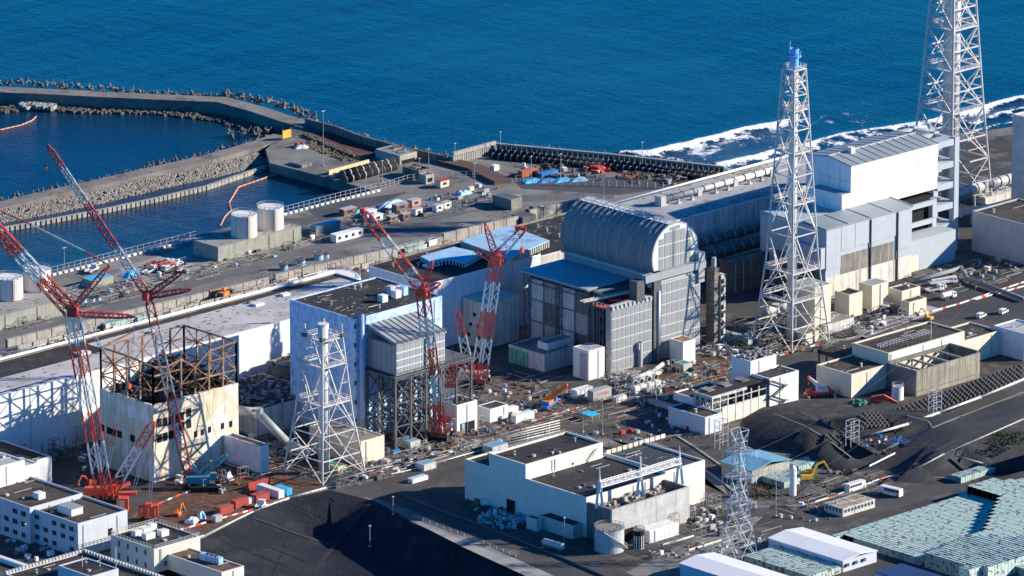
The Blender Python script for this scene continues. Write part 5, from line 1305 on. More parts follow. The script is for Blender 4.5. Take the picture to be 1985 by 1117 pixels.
q = P(1318,1093,4.6); r = thing('warehouse','white roofed warehouse cut by the bottom edge, left of the mint boxes','building',(q.x,q.y,0))
xA = q.x+along(q,XA,1384); xm_ = (q.x+xA)/2
mb = MB(); mb.box(q.x,q.y-40,0,xA,q.y,4.6); mb.build('wall', M('blue grey cladding',(.5,.54,.6)), r)
for (a,b_,za,zb_) in ((q.x-.3,xm_,4.6,5.6),(xm_,xA+.3,5.6,4.6)):
    mb = MB(); mb.ext([(a,za+.02),(b_,zb_+.02),(b_,zb_+.25),(a,za+.25)],'y',q.y-40,q.y+.3); mb.build('roof_slope', wclean, r)
q = P(1735,1097,5); r = thing('warehouse','navy blue roof at the bottom edge beside the big field of mint boxes','building',(q.x,q.y,0))
mb = MB(); mb.box(q.x-9,q.y-22,0,q.x+3,q.y,4.8); mb.build('wall', ow, r); mb = MB(); mb.box(q.x-9.4,q.y-22,4.82,q.x+3.3,q.y+.3,5.1); mb.build('roof', navy, r)
# shed with blue roof
p = P(1458,939); h = hgt(p,914); x0,y0 = p.x,p.y; x1 = x0+along((x0,y0,h),XA,1531); y1 = y0+along((x0,y0,h),YB,1399)
r = thing('shed','long shed with a bright blue grey metal roof behind the pylon','shed',(x0,y0,0))
mb = MB(); mb.box(x0,y0,0,x1,y1,h); mb.build('wall', conc, r)
n = 8
for s_ in (0,1):
    for i in range(n):
        ya = y0-.6+(y1-y0+1.2)*i/n; yb_ = ya+(y1-y0+1.2)/n-.08; xm_ = (x0+x1)/2; a,b_ = ((x0-.6,xm_) if s_ == 0 else (xm_,x1+.6)); za,zb_ = (h,h+1.5) if s_ == 0 else (h+1.5,h)
        mb = MB(); mb.ext([(a,za+.05),(b_,zb_+.05),(b_,zb_+.3),(a,za+.3)],'y',ya,yb_); mb.build('roof_sheet', bluer, r)
p = P(1537,960); mb = MB(); mb.cyl((p.x,p.y),1.15,0,9.6,16); mb.cyl((p.x,p.y),1.15,9.6,10.6,16,r2=.3); mb.build('silo', white, label='slender white upright silo right of the blue roofed shed', cat='silo')
# prefab block with brown flat roof
for k,(a,b_,lab) in enumerate(((1598,1633.6,'west'),(1633.6,1696,'east'))): pass
r,(x0,y0,x1,y1,zt) = bpix('long prefab office with brown stained flat roof and a window band, near the mint field',1633.6,987,1003,1696,1598,offw,M('rusty flat roof',(.36,.30,.22),.3,.3,.85,spot=(.2,.13,.07),spot_amt=.4),.1,name='prefab_office')
windows(r,'w',y0,x0+.5,x1-.5,9,[1.9],1.0,1.1); windows(r,'n',x0,y0+.5,y1-.5,5,[1.9],.9,1.1)
mb = MB(); mb.box(x0+(x1-x0)*.5,y0-.02,zt+.07,x0+(x1-x0)*.5+.25,y1,zt+.2); mb.build('roof_seam', offw, r)
# ---- cream buildings below unit 4
def simple(lab,*a,**k): return bpix(lab,*a,**k)
simple('tall cream block between the lattice stack and the white cover',1579,560,650,1611,1535,cream,grey,.3)
simple('dark brown screened wall building left of the lattice stack',1412,512,573,1500,1395,M('brown screen',(.14,.1,.08),.3,.3,.8),concd,.4)
simple('cream block with open dark roof next to tall cream block',1646,575,617,1672,1618,cream,roofd,.6)
simple('cream block with pale grey slab roof under unit four cover',1690,555,603,1722,1665,cream,grey,.1)
simple('weathered cream block with rubble on its roof, right of the slab roofed one',1748,567,596,1784,1722,cream,roofd,.4)
simple('lower cream annex joined to the rubble roofed block',1762,588,612,1796,1745,cream,roofb,.3)
simple('low wide white ledge building at the foot of the cream blocks',1600,632,650,1655,1560,offw,conct,.2)
simple('small cream hut between the legs of the lattice stack',1562,649,669,1588,1535,cream,conct,.1)
simple('white blue corner building at right edge with vents',1985,650,700,2030,1926,M('white blue wall',(.6,.66,.74)),lgrey,.5)
simple('long grey duct roofed hall with dark brown roof at right edge',2010,445,520,2100,1885,lgrey,roofb,.6)
simple('cream tower building cut by the right edge near the beach',2014,238,438,2110,1963,M('grey beige wall',(.5,.49,.44)),cream,.6)
simple('white walled pipe building behind the stack base at right',1910,385,398,1975,1885,offw,offw,.1)
# ---- small buildings below units 2/3
r,(x0,y0,x1,y1,zt) = bpix('white block with an open vehicle doorway right of the nearest crane',886,788,846,925,850,wclean,roofd,.3)
mb = MB(); mb.box(x0+1.5,y0-.06,0,x1-1.2,y0-.01,4.2); mb.build('doorway', black, r); mb = MB(); mb.box(x0+2.0,y0-.4,0,x0+3.4,y0-.1,4); mb.build('open_door', skyb, r)
bpix('low white cabin block right of the vehicle doorway block',950,795,820,985,925,white,roofb,.2)
r,(x0,y0,x1,y1,zt) = bpix('white walled building with green stained corner below the blue deck',1055,690,722,1115,986,offw,conct,.4)
mb = MB(); mb.box(x0-.08,y0+(y1-y0)*.45,0,x0-.01,y1,zt-.6); mb.build('green_sheet', M('torn green sheet',(.05,.28,.2),.3,.5,.7,streak=(.5,.5,.45),streak_amt=.5), r)
r,(x0,y0,x1,y1,zt) = bpix('bent white wall block beside the green stained building',1062,668,712,1113,1042,white,conct,.2)
r,(x0,y0,x1,y1,zt) = bpix('white boxy tower building with a torn open right side',1141,682,738,1172,1111,white,lgrey,.2)
mb = MB()
for i in range(14): a = V((x1+rnd(.2,4),y0+rnd(0,3),rnd(2,9))); mb.beam(a,a+V((rnd(-3,3),rnd(-1,1),rnd(-.4,.4))),.2)
mb.build('torn_framework', brown, r)['kind']='stuff'
mb = MB(); mb.box(x0-.07,y0+1.0,.5,x0-.01,y0+4.5,zt-1); mb.build('pinkish_panel', M('pinkish board',(.42,.36,.36)), r)
r,(x0,y0,x1,y1,zt) = bpix('white cabin tower with rusty striped roof right of the barrel building',1324,665,705,1348,1298,white,rust,.2)
bpix('small grey hut with green roof under the rusty striped roof tower',1325,708,722,1342,1308,lgrey,green,.1)
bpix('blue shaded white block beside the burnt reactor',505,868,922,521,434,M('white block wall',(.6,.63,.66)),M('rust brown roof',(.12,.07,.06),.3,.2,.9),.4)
bpix('low cream block behind the shortened stack',700,858,905,745,600,cream,conct,.3)
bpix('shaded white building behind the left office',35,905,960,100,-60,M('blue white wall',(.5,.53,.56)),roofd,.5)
bpix('white slab roofed shed below the steel gantry',745,812,832,795,700,offw,offw,.2)
bpix('small pale green and yellow hut by the foot of the shortened stack',655,906,918,672,630,M('pale yellow board',(.6,.56,.34)),green,.1)
# ================================================================ breakwaters and harbour
def strip(name, a, b, w, z0, z1, mat, lab=None, cat=None):
    pass
def wall_between(pts, w, z0, z1, mat, name, lab, cat, kind=None):
    """thick wall or mole through world points, w wide (towards the camera)"""
    pts = [V((p.x,p.y,0)) for p in pts]; L = []; R_ = []
    for i,p in enumerate(pts):
        d = (pts[min(i+1,len(pts)-1)]-pts[max(i-1,0)]).normalized(); n = V((-d.y,d.x,0))
        L.append(p+n*w/2); R_.append(p-n*w/2)
    mb = MB(); n = len(pts)
    vs = [(p.x,p.y,z0) for p in L]+[(p.x,p.y,z0) for p in R_]+[(p.x,p.y,z1) for p in L]+[(p.x,p.y,z1) for p in R_]
    fs = []
    for i in range(n-1):
        fs += [(2*n+i,2*n+i+1,3*n+i+1,3*n+i)[::-1],(i,i+1,2*n+i+1,2*n+i)[::-1],(n+i,n+i+1,3*n+i+1,3*n+i),(i,i+1,n+i+1,n+i)]
    fs += [(0,n,3*n,2*n),(n-1,2*n-1,4*n-1,3*n-1)[::-1]]
    mb.add(vs,fs); return mb.build(name, mat, None, label=lab, cat=cat, kind=kind)
ZB = -5.0
mole = M('mole concrete',(0.22,0.20,0.18),.25,.1,.9,spot=(.12,.11,.1),spot_amt=.35,fine=.25)
out = [P(x,y,ZB) for x,y in [(-40,172),(60,176),(200,183),(330,189),(430,193),(500,212),(560,232),(600,243)]]
wall_between(out, 8.5, SEA-3, ZB, mole, 'breakwater','outer concrete breakwater curving down from the left edge','breakwater')
inn = [P(x,y,ZB-1) for x,y in [(-60,411),(0,397),(100,373),(200,351),(300,328),(400,306),(500,278),(545,262)]]
wall_between(inn, 7.5, SEA-3, ZB-1.06, mole, 'breakwater','inner concrete breakwater with boulders along its near side','breakwater')
sp_ = [P(x,y,-8.3) for x,y in [(-60,456),(0,442),(100,424),(200,405),(300,384),(400,360),(515,321)]]
wall_between(sp_, 1.6, SEA-3, -8.3, conc, 'sheet_pile_wall','thin pale sheet pile wall crossing the harbour basin','harbour wall')
mb = MB()
for a,b_ in zip(sp_,sp_[1:]):
    n = int((b_-a).length/2.2)
    for i in range(n): c_ = a.lerp(b_,i/n); mb.cb((c_.x-.7,c_.y-.7,-9.3),(.5,.5,2.0),.8)
mb.build('pile_rib', concd, None, label='close row of ribs along the thin harbour wall', cat='piles').__setitem__('kind','stuff')
# tetrapods
def tetra_mesh(r=1.7):
    mb = MB(); dirs = [V((0,0,1)),V((.943,0,-.333)),V((-.471,.816,-.333)),V((-.471,-.816,-.333))]
    for d in dirs: mb.beam((0,0,0)+d*0 if False else V((0,0,0)), d*r, r*.72, n=6, w2=r*.42)
    me = bpy.data.meshes.new('tetrapod'); me.from_pydata([tuple(v) for v in mb.v],[],mb.f); me.materials.append(tetra); return me
TM = tetra_mesh()
NT = [0]
def tetrapods(line, z, n, spread, grp, lab, s0=.6, s1=1.0, dz=.9):
    segL = [(a,b_,(b_-a).length) for a,b_ in zip(line,line[1:])]; tot = sum(s[2] for s in segL)
    big = MB()
    for i in range(n):
        t_ = (i+rnd(-.4,.4))/n*tot; t_ = max(0,min(tot-.01,t_))
        for a,b_,l in segL:
            if t_ <= l: break
            t_ -= l
        p = a.lerp(b_,t_/l); d = (b_-a).normalized(); nn = V((-d.y,d.x,0)); p = p+nn*rnd(*spread)
        o = bpy.data.objects.new('tetrapod', TM); COL.objects.link(o)
        s_ = rnd(s0,s1); o.scale = (s_,)*3; o.location = (p.x,p.y,z+rnd(-dz,dz*.6)); o.rotation_euler = (rnd(-.6,.6),rnd(-.6,.6),rnd(0,6.3))
        o['label'] = lab; o['category'] = 'tetrapod'; o['group'] = grp; NT[0] += 1
def offl(pts, d):  # offset pixel line to world
    return pts
tetrapods([P(x,y,-6) for x,y in [(-20,160),(60,163),(200,174),(330,184),(430,187)]], -5.6, 62, (-1.5,2.5), 'tetrapods seaward of the outer breakwater','grey concrete tetrapod piled on the sea side of the outer breakwater')
tetrapods([P(x,y,-6) for x,y in [(430,186),(500,196),(560,212),(610,232)]], -5.0, 46, (-2.5,2.5), 'tetrapods at the breakwater bend','pale concrete tetrapod heaped where the outer breakwater meets land',.7,1.1,1.2)
tetrapods([P(x,y,-6) for x,y in [(610,235),(680,258),(760,280),(840,300),(900,300)]], -6.0, 52, (-1,1.5), 'tetrapods below the shore road parapet','small pale tetrapod in the row seaward of the shore road parapet',.55,.8)
tetrapods([P(x,y,-7) for x,y in [(-20,393),(100,365),(200,343),(300,319),(400,298),(520,262)]], -7.2, 60, (-1,1), 'tetrapods on the far side of the inner breakwater','dark concrete tetrapod in the row along the inner breakwater',.6,.9)
tetrapods([P(x,y,-8) for x,y in [(455,262),(500,250),(550,244),(575,240)]], -8.2, 34, (-5,5), 'tetrapods in the inner corner','tetrapod half sunk in the corner between the two breakwaters',.55,.9)
tetrapods([P(x,y,-7) for x,y in [(960,283),(1100,294),(1250,309),(1400,322)]], -6.6, 36, (0,1.5), 'tetrapods beyond the pipe wall','small tetrapod behind the long dark sea wall',.45,.7)
# boulders, joined
def rocks(name, line, z, n, spread, s, mat, lab):
    mb = MB(); segL = [(a,b_,(b_-a).length) for a,b_ in zip(line,line[1:])]; tot = sum(q[2] for q in segL)
    for i in range(n):
        t_ = rnd(0,tot-.01)
        for a,b_,l in segL:
            if t_ <= l: break
            t_ -= l
        p = a.lerp(b_,t_/l); d = (b_-a).normalized(); nn = V((-d.y,d.x,0)); u = rnd(*spread); p = p+nn*u
        k = rnd(.5,1.2)*s; base = len(mb.v)
        zz = z(u) if callable(z) else z
        pts = []
        for v in ((-1,-1,-1),(1,-1,-1),(1,1,-1),(-1,1,-1),(-.7,-.6,1),(.8,-.7,1),(.6,.7,1),(-.8,.6,1)):
            pts.append((p.x+v[0]*k*rnd(.4,.7),p.y+v[1]*k*rnd(.4,.7),zz+v[2]*k*rnd(.3,.5)))
        mb.add(pts,[(3,2,1,0),(4,5,6,7),(0,1,5,4),(1,2,6,5),(2,3,7,6),(3,0,4,7)])
    o = mb.build(name, mat, None, label=lab, cat='rocks'); o['kind'] = 'stuff'; return o
il = [P(x,y,ZB-2) for x,y in [(-60,427),(0,414),(100,395),(200,374),(300,349),(400,328),(510,300)]]
rocks('rubble_bank', il, lambda u: -8.4+u*.5, 3800, (-3.6,3.2), .7, M('rubble mix',(0.27,0.25,0.22),.5,.7,.9,fine=.3), 'pale boulders heaped along the near side of the inner breakwater')
rocks('shore_rocks', [P(x,y,-9) for x,y in [(-20,212),(60,205),(180,212),(300,213),(430,228),(500,250)]], -9.6, 700, (-4,4), 1.3, rockd, 'dark rocks inside the outer breakwater')
rocks('shore_rocks', [P(x,y,-9) for x,y in [(40,206),(75,203),(110,207)]], -8.6, 90, (-5,3), 1.6, rock, 'lighter rock heap by the outer breakwater')
rocks('shore_rocks', [P(x,y,-8.5) for x,y in [(520,318),(560,325),(620,345),(680,362),(700,366)]], -8.8, 500, (-3,4), 1.3, rockd, 'dark rocks below the intake land edge')
# boom floats
def boom(pts, z, lab):
    r = thing('float_boom', lab, 'float boom', P(pts[0][0],pts[0][1],z)); w = [P(x,y,z) for x,y in pts]
    for a,b_ in zip(w,w[1:]):
        n = max(1,int((b_-a).length/2.6))
        for i in range(n):
            mb = MB(); mb.beam(a.lerp(b_,(i+.06)/n),a.lerp(b_,(i+.94)/n),.55,n=8); mb.build('float', M('pale orange float',(.62,.33,.22)), r)
boom([(562,331),(520,343),(462,363),(444,393),(448,408),(436,420),(427,438)],SEA+.3,'orange float boom bending across the harbour basin')
boom([(70,226),(62,234),(40,243),(0,252)],SEA+.3,'short float boom at the left edge inside the outer breakwater')
# shore road parapet, wall with pipes, corner buttress wall
def pline(pts,z): return [P(x,y,z) for x,y in pts]
wall_between(pline([(592,228),(650,243),(700,262),(780,283),(860,300)],-2.5), .8, QZ-.1, -2.8, concd, 'shore_parapet','long curved concrete parapet along the shore road','wall')
wall_between(pline([(860,303),(920,318),(975,345)],-3.6), 7.5, QZ-.1, -4.6, M('rusty ramp',(.11,.07,.06),.25,.2,.9), 'ramp','dark reddish ramp road sloping down behind the culvert','ramp')
r = thing('buttress_wall','pale concrete buttressed wall running up to the sea corner','wall',P(880,300,-3))
w = pline([(878,300),(960,278)],-2.5); mb = MB(); mb.beam(w[0],w[1],1.2,2.0); mb.build('cap', conc, r)
for i in range(20): c_ = w[0].lerp(w[1],i/19); mb = MB(); mb.cb((c_.x-.6,c_.y-.6,-4.4),(.8,1.8,3.2),radians(0)); mb.build('buttress', conc, r)
r = thing('sea_wall','long dark sea wall with thick black pipes at its foot, beside the open sea','wall',P(960,280,-3))
w = pline([(962,279),(1180,299),(1405,324)],-2.0)
for a,b_ in zip(w,w[1:]):
    mb = MB(); mb.beam(a,b_,1.4,.6); mb.build('cap', conc, r)
    n = 22
    for i in range(n): c_ = a.lerp(b_,(i+.5)/n); mb = MB(); mb.cb((c_.x,c_.y,-4.2),((b_-a).length/n-.4,.8,4.0),atan2((b_-a).y,(b_-a).x)); mb.build('panel', concd, r)
    d = (b_-a).normalized(); nn = V((d.y,-d.x,0))
    for k,zz in ((3.5,-4.4),(7.5,-4.9)):
        mb = MB(); mb.beam(a+nn*k+V((0,0,zz+2)),b_+nn*k+V((0,0,zz+2)),2.4,n=10); mb.build('pipe', black, r, smooth=True)
        for i in range(18): c_ = a.lerp(b_,(i+.5)/18)+nn*k+V((0,0,zz+2)); mb = MB(); mb.beam(c_-d*.15,c_+d*.15,2.65,n=10); mb.build('pipe_band', grey, r)
# culvert head and ribbed pipes
r,(x0,y0,x1,y1,zt) = bpix('square concrete culvert head with pale slab roof near the ramp',775,303,320,808,728,conc,conct,.2,name='culvert_head',z=QZ)
mb = MB(); mb.box(x0+1,y0-.06,QZ,x1-1,y0-.01,zt-2); mb.build('opening', black, r)
r = thing('intake_pipes','fat black ribbed intake pipes beside the culvert head','pipes',P(700,330,QZ))
for k,(a,b_) in enumerate((((668,348),(765,322)),((664,338),(760,313)))):
    A = P(a[0],a[1],QZ+1.6); B = P(b_[0],b_[1],QZ+1.6); mb = MB(); mb.beam(A,B,3.2,n=12); mb.build('pipe', black, r, smooth=True)
    for i in range(9): c_ = A.lerp(B,i/8); d = (B-A).normalized(); mb = MB(); mb.beam(c_-d*.2,c_+d*.2,3.5,n=12); mb.build('pipe_band', lgrey if i%2 else dgrey, r)
for k,(a,b_) in enumerate((((638,333),(716,312)),((648,338),(728,316)))):
    A = P(a[0],a[1],-4.5); B = P(b_[0],b_[1],-4.5); mb = MB(); mb.prism([(A.x,A.y),(B.x,B.y),(B.x,B.y+.7),(A.x,A.y+.7)],QZ+.1,-4.0); mb.build('intake_wall', M('sunlit cream concrete',(.62,.52,.32),.1,.2,.8), label='sunlit cream intake wall, %s of the pair' % ('rear' if k == 0 else 'front'), cat='wall')
rocks('rubble_edge', [P(x,y,QZ) for x,y in [(590,262),(640,285),(700,308),(728,300)]], QZ+.4, 300, (-1.5,1.5), 1.2, rockd, 'dark rubble edging round the rusty field')
rocks('dry_weeds', [P(x,y,QZ) for x,y in [(600,275),(650,298),(690,312)]], QZ+.2, 160, (-4,3), .9, plant, 'dry weeds between the rubble edging and the quay')
r,(x0,y0,x1,y1,zt) = bpix('ruined roofless concrete shed on the quay',812,334,350,835,780,concd,roofb,.5,z=QZ)
r,(x0,y0,x1,y1,zt) = bpix('small two level concrete pump house with dark openings on the quay',826,342,358,841,812,conc,conct,.3,z=QZ); win(r,'w',y0,(x0+x1)/2,QZ+1.5,2.6,1.6,black,name='opening')
# big white tanks on their platform building
tw_ = M('tank white warm',(.68,.63,.55),.04,.2,.5,streak=(.5,.45,.38),streak_amt=.2)
def tankhouse(lab,*a): return bpix(lab,*a,z=QZ,name='tank_house')
r,(x0,y0,x1,y1,zt) = tankhouse('grey steel clad building carrying two white tanks',423,480,508,584,375,M('steel sheet wall',(.30,.31,.27),.2,.3,.6,streak=(.2,.2,.17),streak_amt=.5),M('pale flat roof',(.30,.29,.27),.15,.1,.8),.1); ZH = zt
r2,(a0,b0,a1,b1,z3) = tankhouse('grey steel clad building at the left edge carrying two white tanks',-150,652,680,133,-260,M('steel sheet wall',(.3,.31,.27)),M('pale flat roof',(.3,.29,.27)),.1)
for (px_,pyt,pyb,rp,lab) in ((473,415,457,26.5,'white tank, nearer of the right pair'),(524,401,442,27,'white tank, farther of the right pair'),(18,537,577,27,'white tank, nearer of the left pair'),(72,522,560,27,'white tank, farther of the left pair')):
    tk,p,r_,h = tank(lab+' behind the sea wall',px_,pyt,pyb,rp,tw_,'big white harbour tanks',white,ZH,24)
    for i in range(4):
        a = radians(-170+i*55); mb = MB(); mb.cb((p.x+r_*cos(a),p.y+r_*sin(a),ZH+h/2),(.14,.35,h),a); mb.build('seam', dgrey if i == 1 else lgrey, tk)
bpix('little scaffolded shed with bright blue roof below the right tanks',613,440,458,660,601,M('mesh grey',(.3,.3,.27)),tarp,.0,z=QZ,name='shed')
bpix('scaffolded shed with blue roof left of the debris yard',178,545,560,220,158,M('mesh grey',(.3,.3,.27)),tarp,.0,z=QZ,name='shed')
bpix('green roofed shed at the right end of the tall sea wall',991,388,408,1012,955,conct,M('dull green roof',(.08,.14,.13),.1,.2,.7),.1,z=QZ,name='shed')
# quay fence of thin posts
def fence(pts, z, h, step, lab, mat=None, base=None):
    r = thing('mesh_fence', lab, 'fence', P(pts[0][0],pts[0][1],z)); w = [P(x,y,z) for x,y in pts]
    for a,b_ in zip(w,w[1:]):
        n = max(1,int((b_-a).length/step)); mb = MB()
        for k in (.15,.55,1.0): mb.beam(a+V((0,0,h*k)),b_+V((0,0,h*k)),.1)
        mb.build('rail', mat or galv, r)
        for i in range(n): c_ = a.lerp(b_,i/n); mb = MB(); mb.beam(c_,c_+V((0,0,h)),.16); mb.build('post', mat or galv, r)
        if base:
            for i in range(n): c_ = a.lerp(b_,(i+.5)/n); mb = MB(); mb.cb((c_.x-1.2,c_.y-1.2,z+.4),(step*.6,.8,.8),atan2((b_-a).y,(b_-a).x)); mb.build('ballast_block', white, r)
fence([(100,533),(200,508),(300,483),(380,463)],QZ,3.0,2.6,'long quay fence on white blocks, left of the tanks',base=True)
fence([(548,416),(640,392),(738,368)],QZ,3.0,2.6,'quay fence on white blocks right of the tanks',base=True)
fence([(738,368),(790,352),(850,345),(930,345)],QZ,2.6,2.6,'mesh fence along the inlet behind the cabins')
fence([(1000,352),(1030,358),(1180,362),(1300,366)],QZ,2.6,3.0,'mesh fence behind the barrel roof')
fence([(990,302),(1100,312),(1300,338),(1390,345)],QZ,2.4,3.2,'fence at the foot of the long dark sea wall')
fence([(0,600),(150,560),(300,521),(440,486),(600,444),(700,420)],QZ,1.6,3.0,'low fence between quay road and white sea wall')
# ================================================================ vehicles, cabins, containers and clutter
def seat(px_,py_,z=0.0): return P(px_,py_,z)
class LB(MB):
    """mesh builder in the local frame of a thing standing at o turned by rz"""
    def __init__(s,o,rz): MB.__init__(s); s.o=V(o); s.rz=rz
    def build(s,*a,**k):
        ca,sa = cos(s.rz),sin(s.rz); s.v = [(s.o.x+x*ca-y*sa, s.o.y+x*sa+y*ca, s.o.z+z) for x,y,z in s.v]; return MB.build(s,*a,**k)
def one(name,lab,cat,o,rz,w,d,h,mat,group=None,trim=None,lid=None):
    """small box-like equipment: body, plinth, lid and door leaf"""
    r = thing(name,lab,cat,o,group)
    m = LB(o,rz); m.box(-w/2,-d/2,.12,w/2,d/2,h); m.build('body',mat,r)
    m = LB(o,rz); m.box(-w/2-.05,-d/2-.05,h,w/2+.05,d/2+.05,h+.12); m.build('lid',lid or mat,r)
    m = LB(o,rz); m.box(-w*.3,-d/2-.06,.3,w*.05,-d/2-.002,h*.85); m.build('door',trim or lgrey,r)
    return r
def cabin(lab,px_,py_,w,d,h,mat,roofm,z=0.0,rz=0.0,group=None,nw=2,name='site_cabin'):
    o = seat(px_,py_,z); o = o+V((w/2*cos(rz)-d/2*-sin(rz),w/2*sin(rz)+d/2*cos(rz),0))
    r = thing(name,lab,'cabin',o,group)
    m = LB(o,rz); m.box(-w/2,-d/2,.2,w/2,d/2,h); m.build('wall',mat,r)
    m = LB(o,rz); m.box(-w/2-.15,-d/2-.15,h,w/2+.15,d/2+.15,h+.16); m.build('roof',roofm,r)
    m = LB(o,rz); m.box(-w/2+.1,-d/2+.1,0,w/2-.1,d/2-.1,.2); m.build('base',dgrey,r)
    for i in range(nw):
        u = -w/2+w*(i+.5)/nw; m = LB(o,rz); m.box(u-w/nw*.2,-d/2-.07,h*.4,u+w/nw*.2,-d/2-.002,h*.78); m.build('window',glass,r)
    return r
def shipping(lab,px_,py_,w,mat,z=0.0,rz=0.0,d=2.44,h=2.6,group=None,name='shipping_container'):
    o = seat(px_,py_,z); o = o+V((w/2*cos(rz)+d/2*-sin(rz),w/2*sin(rz)+d/2*cos(rz),0))
    r = thing(name,lab,'container',o,group)
    m = LB(o,rz); m.box(-w/2,-d/2,.1,w/2,d/2,h); m.build('body',mat,r)
    m = LB(o,rz); n = int(w/.6)
    for i in range(n): m.box(-w/2+.1+i*w/n,-d/2-.05,.3,-w/2+.1+i*w/n+.28,d/2+.05,h-.15)
    m.build('ribs',mat,r)['kind']='stuff'
    for s_ in (-1,1):
        m = LB(o,rz); m.box(s_*w/2-.06,-d/2,.1,s_*w/2+.06,d/2,.3); m.box(s_*w/2-.06,-d/2,h-.15,s_*w/2+.06,d/2,h+.03); m.build('end_frame',mat,r)
    for s_ in (-1,1):
        m = LB(o,rz); m.box(-w/2-.08,-.02+s_*d*.25-d*.22,.35,-w/2-.01,s_*d*.25+d*.22,h-.2); m.build('door',mat,r)
    return r
def wheels(r,o,rz,xs,half,rad=.48):
    for x in xs:
        for s_ in (-1,1):
            m = LB(o,rz); m.beam((x,s_*half-.16,rad),(x,s_*half+.16,rad),rad*2,n=12); w = m.build('wheel',black,r)
            m = LB(o,rz); m.beam((x,s_*(half+.1)-.08,rad),(x,s_*(half+.1)+.08,rad),rad*.9,n=8); c = m.build('hub',lgrey,r); 
def truck(lab,px_,py_,rz,body,kind='flat',z=0.0,L=7.0,group=None):
    o = seat(px_,py_,z); r = thing('truck',lab,'truck',o,group)
    m = LB(o,rz); m.box(L/2-1.9,-1.15,.7,L/2,1.15,1.7); m.box(L/2-1.9,-1.1,1.7,L/2-.35,1.1,2.6); m.build('cab',body,r)
    m = LB(o,rz); m.quad((L/2-.3,-1.0,1.75),(L/2-.3,1.0,1.75),(L/2-.42,1.0,2.5),(L/2-.42,-1.0,2.5)); m.build('windscreen',glass,r)
    for s_ in (-1,1): m = LB(o,rz); m.box(L/2-1.5,s_*1.12-.02,1.75,L/2-.6,s_*1.12+.02,2.4); m.build('side_window',glass,r)
    m = LB(o,rz); m.box(-L/2,-.5,.55,L/2-1.9,.5,.85); m.build('chassis',dgrey,r)
    if kind == 'flat': m = LB(o,rz); m.box(-L/2,-1.2,.9,L/2-2.1,1.2,1.1); m.box(-L/2,-1.2,1.1,L/2-2.1,-1.12,1.6); m.box(-L/2,1.12,1.1,L/2-2.1,1.2,1.6); m.build('flatbed',lgrey,r)
    elif kind == 'tank': m = LB(o,rz); m.beam((-L/2+.2,0,1.9),(L/2-2.3,0,1.9),2.0,n=14); m.build('tank',white,r)
    elif kind == 'pump':
        m = LB(o,rz); m.box(-L/2,-1.1,.9,L/2-2.1,1.1,1.7); m.build('pump_deck',white,r)
        for i in range(3): m = LB(o,rz); m.beam((-L/2+1,(-.6+.6*i),2.1),(L/2-.2,(-.6+.6*i),2.9),.35); m.build('boom_section',white,r)
    else: m = LB(o,rz); m.box(-L/2,-1.2,.9,L/2-2.1,1.2,3.0); m.build('cargo_box',white,r)
    wheels(r,o,rz,(L/2-1.2,-L/2+1.2,-L/2+2.3),1.0); return r
def van(lab,px_,py_,rz,body,z=0.0,L=4.6,bus=False,group=None):
    h = 2.0 if not bus else 2.9; L = 8.5 if bus else L; o = seat(px_,py_,z); r = thing('bus' if bus else 'van',lab,'bus' if bus else 'van',o,group); w = 1.15 if bus else .85
    m = LB(o,rz); prof = [(-L/2,.4),(L/2-.1,.4),(L/2,1.1),(L/2-(.25 if bus else 1.0),h*.62 if not bus else 1.6),(L/2-(.35 if bus else 1.7),h),(-L/2+.1,h)]
    n = len(prof); m.add([(x,-w,z_) for x,z_ in prof]+[(x,w,z_) for x,z_ in prof],[(i,(i+1)%n,n+(i+1)%n,n+i) for i in range(n)]+[tuple(range(n-1,-1,-1)),tuple(range(n,2*n))]); m.build('body',body,r)
    nwin = 5 if bus else 2
    for s_ in (-1,1):
        for i in range(nwin):
            a = -L/2+.3+i*(L*.72/nwin); m = LB(o,rz); m.box(a,s_*w-.02,h*.55,a+L*.72/nwin-.15,s_*w+.02,h*.88); m.build('window',glass,r)
    x0_,z0_ = prof[3]; x1_,z1_ = prof[4]; m = LB(o,rz); m.quad((x0_+.03,-w*.85,z0_+.05),(x0_+.03,w*.85,z0_+.05),(x1_+.05,w*.85,z1_-.06),(x1_+.05,-w*.85,z1_-.06)); m.build('windscreen',glass,r)
    wheels(r,o,rz,(L/2-1.0,-L/2+1.0),w-.1,.36 if not bus else .48); return r
def lamp(lab,px_,py_,h=9,z=0.0,arm=0.0,group=None,heads=1):
    o = seat(px_,py_,z); r = thing('lamp_post',lab,'lamp post',o,group)
    m = MB(); m.beam(o,o+V((0,0,h)),.3,n=8,w2=.18); m.build('pole',galv,r)
    if arm: m = MB(); m.path([o+V((0,0,h)),o+V((arm*.3,-arm*.3,h+.5)),o+V((arm,-arm,h+.4))],.14,n=6); m.build('arm',galv,r)
    for k in range(heads):
        m = MB(); q = o+V((arm+(k-.5*(heads-1))*.9,-arm,h+.35)); m.cb(q,(.9,.45,.22)); m.build('lamp_head',lgrey,r)
    m = MB(); m.cb(o+V((0,0,.15)),(.8,.8,.3)); m.build('footing',conc,r); return r
def barriers(pts,z,lab,step=3.0,mats=None,group=None):
    mats = mats or (white,red); w = [P(x,y,z) for x,y in pts]; r = thing('safety_barrier',lab,'barrier row',w[0],group); k = 0
    for a,b_ in zip(w,w[1:]):
        n = max(1,int((b_-a).length/step))
        for i in range(n):
            c_ = a.lerp(b_,(i+.5)/n); m = MB(); m.cb((c_.x,c_.y,z+.3),((b_-a).length/n-.12,.25,.55),atan2((b_-a).y,(b_-a).x)); m.build('barrier_block',mats[k%len(mats)],r); k += 1
    return r
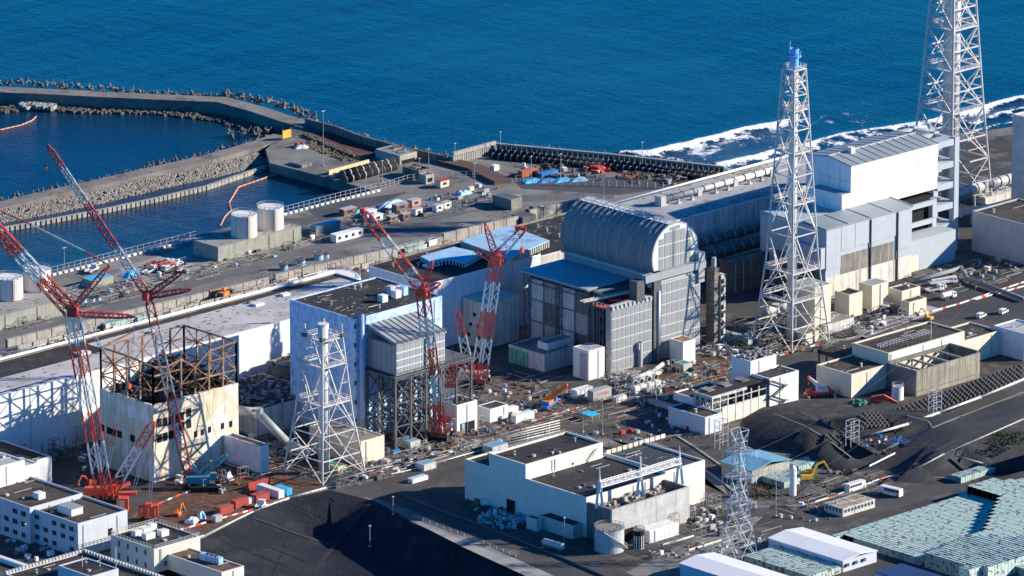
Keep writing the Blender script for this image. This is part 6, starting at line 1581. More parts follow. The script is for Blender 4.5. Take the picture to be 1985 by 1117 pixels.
def pipe(lab,pts,d,mat,group=None,sup=True,bands=0,name='pipe_run'):
    w = [P(x,y,z) for x,y,z in pts]; r = thing(name,lab,'pipe',(w[0].x,w[0].y,0),group)
    for a,b_ in zip(w,w[1:]): m = MB(); m.beam(a,b_,d,n=10); m.build('pipe',mat,r,smooth=True)
    for q in w[1:-1]: m = MB(); m.cyl((q.x,q.y),d*.56,q.z-d*.5,q.z+d*.5,10); m.build('elbow',mat,r)
    if bands:
        for a,b_ in zip(w,w[1:]):
            n = max(1,int((b_-a).length/bands)); dd = (b_-a).normalized()
            for i in range(n+1): c_ = a.lerp(b_,i/n); m = MB(); m.beam(c_-dd*.1,c_+dd*.1,d*1.18,n=10); m.build('flange',lgrey,r)
    if sup:
        for a,b_ in zip(w,w[1:]):
            n = max(1,int((b_-a).length/8))
            for i in range(n): c_ = a.lerp(b_,(i+.5)/n); m = MB(); m.box(c_.x-.2,c_.y-.2,min(0,c_.z-1.2) if c_.z<1.5 else 0,c_.x+.2,c_.y+.2,c_.z-d*.4); m.build('support',galv,r)
    return r
PAL = {'white':white,'pale grey':lgrey,'dark grey':dgrey,'blue':blue,'cream':cream,'rusty':rust,'mint':mint,'orange':orange,'green':green,'red':dred,'steel':galv,'brown':brown,'pale blue':skyb}
KIND = [('cabinet','cabinet',(1.0,2.2),(.8,1.4),(1.4,2.4)),('crate','crate',(1.4,3.0),(1.0,2.0),(.8,1.6)),('equipment_box','equipment box',(2.0,4.5),(1.4,2.4),(1.6,2.8)),('skid','pump skid',(1.8,3.4),(1.2,2.0),(1.0,1.8)),('bin','bin',(1.0,1.8),(.8,1.2),(.9,1.3))]
MC = {}
def mesh_item(kind,mat):
    """shared meshes for small countable equipment; each with a body and fittings of its own"""
    key = (kind,mat.name)
    if key in MC: return MC[key]
    m = MB(); 
    if kind in ('cabinet','equipment box'):
        m.box(-.5,-.5,.06,.5,.5,.96); m.box(-.53,-.53,.96,.53,.53,1.0); m.box(-.4,-.53,.15,-.05,-.5,.85); m.box(.05,-.53,.15,.4,-.5,.85)
    elif kind == 'crate':
        m.box(-.48,-.46,.05,.48,.46,.93)
        for x in (-.5,-.18,.14,.44): m.box(x,-.5,0,x+.06,.5,1.0)
    elif kind == 'pump skid':
        m.box(-.5,-.5,0,.5,.5,.12); m.beam((-.4,0,.45),(.15,0,.45),.55,n=10); m.box(.2,-.3,.12,.46,.3,.9); m.beam((-.2,0,.5),(-.2,0,1.0),.16,n=8)
    else: m.box(-.46,-.42,.1,.46,.42,.9); m.box(-.5,-.47,.9,.5,.47,1.0); m.box(-.4,-.35,0,.4,.35,.1)
    b_ = m; xs_ = b_
    me = bpy.data.meshes.new(kind.replace(' ','_')); me.from_pydata(b_.v,[],b_.f); me.materials.append(mat); MC[key] = me; return me
NS = [0]
def scatter(poly,n,place,z=0.0,cols=('white','pale grey','steel','dark grey','cream','blue'),kinds=(0,1,2,3,4),scale=1.0,align=True,seed=None):
    if seed is not None: random.seed(seed)
    scale *= .68; n = int(n*1.05); cols = tuple(cols)+('dark grey','steel','brown')
    xs = [p[0] for p in poly]; ys = [p[1] for p in poly]; c = 0; placed = []; tries = 0
    while c < n and tries < n*30:
        tries += 1; x = rnd(min(xs),max(xs)); y = rnd(min(ys),max(ys)); ins = False
        for i in range(len(poly)):
            x1,y1 = poly[i]; x2,y2 = poly[(i+1)%len(poly)]
            if (y1>y) != (y2>y) and x < (x2-x1)*(y-y1)/(y2-y1)+x1: ins = not ins
        if not ins: continue
        o = P(x,y,z)
        if any((o-q).length < 2.0*scale for q in placed): continue
        placed.append(o)
        k = KIND[random.choice(kinds)]; cn = random.choice(cols); w,d,h = [rnd(*k[j])*scale for j in (2,3,4)]
        ob = bpy.data.objects.new(k[0],mesh_item(k[1],PAL[cn])); COL.objects.link(ob)
        ob.location = o; ob.scale = (w,d,h); ob.rotation_euler = (0,0,(random.choice((0,pi/2,0,pi/2,rnd(0,3))) if align else rnd(0,3.1)))
        ob['label'] = '%s %s %s' % (cn,k[1],place); ob['category'] = k[1]; ob['group'] = 'small equipment '+place; c += 1; NS[0] += 1
def heap(lab,px_,py_,rad,n,mat,z=0.0,size=1.0,hh=1.2,long_=False,name='scrap_heap'):
    o = P(px_,py_,z); mb = MB()
    for i in range(n):
        a = rnd(0,6.28); r_ = rad*sqrt(rnd(0,1)); x = o.x+r_*cos(a); y = o.y+r_*sin(a); zz = z+rnd(0,hh)*(1-r_/rad*.7)
        if long_: mb.beam((x,y,zz+.2),(x+rnd(-2.5,2.5)*size,y+rnd(-2.5,2.5)*size,zz+rnd(.1,.9)),.2*size)
        else: mb.cb((x,y,zz+.3*size),(rnd(.4,1.4)*size,rnd(.4,1.2)*size,rnd(.3,1.0)*size),rnd(0,3))
    ob = mb.build(name,mat,None,label=lab,cat='heap'); ob['kind'] = 'stuff'; return ob
def tarpheap(lab,px_,py_,w,d,h,mat,z=0.0,rz=0.0,group=None):
    o = P(px_,py_,z); m = LB(o,rz); N_ = 9; vs = []
    for j in range(N_):
        for i in range(N_):
            u = i/(N_-1)*2-1; v = j/(N_-1)*2-1; e = max(abs(u),abs(v)); zz = h*max(0,1-e**3)*(.75+.35*noise.noise(V((u*2+px_,v*2,py_))))
            vs.append((u*w/2*(1+.06*sin(7*v)),v*d/2*(1+.08*sin(6*u)),zz if e < .999 else 0.0))
    m.add(vs,[(j*N_+i,j*N_+i+1,(j+1)*N_+i+1,(j+1)*N_+i) for j in range(N_-1) for i in range(N_-1)])
    return m.build('covered_pile',mat,None,label=lab,cat='covered pile',group=group)
# ---- ground patches
def gsheet(name,pts,mat,z): return sheet(name,[P(x,y,z) for x,y in pts],mat,z)
gsheet('soil_yard',[(255,1010),(330,935),(430,915),(560,880),(560,930),(640,938),(560,955),(490,985),(392,1032),(300,1045)],redsoil,.012)
gsheet('soil_yard',[(830,862),(905,828),(1000,790),(1080,800),(960,850),(880,890),(820,905)],redsoil,.016)
gsheet('soil_yard',[(925,745),(985,740),(1110,770),(1180,800),(1270,800),(1180,825),(1090,830),(1010,800),(940,775)],M('brown yard',(.11,.09,.075),.35,.12,.9,spot=(.04,.035,.03),spot_amt=.4),.020)
gsheet('soil_yard',[(1250,728),(1300,700),(1400,690),(1425,720),(1350,765),(1290,770)],redsoil,.024)
gsheet('path',[(690,960),(740,970),(840,1002),(800,1010),(735,975)],apron,.014)
gsheet('road',[(640,905),(900,855),(1330,735),(1600,665),(1985,555),(1985,600),(1620,700),(1340,780),(1000,872),(740,950),(660,930)],M('worn road',(.075,.073,.07),.25,.08,.9,fine=.3),.006)
gsheet('road',[(760,965),(830,1000),(960,1050),(1130,1117),(1230,1117),(1100,1060),(900,985),(820,955)],M('worn road',(.075,.073,.07)),.03)
gsheet('sunlight_strip',[(795,1008),(815,1010),(930,1052),(1075,1117),(1020,1117),(900,1062)],M('painted sunlit verge',(.30,.29,.27),.2,.1,.9,spot=(.12,.12,.12),spot_amt=.3),.034)  # strip of sunlight on the road, painted as a paler ground sheet
gsheet('road',[(1200,1117),(1330,1050),(1420,1020),(1600,960),(1480,1000),(1440,1040),(1500,1060),(1380,1117)],apron,.02)
gsheet('road',[(1560,905),(1760,878),(1985,800),(1985,760),(1800,830),(1700,880),(1600,890)],M('worn road',(.075,.073,.07)),.6) if False else None
gsheet('road',[(1620,1020),(1840,955),(1870,930),(1860,926),(1650,985),(1560,1010)],M('worn road',(.075,.073,.07)),.022)
gsheet('yard',[(1130,860),(1290,880),(1400,930),(1410,960),(1330,900),(1180,850),(1100,842)],apron,.018)
gsheet('yard',[(1560,640),(1700,560),(1985,470),(1985,640),(1900,615),(1700,625),(1600,655)],M('car park asphalt',(.05,.05,.055),.2,.08,.9),.028)
gsheet('pale_road',[(1640,655),(1715,612),(1790,590),(1830,600),(1760,625),(1650,665)],M('pale concrete road',(.36,.36,.36),.15,.1,.9,fine=.2),.036)
gsheet('quay_pad',[(230,520),(400,470),(470,500),(260,560)],M('pale pad',(.30,.29,.26),.15,.1,.9),QZ+.02)
gsheet('quay_pad',[(585,400),(735,380),(790,372),(740,395),(620,425)],M('dark pad',(.07,.07,.075),.25,.1,.9),QZ+.02)
gsheet('quay_road',[(0,640),(160,595),(400,530),(700,450),(960,380),(1190,372),(1190,385),(985,392),(730,462),(420,545),(0,662)],M('quay road',(.13,.13,.13),.2,.1,.9),QZ+.015)
gsheet('quay_pad',[(985,335),(1380,352),(1200,378),(1010,366)],M('dark pad',(.07,.07,.075)),QZ+.02)
gsheet('hall_yard',[(0,700),(400,590),(660,520),(960,440),(1060,420),(1060,405),(660,500),(400,570),(0,680)],apron,.010)
# ---- mobile crane (orange), excavators
def mobile_crane(lab,px_,py_,rz,boom_to,mat,base,z=0.0,th=1.2):
    o = P(px_,py_,z); r = thing('mobile_crane',lab,'mobile crane',o)
    m = LB(o,rz); m.box(-5,-1.4,.8,5,1.4,1.7); m.build('carrier',base,r)
    m = LB(o,rz); m.box(3.4,-1.35,1.7,5.1,1.0,2.7); m.build('driver_cab',base,r)
    m = LB(o,rz); m.box(-2.6,-1.3,1.75,1.2,1.3,3.0); m.build('slew_body',mat,r)
    m = LB(o,rz); m.box(.2,.4,3.0,1.8,1.4,4.0); m.build('crane_cab',mat,r)
    m = LB(o,rz); m.box(-3.6,-1.3,1.9,-2.7,1.3,3.1); m.build('counterweight',base,r)
    wheels(r,o,rz,(-3.8,-2.4,2.2,3.8),1.25,.6)
    for x in (-4.6,4.9):
        for s_ in (-1,1): m = LB(o,rz); m.box(x-.2,s_*1.4,.6,x+.2,s_*3.2,.9); m.box(x-.4,s_*3.2-.3,0,x+.4,s_*3.2+.3,.15); m.box(x-.12,s_*3.1-.1,.1,x+.12,s_*3.1+.1,.8); m.build('outrigger',mat,r)
    a = o+V((0,0,3.3)); t_ = Pv(boom_to[0],boom_to[1],o); d = t_-a
    m = MB(); m.beam(a,a+d*.45,th,th*1.1); m.build('boom_base',mat,r); m = MB(); m.beam(a+d*.45,a+d*.8,th*.8); m.build('boom_extension',mat,r); m = MB(); m.beam(a+d*.8,t_,th*.62); m.build('boom_tip',mat,r)
    m = MB(); m.beam(a+V((0,0,-.6)),a+d*.35,.3); m.build('boom_ram',galv,r)
    m = MB(); m.cb(t_,(1.2,.7,.9),.5); m.build('boom_head',red,r)
    m = MB(); m.beam(t_,t_-V((0,0,1.8)),.08); m.cb(t_-V((0,0,2.2)),(.5,.4,.8)); m.build('hook',orange,r); return r
mobile_crane('orange telescopic crane on a blue carrier in the brown yard',1064,790,radians(25),(1098,747),orange,blue,th=1.7)
mobile_crane('orange crane lying low behind the long hall roof, above the sea wall',436,580,radians(20),(408,566),orange,dgrey,th=.9)
mobile_crane('red truck crane with white boom folded down, left of the cream stepped building',1590,768,radians(150),(1568,732),crwhite,red,th=1.3)
def excavator(lab,px_,py_,rz,mat,z=0.0,s=1.0,reach=1.0):
    o = P(px_,py_,z); r = thing('excavator',lab,'excavator',o)
    for q in (-1,1): m = LB(o,rz); m.box(-1.9*s,q*1.1*s-.3*s,0,1.9*s,q*1.1*s+.3*s,.85*s); m.build('track',dgrey,r)
    m = LB(o,rz); m.box(-1.9*s,-1.3*s,1.0*s,1.2*s,1.3*s,2.1*s); m.build('body',mat,r)
    m = LB(o,rz); m.box(.1*s,.3*s,2.1*s,1.4*s,1.25*s,3.1*s); m.build('cab',mat,r); m = LB(o,rz); m.box(1.38*s,.4*s,2.2*s,1.44*s,1.2*s,2.95*s); m.build('cab_glass',glass,r)
    e = (4.2*s*reach,-.3*s,5.2*s); m = LB(o,rz); m.beam((1.1*s,-.3*s,1.8*s),(2.4*s,-.3*s,4.6*s),.6*s); m.beam((2.4*s,-.3*s,4.6*s),e,.5*s); m.build('boom',mat,r)
    f_ = (6.0*s*reach,-.3*s,2.2*s); m = LB(o,rz); m.beam(e,f_,.4*s); m.build('stick',mat,r)
    m = LB(o,rz); m.cb((f_[0]-.1*s,f_[1],f_[2]-.6*s),(1.0*s,1.0*s,1.0*s)); m.build('bucket',dgrey,r); return r
excavator('yellow excavator with raised arm on the truck park near the white silo',1565,934,radians(-30),yellow,s=1.35)
excavator('small red machine with bent arm beside the largest crane mast',176,942,radians(170),red,s=.8)
excavator('yellow grab machine between the teal crane and the white cover',412,925,radians(60),yellow,s=.9)
excavator('olive yellow excavator beside the car park road',1800,622,radians(100),yellow,s=.8)
excavator('orange excavator in the bundle yard left of the containers',345,1000,radians(20),orange,s=.7)
# red machine parts lying by the enclosure
r = thing('dismantled_crane','bright red lattice crane parts lying folded beside the small white tank','crane parts',P(1700,785))
for i,(a,b_) in enumerate((((1680,795),(1690,772)),((1690,772),(1712,768)),((1712,768),(1738,782)),((1690,778),(1728,786)),((1682,796),(1706,786)),((1700,770),(1722,776)))):
    A = Pv(a[0],a[1],P(1700,788)); B = Pv(b_[0],b_[1],P(1700,788)); m = MB(); m.beam(A,B,1.2); m.build('red_boom_part',M('coral red paint',(.75,.12,.07)),r)
heap('green and brown machine scrap at the corner of the cream stepped building',1665,782,3.0,26,green,size=.9)
# ---- containers by the crane yard
shipping('dark red shipping container, leftmost of the container row by the dark bank',427,1000,6.0,cred,rz=0.0,group='containers by the dark bank')
shipping('dark red shipping container second from the left by the dark bank',457,987,6.0,cred,group='containers by the dark bank')
shipping('dark red shipping container nearest the long white one',497,976,6.0,cred,d=3.2,group='containers by the dark bank')
shipping('low white container squeezed between two dark red ones',478,979,6.0,white,d=1.6,h=2.0,group='containers by the dark bank')
shipping('dark red container end wall standing behind the white cabin row',482,952,10,dred,d=.8,h=2.6)
shipping('long white container, rightmost of the row by the dark bank',540,968,2.6,white,d=11,h=2.8,group='containers by the dark bank')
shipping('pale blue topped container behind the long white one',556,962,2.4,tarp,d=6,h=2.4,group='containers by the dark bank')
tarpheap('white sheeted bundle in front of the leftmost red container',372,1012,5,4,2.2,wclean,rz=.4); tarpheap('pale blue sheeted bundle beside the white one',390,1002,5,3,2.4,skyb,rz=.9)
tarpheap('white tarpaulin covered machine beside the teal crane',442,930,3.2,2.8,3.4,wclean)
shipping('small pale box container at the road edge left of the red containers',418,1014,3.0,lgrey,d=2,h=2.2)
barriers([(345,1030),(400,1014),(470,995),(560,968)],.02,'red and white barrier blocks along the container road edge',2.2)
barriers([(290,985),(350,960),(420,938),(500,920)],.02,'red and white barrier blocks across the crane yard',2.4,mats=(white,dgrey,red,dgrey))
r = pipe('pale double pipe along the top of the dark bank',[(330,1058,.4),(395,1038,.4),(490,992,.4),(560,965,.4),(632,945,.4)],.5,offw); 
wall_between([P(x,y,0) for x,y in [(330,1064),(394,1042),(491,991),(562,965),(638,947)]], .5, -1.6, .25, conc, 'kerb_wall','pale concrete kerb wall at the top of the dark bank','wall')
pipe('white drain pipe running down the dark bank',[(489,1004,-3.2),(560,1031,-8),(640,1056,-12.2)],.35,offw,sup=False)
fence([(1000,1080),(900,1040),(820,1010),(800,1003)],0,1.2,3.2,'white posts along the sunlit verge above the dark bank')
wall_between([P(x,y,0) for x,y in [(770,958),(850,990),(960,1030),(1080,1080),(1200,1132)]], .35, 0, .8, dgrey, 'guard_rail','dark guard rail along the road above the bank','guard rail')
# ---- large duct beside the cube building
pipe('fat grey duct bending down from the burnt building to the shortened stack',[(462,795,16),(500,800,15),(560,862,3.5),(600,880,3)],3.2,M('duct grey',(.3,.31,.32),.1,.2,.5),bands=0,sup=False,name='gas_duct')
pipe('horizontal grey duct behind the cube building left side',[(505,770,8),(560,755,8)],3.0,grey,sup=False,name='gas_duct')
pipe('thick blue grey pipe bending across the yard under unit four frame',[(1775,545,2),(1862,520,2),(1876,540,1.5),(1985,580,1.2)],1.6,M('pipe blue grey',(.2,.22,.25)),sup=False)  # pipe colour darkened to stand in for the shade over this yard
pipe('fat silver duct between the far stack legs',[(1845,380,7),(1905,360,7),(1965,345,7)],4.2,galv,bands=4,name='gas_duct')
pipe('fat pipe crossing low in front of the far stack',[(1862,412,5),(1985,395,5)],3.4,lgrey,bands=5,name='gas_duct')
pipe('white duct elbow between the legs of the full height stack',[(1475,607,3),(1505,597,4),(1530,595,4)],3.0,offw,sup=False)
pipe('white insulated pipe along the front of the barrel building',[(1225,735,2.5),(1262,722,2.5),(1285,706,3)],1.6,offw,bands=3)
pipe('second white insulated pipe in front of the barrel building',[(1228,742,1.2),(1280,722,1.2)],1.3,cream,bands=3)
for k in range(5): pipe('grey pipe of the bundle before the spired building, %s from the back' % ('first','second','third','fourth','fifth')[k],[(640,925+k*5,.5),(800,890+k*5,.5),(960,845+k*5,.5),(1085,815+k*5,.5)],.45,(offw,galv,lgrey,conc,galv)[k],group='pipe bundle before the spired building')
for k in range(3): pipe('pipe of the bundle beside the quay road, %s' % ('upper','middle','lower')[k],[(0,690+k*6,.4),(160,648+k*6,.4),(420,580+k*6,.4),(640,522+k*6,.4)],.5,(offw,conc,galv)[k],group='pipes behind the long hall')
# ---- tank row small round things on the quay
for i,(x,y,rp) in enumerate(((97,598,9),(160,588,10),(179,585,6),(190,583,6),(550,523,9),(584,514,9),(618,503,10),(632,500,7))):
    tank('small round blue grey tank on the quay road, %s' % ['leftmost, by the big crane jib','largest of the left trio','middle of the left trio','right of the left trio','first of the right row','second of the right row','third of the right row','last of the right row'][i],x,y-9 if rp>8 else y-7,y,rp*.9,skyb,'small round quay tanks',z=QZ,n=14)
o = P(655,545); tkr = thing('round_basin','wide low round white tank behind the dark roofs','tank',o); mb = MB(); mb.cyl((o.x,o.y),8.5,0,1.8,30); mb.build('shell',white,tkr); mb = MB(); mb.cyl((o.x,o.y),8.1,1.8,2.1,30); mb.build('cover',wclean,tkr); mb = MB(); rail(mb,[(o.x+8.6*cos(2*pi*i/20),o.y+8.6*sin(2*pi*i/20),1.8) for i in range(21)],1.0,.12,2.5); mb.build('railing',galv,tkr)
# ---- quay cabins and trucks
for a in (('white two window cabin beside the third crane jib tip',592,424,4,2.6,2.6),('white cabin left of the brown one on the quay',667,421,5.5,2.8,2.7),('small white cabin near the crane jib tip',724,432,4.0,2.6,2.6),('brown cabin in the quay cabin row',769,412,5.0,2.8,2.7)):
    cabin(a[0],a[1]+(0 if a[1]!=592 else 120),a[2],a[3]+1,a[4],a[5],brown if 'brown' in a[0] else white,lgrey if 'brown' in a[0] else wclean,z=QZ,group='quay cabins',nw=1)
cabin('salmon pink cabin at the right end of the quay cabin row',799,403,4.6,2.8,2.7,M('salmon board',(.55,.28,.22)),lgrey,z=QZ,group='quay cabins',nw=1)
cabin('long white cabin with four windows on the quay road',652,472,14,3.2,3.0,white,wclean,z=QZ,nw=4,group='quay cabins')
for i,(x,y,m_) in enumerate(((757,434,'dark window front'),(782,429,'brown fronted'),(806,420,'narrow white'),(846,412,'white box'),(862,407,'dark topped'))):
    cabin('small %s cabin in the second quay row' % m_,x,y,3.6,2.4,2.6,brown if i in (0,1) else white,lgrey,z=QZ,nw=1,group='second row of quay cabins')
cabin('yellow cream cabin with a red roof beside the pump house',854,366,4.6,3.0,2.8,cream,dred,z=QZ,nw=1)
r,_ = bpix('white container block on the quay by the ramp end',958,322,332,968,950,white,white,0,z=QZ)
shipping('dull orange container on the storage yard beyond the quay',1012,345,8,M('dull orange',(.4,.13,.07)),z=QZ); shipping('blue cover sheet container in the storage yard',1050,344,9,blue,z=QZ,h=1.4)
for i,x in enumerate((1030,1060,1090,1120)): tarpheap(('bright blue','crumpled blue','long blue','dull blue')[i]+' tarpaulin pile in the storage yard behind the barrel roof',x,353-i,8,4,1.6,(tarp,blue,tarp,bluer)[i],z=QZ,rz=-.3,group='blue piles in the storage yard')
tarpheap('light blue tarpaulin pile beside the quay cabins',700,412,12,4,1.8,bluer,z=QZ,rz=.1); tarpheap('blue tarpaulin pile next to the salmon cabin',760,398,14,4,2,skyb,z=QZ,rz=.1)
tarpheap('blue tarpaulin pile among scrap near the crane boom',255,533,9,6,2,tarp,z=QZ); tarpheap('white and blue sheeted pile behind the red roofed cabin',898,376,7,4,1.8,skyb,z=QZ)
heap('red and black scrap beside the blue piles near the crane boom',310,518,6,70,dred,QZ,1.2); heap('dark scrap mixed with red on the debris yard',325,526,6,60,black,QZ,1.1,long_=True); heap('white scrap on the debris yard',330,512,5,30,white,QZ,1.0)
heap('bright red machine scrap at the foot of the dark sea wall',1160,330,5,50,red,QZ,1.5); heap('rusty scrap heap at the foot of the dark sea wall',1235,342,7,90,rust,QZ,1.3,long_=True); heap('mixed pale scrap near the sea wall end',1300,347,6,60,concd,QZ,1.2)
heap('dark scrap around pale posts near the sea wall',1075,322,5,60,dgrey,QZ,1.2,long_=True)
scatter([(995,318),(1380,345),(1300,362),(1000,338)],46,'in the storage yard below the dark sea wall',QZ,('white','rusty','dark grey','steel','brown','dark grey'),seed=3)
scatter([(640,425),(960,350),(980,380),(700,455)],40,'among the quay cabins',QZ,('white','steel','blue','dark grey','cream'),seed=4)
scatter([(0,600),(120,572),(430,492),(640,440),(640,470),(430,530),(0,645)],70,'along the quay road',QZ,('white','steel','dark grey','pale blue','white'),seed=5,scale=.9)
scatter([(0,735),(0,695),(420,582),(660,518),(700,520),(560,560),(330,612),(0,700)],60,'between the sea wall and the long hall',0,('white','steel','dark grey','orange','white'),seed=6)
scatter([(690,535),(860,468),(980,440),(1070,415),(1060,400),(860,455),(700,505)],40,'behind the dark roofed halls',0,('white','steel','dark grey','rusty'),seed=7)
for i,(x,y,rz) in enumerate(((178,528,20),(290,530,15),(325,525,200),(56,612,190),(10,625,10))):
    truck('small white truck %s on the quay' % ('beside the big crane strut','left of the red scrap','among the red scrap','left on the road','leftmost')[i],x,y if i<3 else y-15,radians(rz),white,'flat',QZ,group='trucks on the quay')
truck('white truck beside the mint boxes behind the third crane jib',838,478,radians(10),white,'box'); van('white van behind the long sea wall near the mint boxes',820,482,radians(5),white)
# mint boxes
def mintrow(px_,py_,nx,ny,place,w=2.2,d=2.2,h=2.6,z=0.0):
    o = P(px_,py_,z)
    for j in range(ny):
        for i in range(nx): put_mint(o.x+i*(w+.1),o.y+j*(d+.1),z,w,d,h,'mint green storage box '+place,'mint boxes '+place)
def mint_mesh():
    m = MB(); m.box(-.5,-.5,.03,.5,.5,.97); 
    for a in (-.5,.44): m.box(a,-.52,0,a+.06,.52,1.0)
    m.box(-.06,-.52,.0,0,.52,1.01)
    me = bpy.data.meshes.new('storage_box'); me.from_pydata(m.v,[],m.f); return me
mm = bpy.data.materials.new('mint box'); mm.use_nodes = True
_t = mm.node_tree; _N = _t.nodes; _L = _t.links; _b = _N['Principled BSDF']; _b.inputs['Roughness'].default_value = .6
_g = _N.new('ShaderNodeNewGeometry'); _n = _N.new('ShaderNodeTexNoise'); _n.inputs['Scale'].default_value = .7; _n.inputs['Detail'].default_value = 5; _L.new(_g.outputs['Position'],_n.inputs['Vector'])
_r = _N.new('ShaderNodeMapRange'); _r.inputs[1].default_value = .575; _r.inputs[2].default_value = .60; _L.new(_n.outputs['Fac'],_r.inputs[0])
_o = _N.new('ShaderNodeObjectInfo'); _x = _N.new('ShaderNodeMix'); _x.data_type='RGBA'; _L.new(_o.outputs['Random'],_x.inputs[0]); _x.inputs[6].default_value=(.34,.49,.44,1); _x.inputs[7].default_value=(.50,.61,.55,1)
_y = _N.new('ShaderNodeMix'); _y.data_type='RGBA'; _L.new(_r.outputs[0],_y.inputs[0]); _L.new(_x.outputs[2],_y.inputs[6]); _y.inputs[7].default_value=(.17,.09,.05,1); _L.new(_y.outputs[2],_b.inputs['Base Color'])
BOXM = mint_mesh(); BOXM.materials.append(mm)
def put_mint(x,y,z,w,d,h,lab,grp):
    o = bpy.data.objects.new('storage_box',BOXM); COL.objects.link(o); o.location = (x,y,z); o.scale = (w,d,h); o['label'] = lab; o['category'] = 'storage box'; o['group'] = grp
mintrow(205,641,9,1,'in a row behind the long hall, under the big crane strut',2.4,2.6,3.0); mintrow(268,627,3,2,'in the short row right of the long mint row')
mintrow(786,492,6,3,'beside the dark roofed hall',2.2,2.0,2.2); mintrow(1450,668,1,7,'in the column at the foot of the full height stack',2.4,2.4,2.8)
mintrow(1520,945,6,5,'next to the white silo',2.0,2.0,2.2); mintrow(1548,912,6,3,'behind the yellow excavator',2.0,2.0,1.8); mintrow(1862,935,8,2,'on the low stack above the big mint field',2.2,2.4,2.2)
# big mint field
HP = [(1877,943),(1917,929),(2040,926),(2040,1060),(1887,1105),(1790,1070),(1858,1044),(1905,1030),(1932,975),(1932,956)]
LP_ = [(1622,1037),(1840,966),(1877,948),(1935,960),(1990,1000),(1990,1100),(1780,1078)]
def inside(x,y,poly):
    ins = False
    for i in range(len(poly)):
        x1,y1 = poly[i]; x2,y2 = poly[(i+1)%len(poly)]
        if (y1>y) != (y2>y) and x < (x2-x1)*(y-y1)/(y2-y1)+x1: ins = not ins
    return ins
c0 = P(1640,1040); fx,fy = 3.3,2.3; cells = []
for i in range(-40,90):
    for j in range(-75,40):
        x = c0.x+i*fx; y = c0.y+j*fy; a,b_ = pr((x,y,5.2)); a2,b2_ = pr((x,y,2.6))
        if inside(a,b_,HP): cells.append((x,y,True,a,b_))
        elif inside(a2,b2_,LP_): cells.append((x,y,False,a2,b2_))
cells.sort(key=lambda c: -c[4]); stuffm = MB(); ni = 0
for x,y,high,a,b_ in cells:
    h = 5.2 if high else 2.6
    if ni < 185 and a < 2000 and b_ < 1130:
        put_mint(x,y,0,fx-.12,fy-.1,h,('mint green storage box in the double height stack of the big field' if high else 'mint green storage box in the single layer of the big field'),'storage boxes of the big mint field'); ni += 1
    else:
        w,d = (fx-.12)/2,(fy-.1)/2; stuffm.box(x-w,y-d,0,x+w,y+d,h-.02); stuffm.box(x-w,y-d-.02,0,x-w+.18,y+d+.02,h); stuffm.box(x+w-.18,y-d-.02,0,x+w,y+d+.02,h)
if stuffm.v: o = stuffm.build('storage_boxes',mm,None,label='remaining mint green storage boxes filling the big field',cat='storage boxes'); o['kind'] = 'stuff'
# second small field of white-mint boxes between warehouses
o = P(1560,1112,2.4); k = 0
for i in range(5):
    for j in range(11):
        x = P(1448,1076,2.4).x+i*3.0+.5; y = P(1448,1076,2.4).y-j*2.75-.8; put_mint(x,y,0,2.85,2.6,2.4,'pale mint box in the field between the two white warehouses','boxes between the warehouses')
# ---- mid yard things
for i,(x,y,w,m_,lab) in enumerate(((1118,775,8,white,'white six section filter unit below the tower building'),(1150,783,10,lgrey,'large grey lettered trailer box in the yard'),(1195,782,5,white,'low white generator box right of the lettered trailer'))):
    if i == 1: continue
    shipping(lab,x,y,w,m_,d=3.2 if i==0 else 2.2,h=3.2 if i==0 else 2.0,name='equipment_unit')
# lettered trailer
o = P(1150,783); tr_ = thing('trailer','large grey trailer box with red lettering in the brown yard','trailer',o)
m = MB(); m.box(o.x,o.y,.9,o.x+9,o.y+3,4.4); m.build('box',M('trailer grey',(.33,.34,.34),.05,.2,.5),tr_)
m = MB(); m.box(o.x+.2,o.y+.3,.4,o.x+8.8,o.y+2.7,.9); m.build('chassis',dgrey,tr_)
tc = bpy.data.curves.new('lettering','FONT'); tc.body = 'TOSHIBA'; tc.size = 1.5; tc.extrude = .02; tc.align_x = 'CENTER'
to = bpy.data.objects.new('lettering_curve',tc); COL.objects.link(to); bpy.context.view_layer.update()
tm_ = bpy.data.meshes.new_from_object(to.evaluated_get(bpy.context.evaluated_depsgraph_get())); bpy.data.objects.remove(to)
tm_.materials.clear(); tm_.materials.append(red); lo = bpy.data.objects.new('lettering',tm_); COL.objects.link(lo); lo.parent = tr_; lo.rotation_euler = (pi/2,0,0); lo.location = (4.7,-.03,2.3)
# fan units
for i,(x,y) in enumerate(((1232,765),(1244,761),(1259,757),(1272,753))):
    o = P(x,y); r = thing('fan_unit','white cooling unit with round fan, %s of the four' % ('leftmost','second from left','third from left','rightmost')[i],'cooling unit',o,'row of four fan units')
    m = MB(); m.box(o.x,o.y,0,o.x+2.4,o.y+3.4,2.6); m.build('body',white,r)
    m = MB(); m.beam((o.x+1.2,o.y+1.2,3.7),(o.x+1.2,o.y+2.2,3.7),2.2,n=16); m.build('fan_ring',offw,r)
    m = MB(); m.beam((o.x+1.2,o.y+1.12,3.7),(o.x+1.2,o.y+1.19,3.7),1.7,n=16); m.build('fan_mouth',black,r)
o = P(1142,808,2.0); m = MB(); q = [P(1126,802,2.0),P(1148,808,2.0),P(1162,802,2.0),P(1140,796,2.0)]; m.prism([(a.x,a.y) for a in q],2.0,2.12); r = thing('canopy','bright cyan tarpaulin canopy on posts beside the brown yard','canopy',q[0].xy.to_3d()); m.build('sheet',M('cyan sheet',(.02,.5,.85),.05,.5,.4),r)
for a in q: m = MB(); m.beam((a.x,a.y,0),(a.x,a.y,2.0),.15); m.build('post',galv,r)
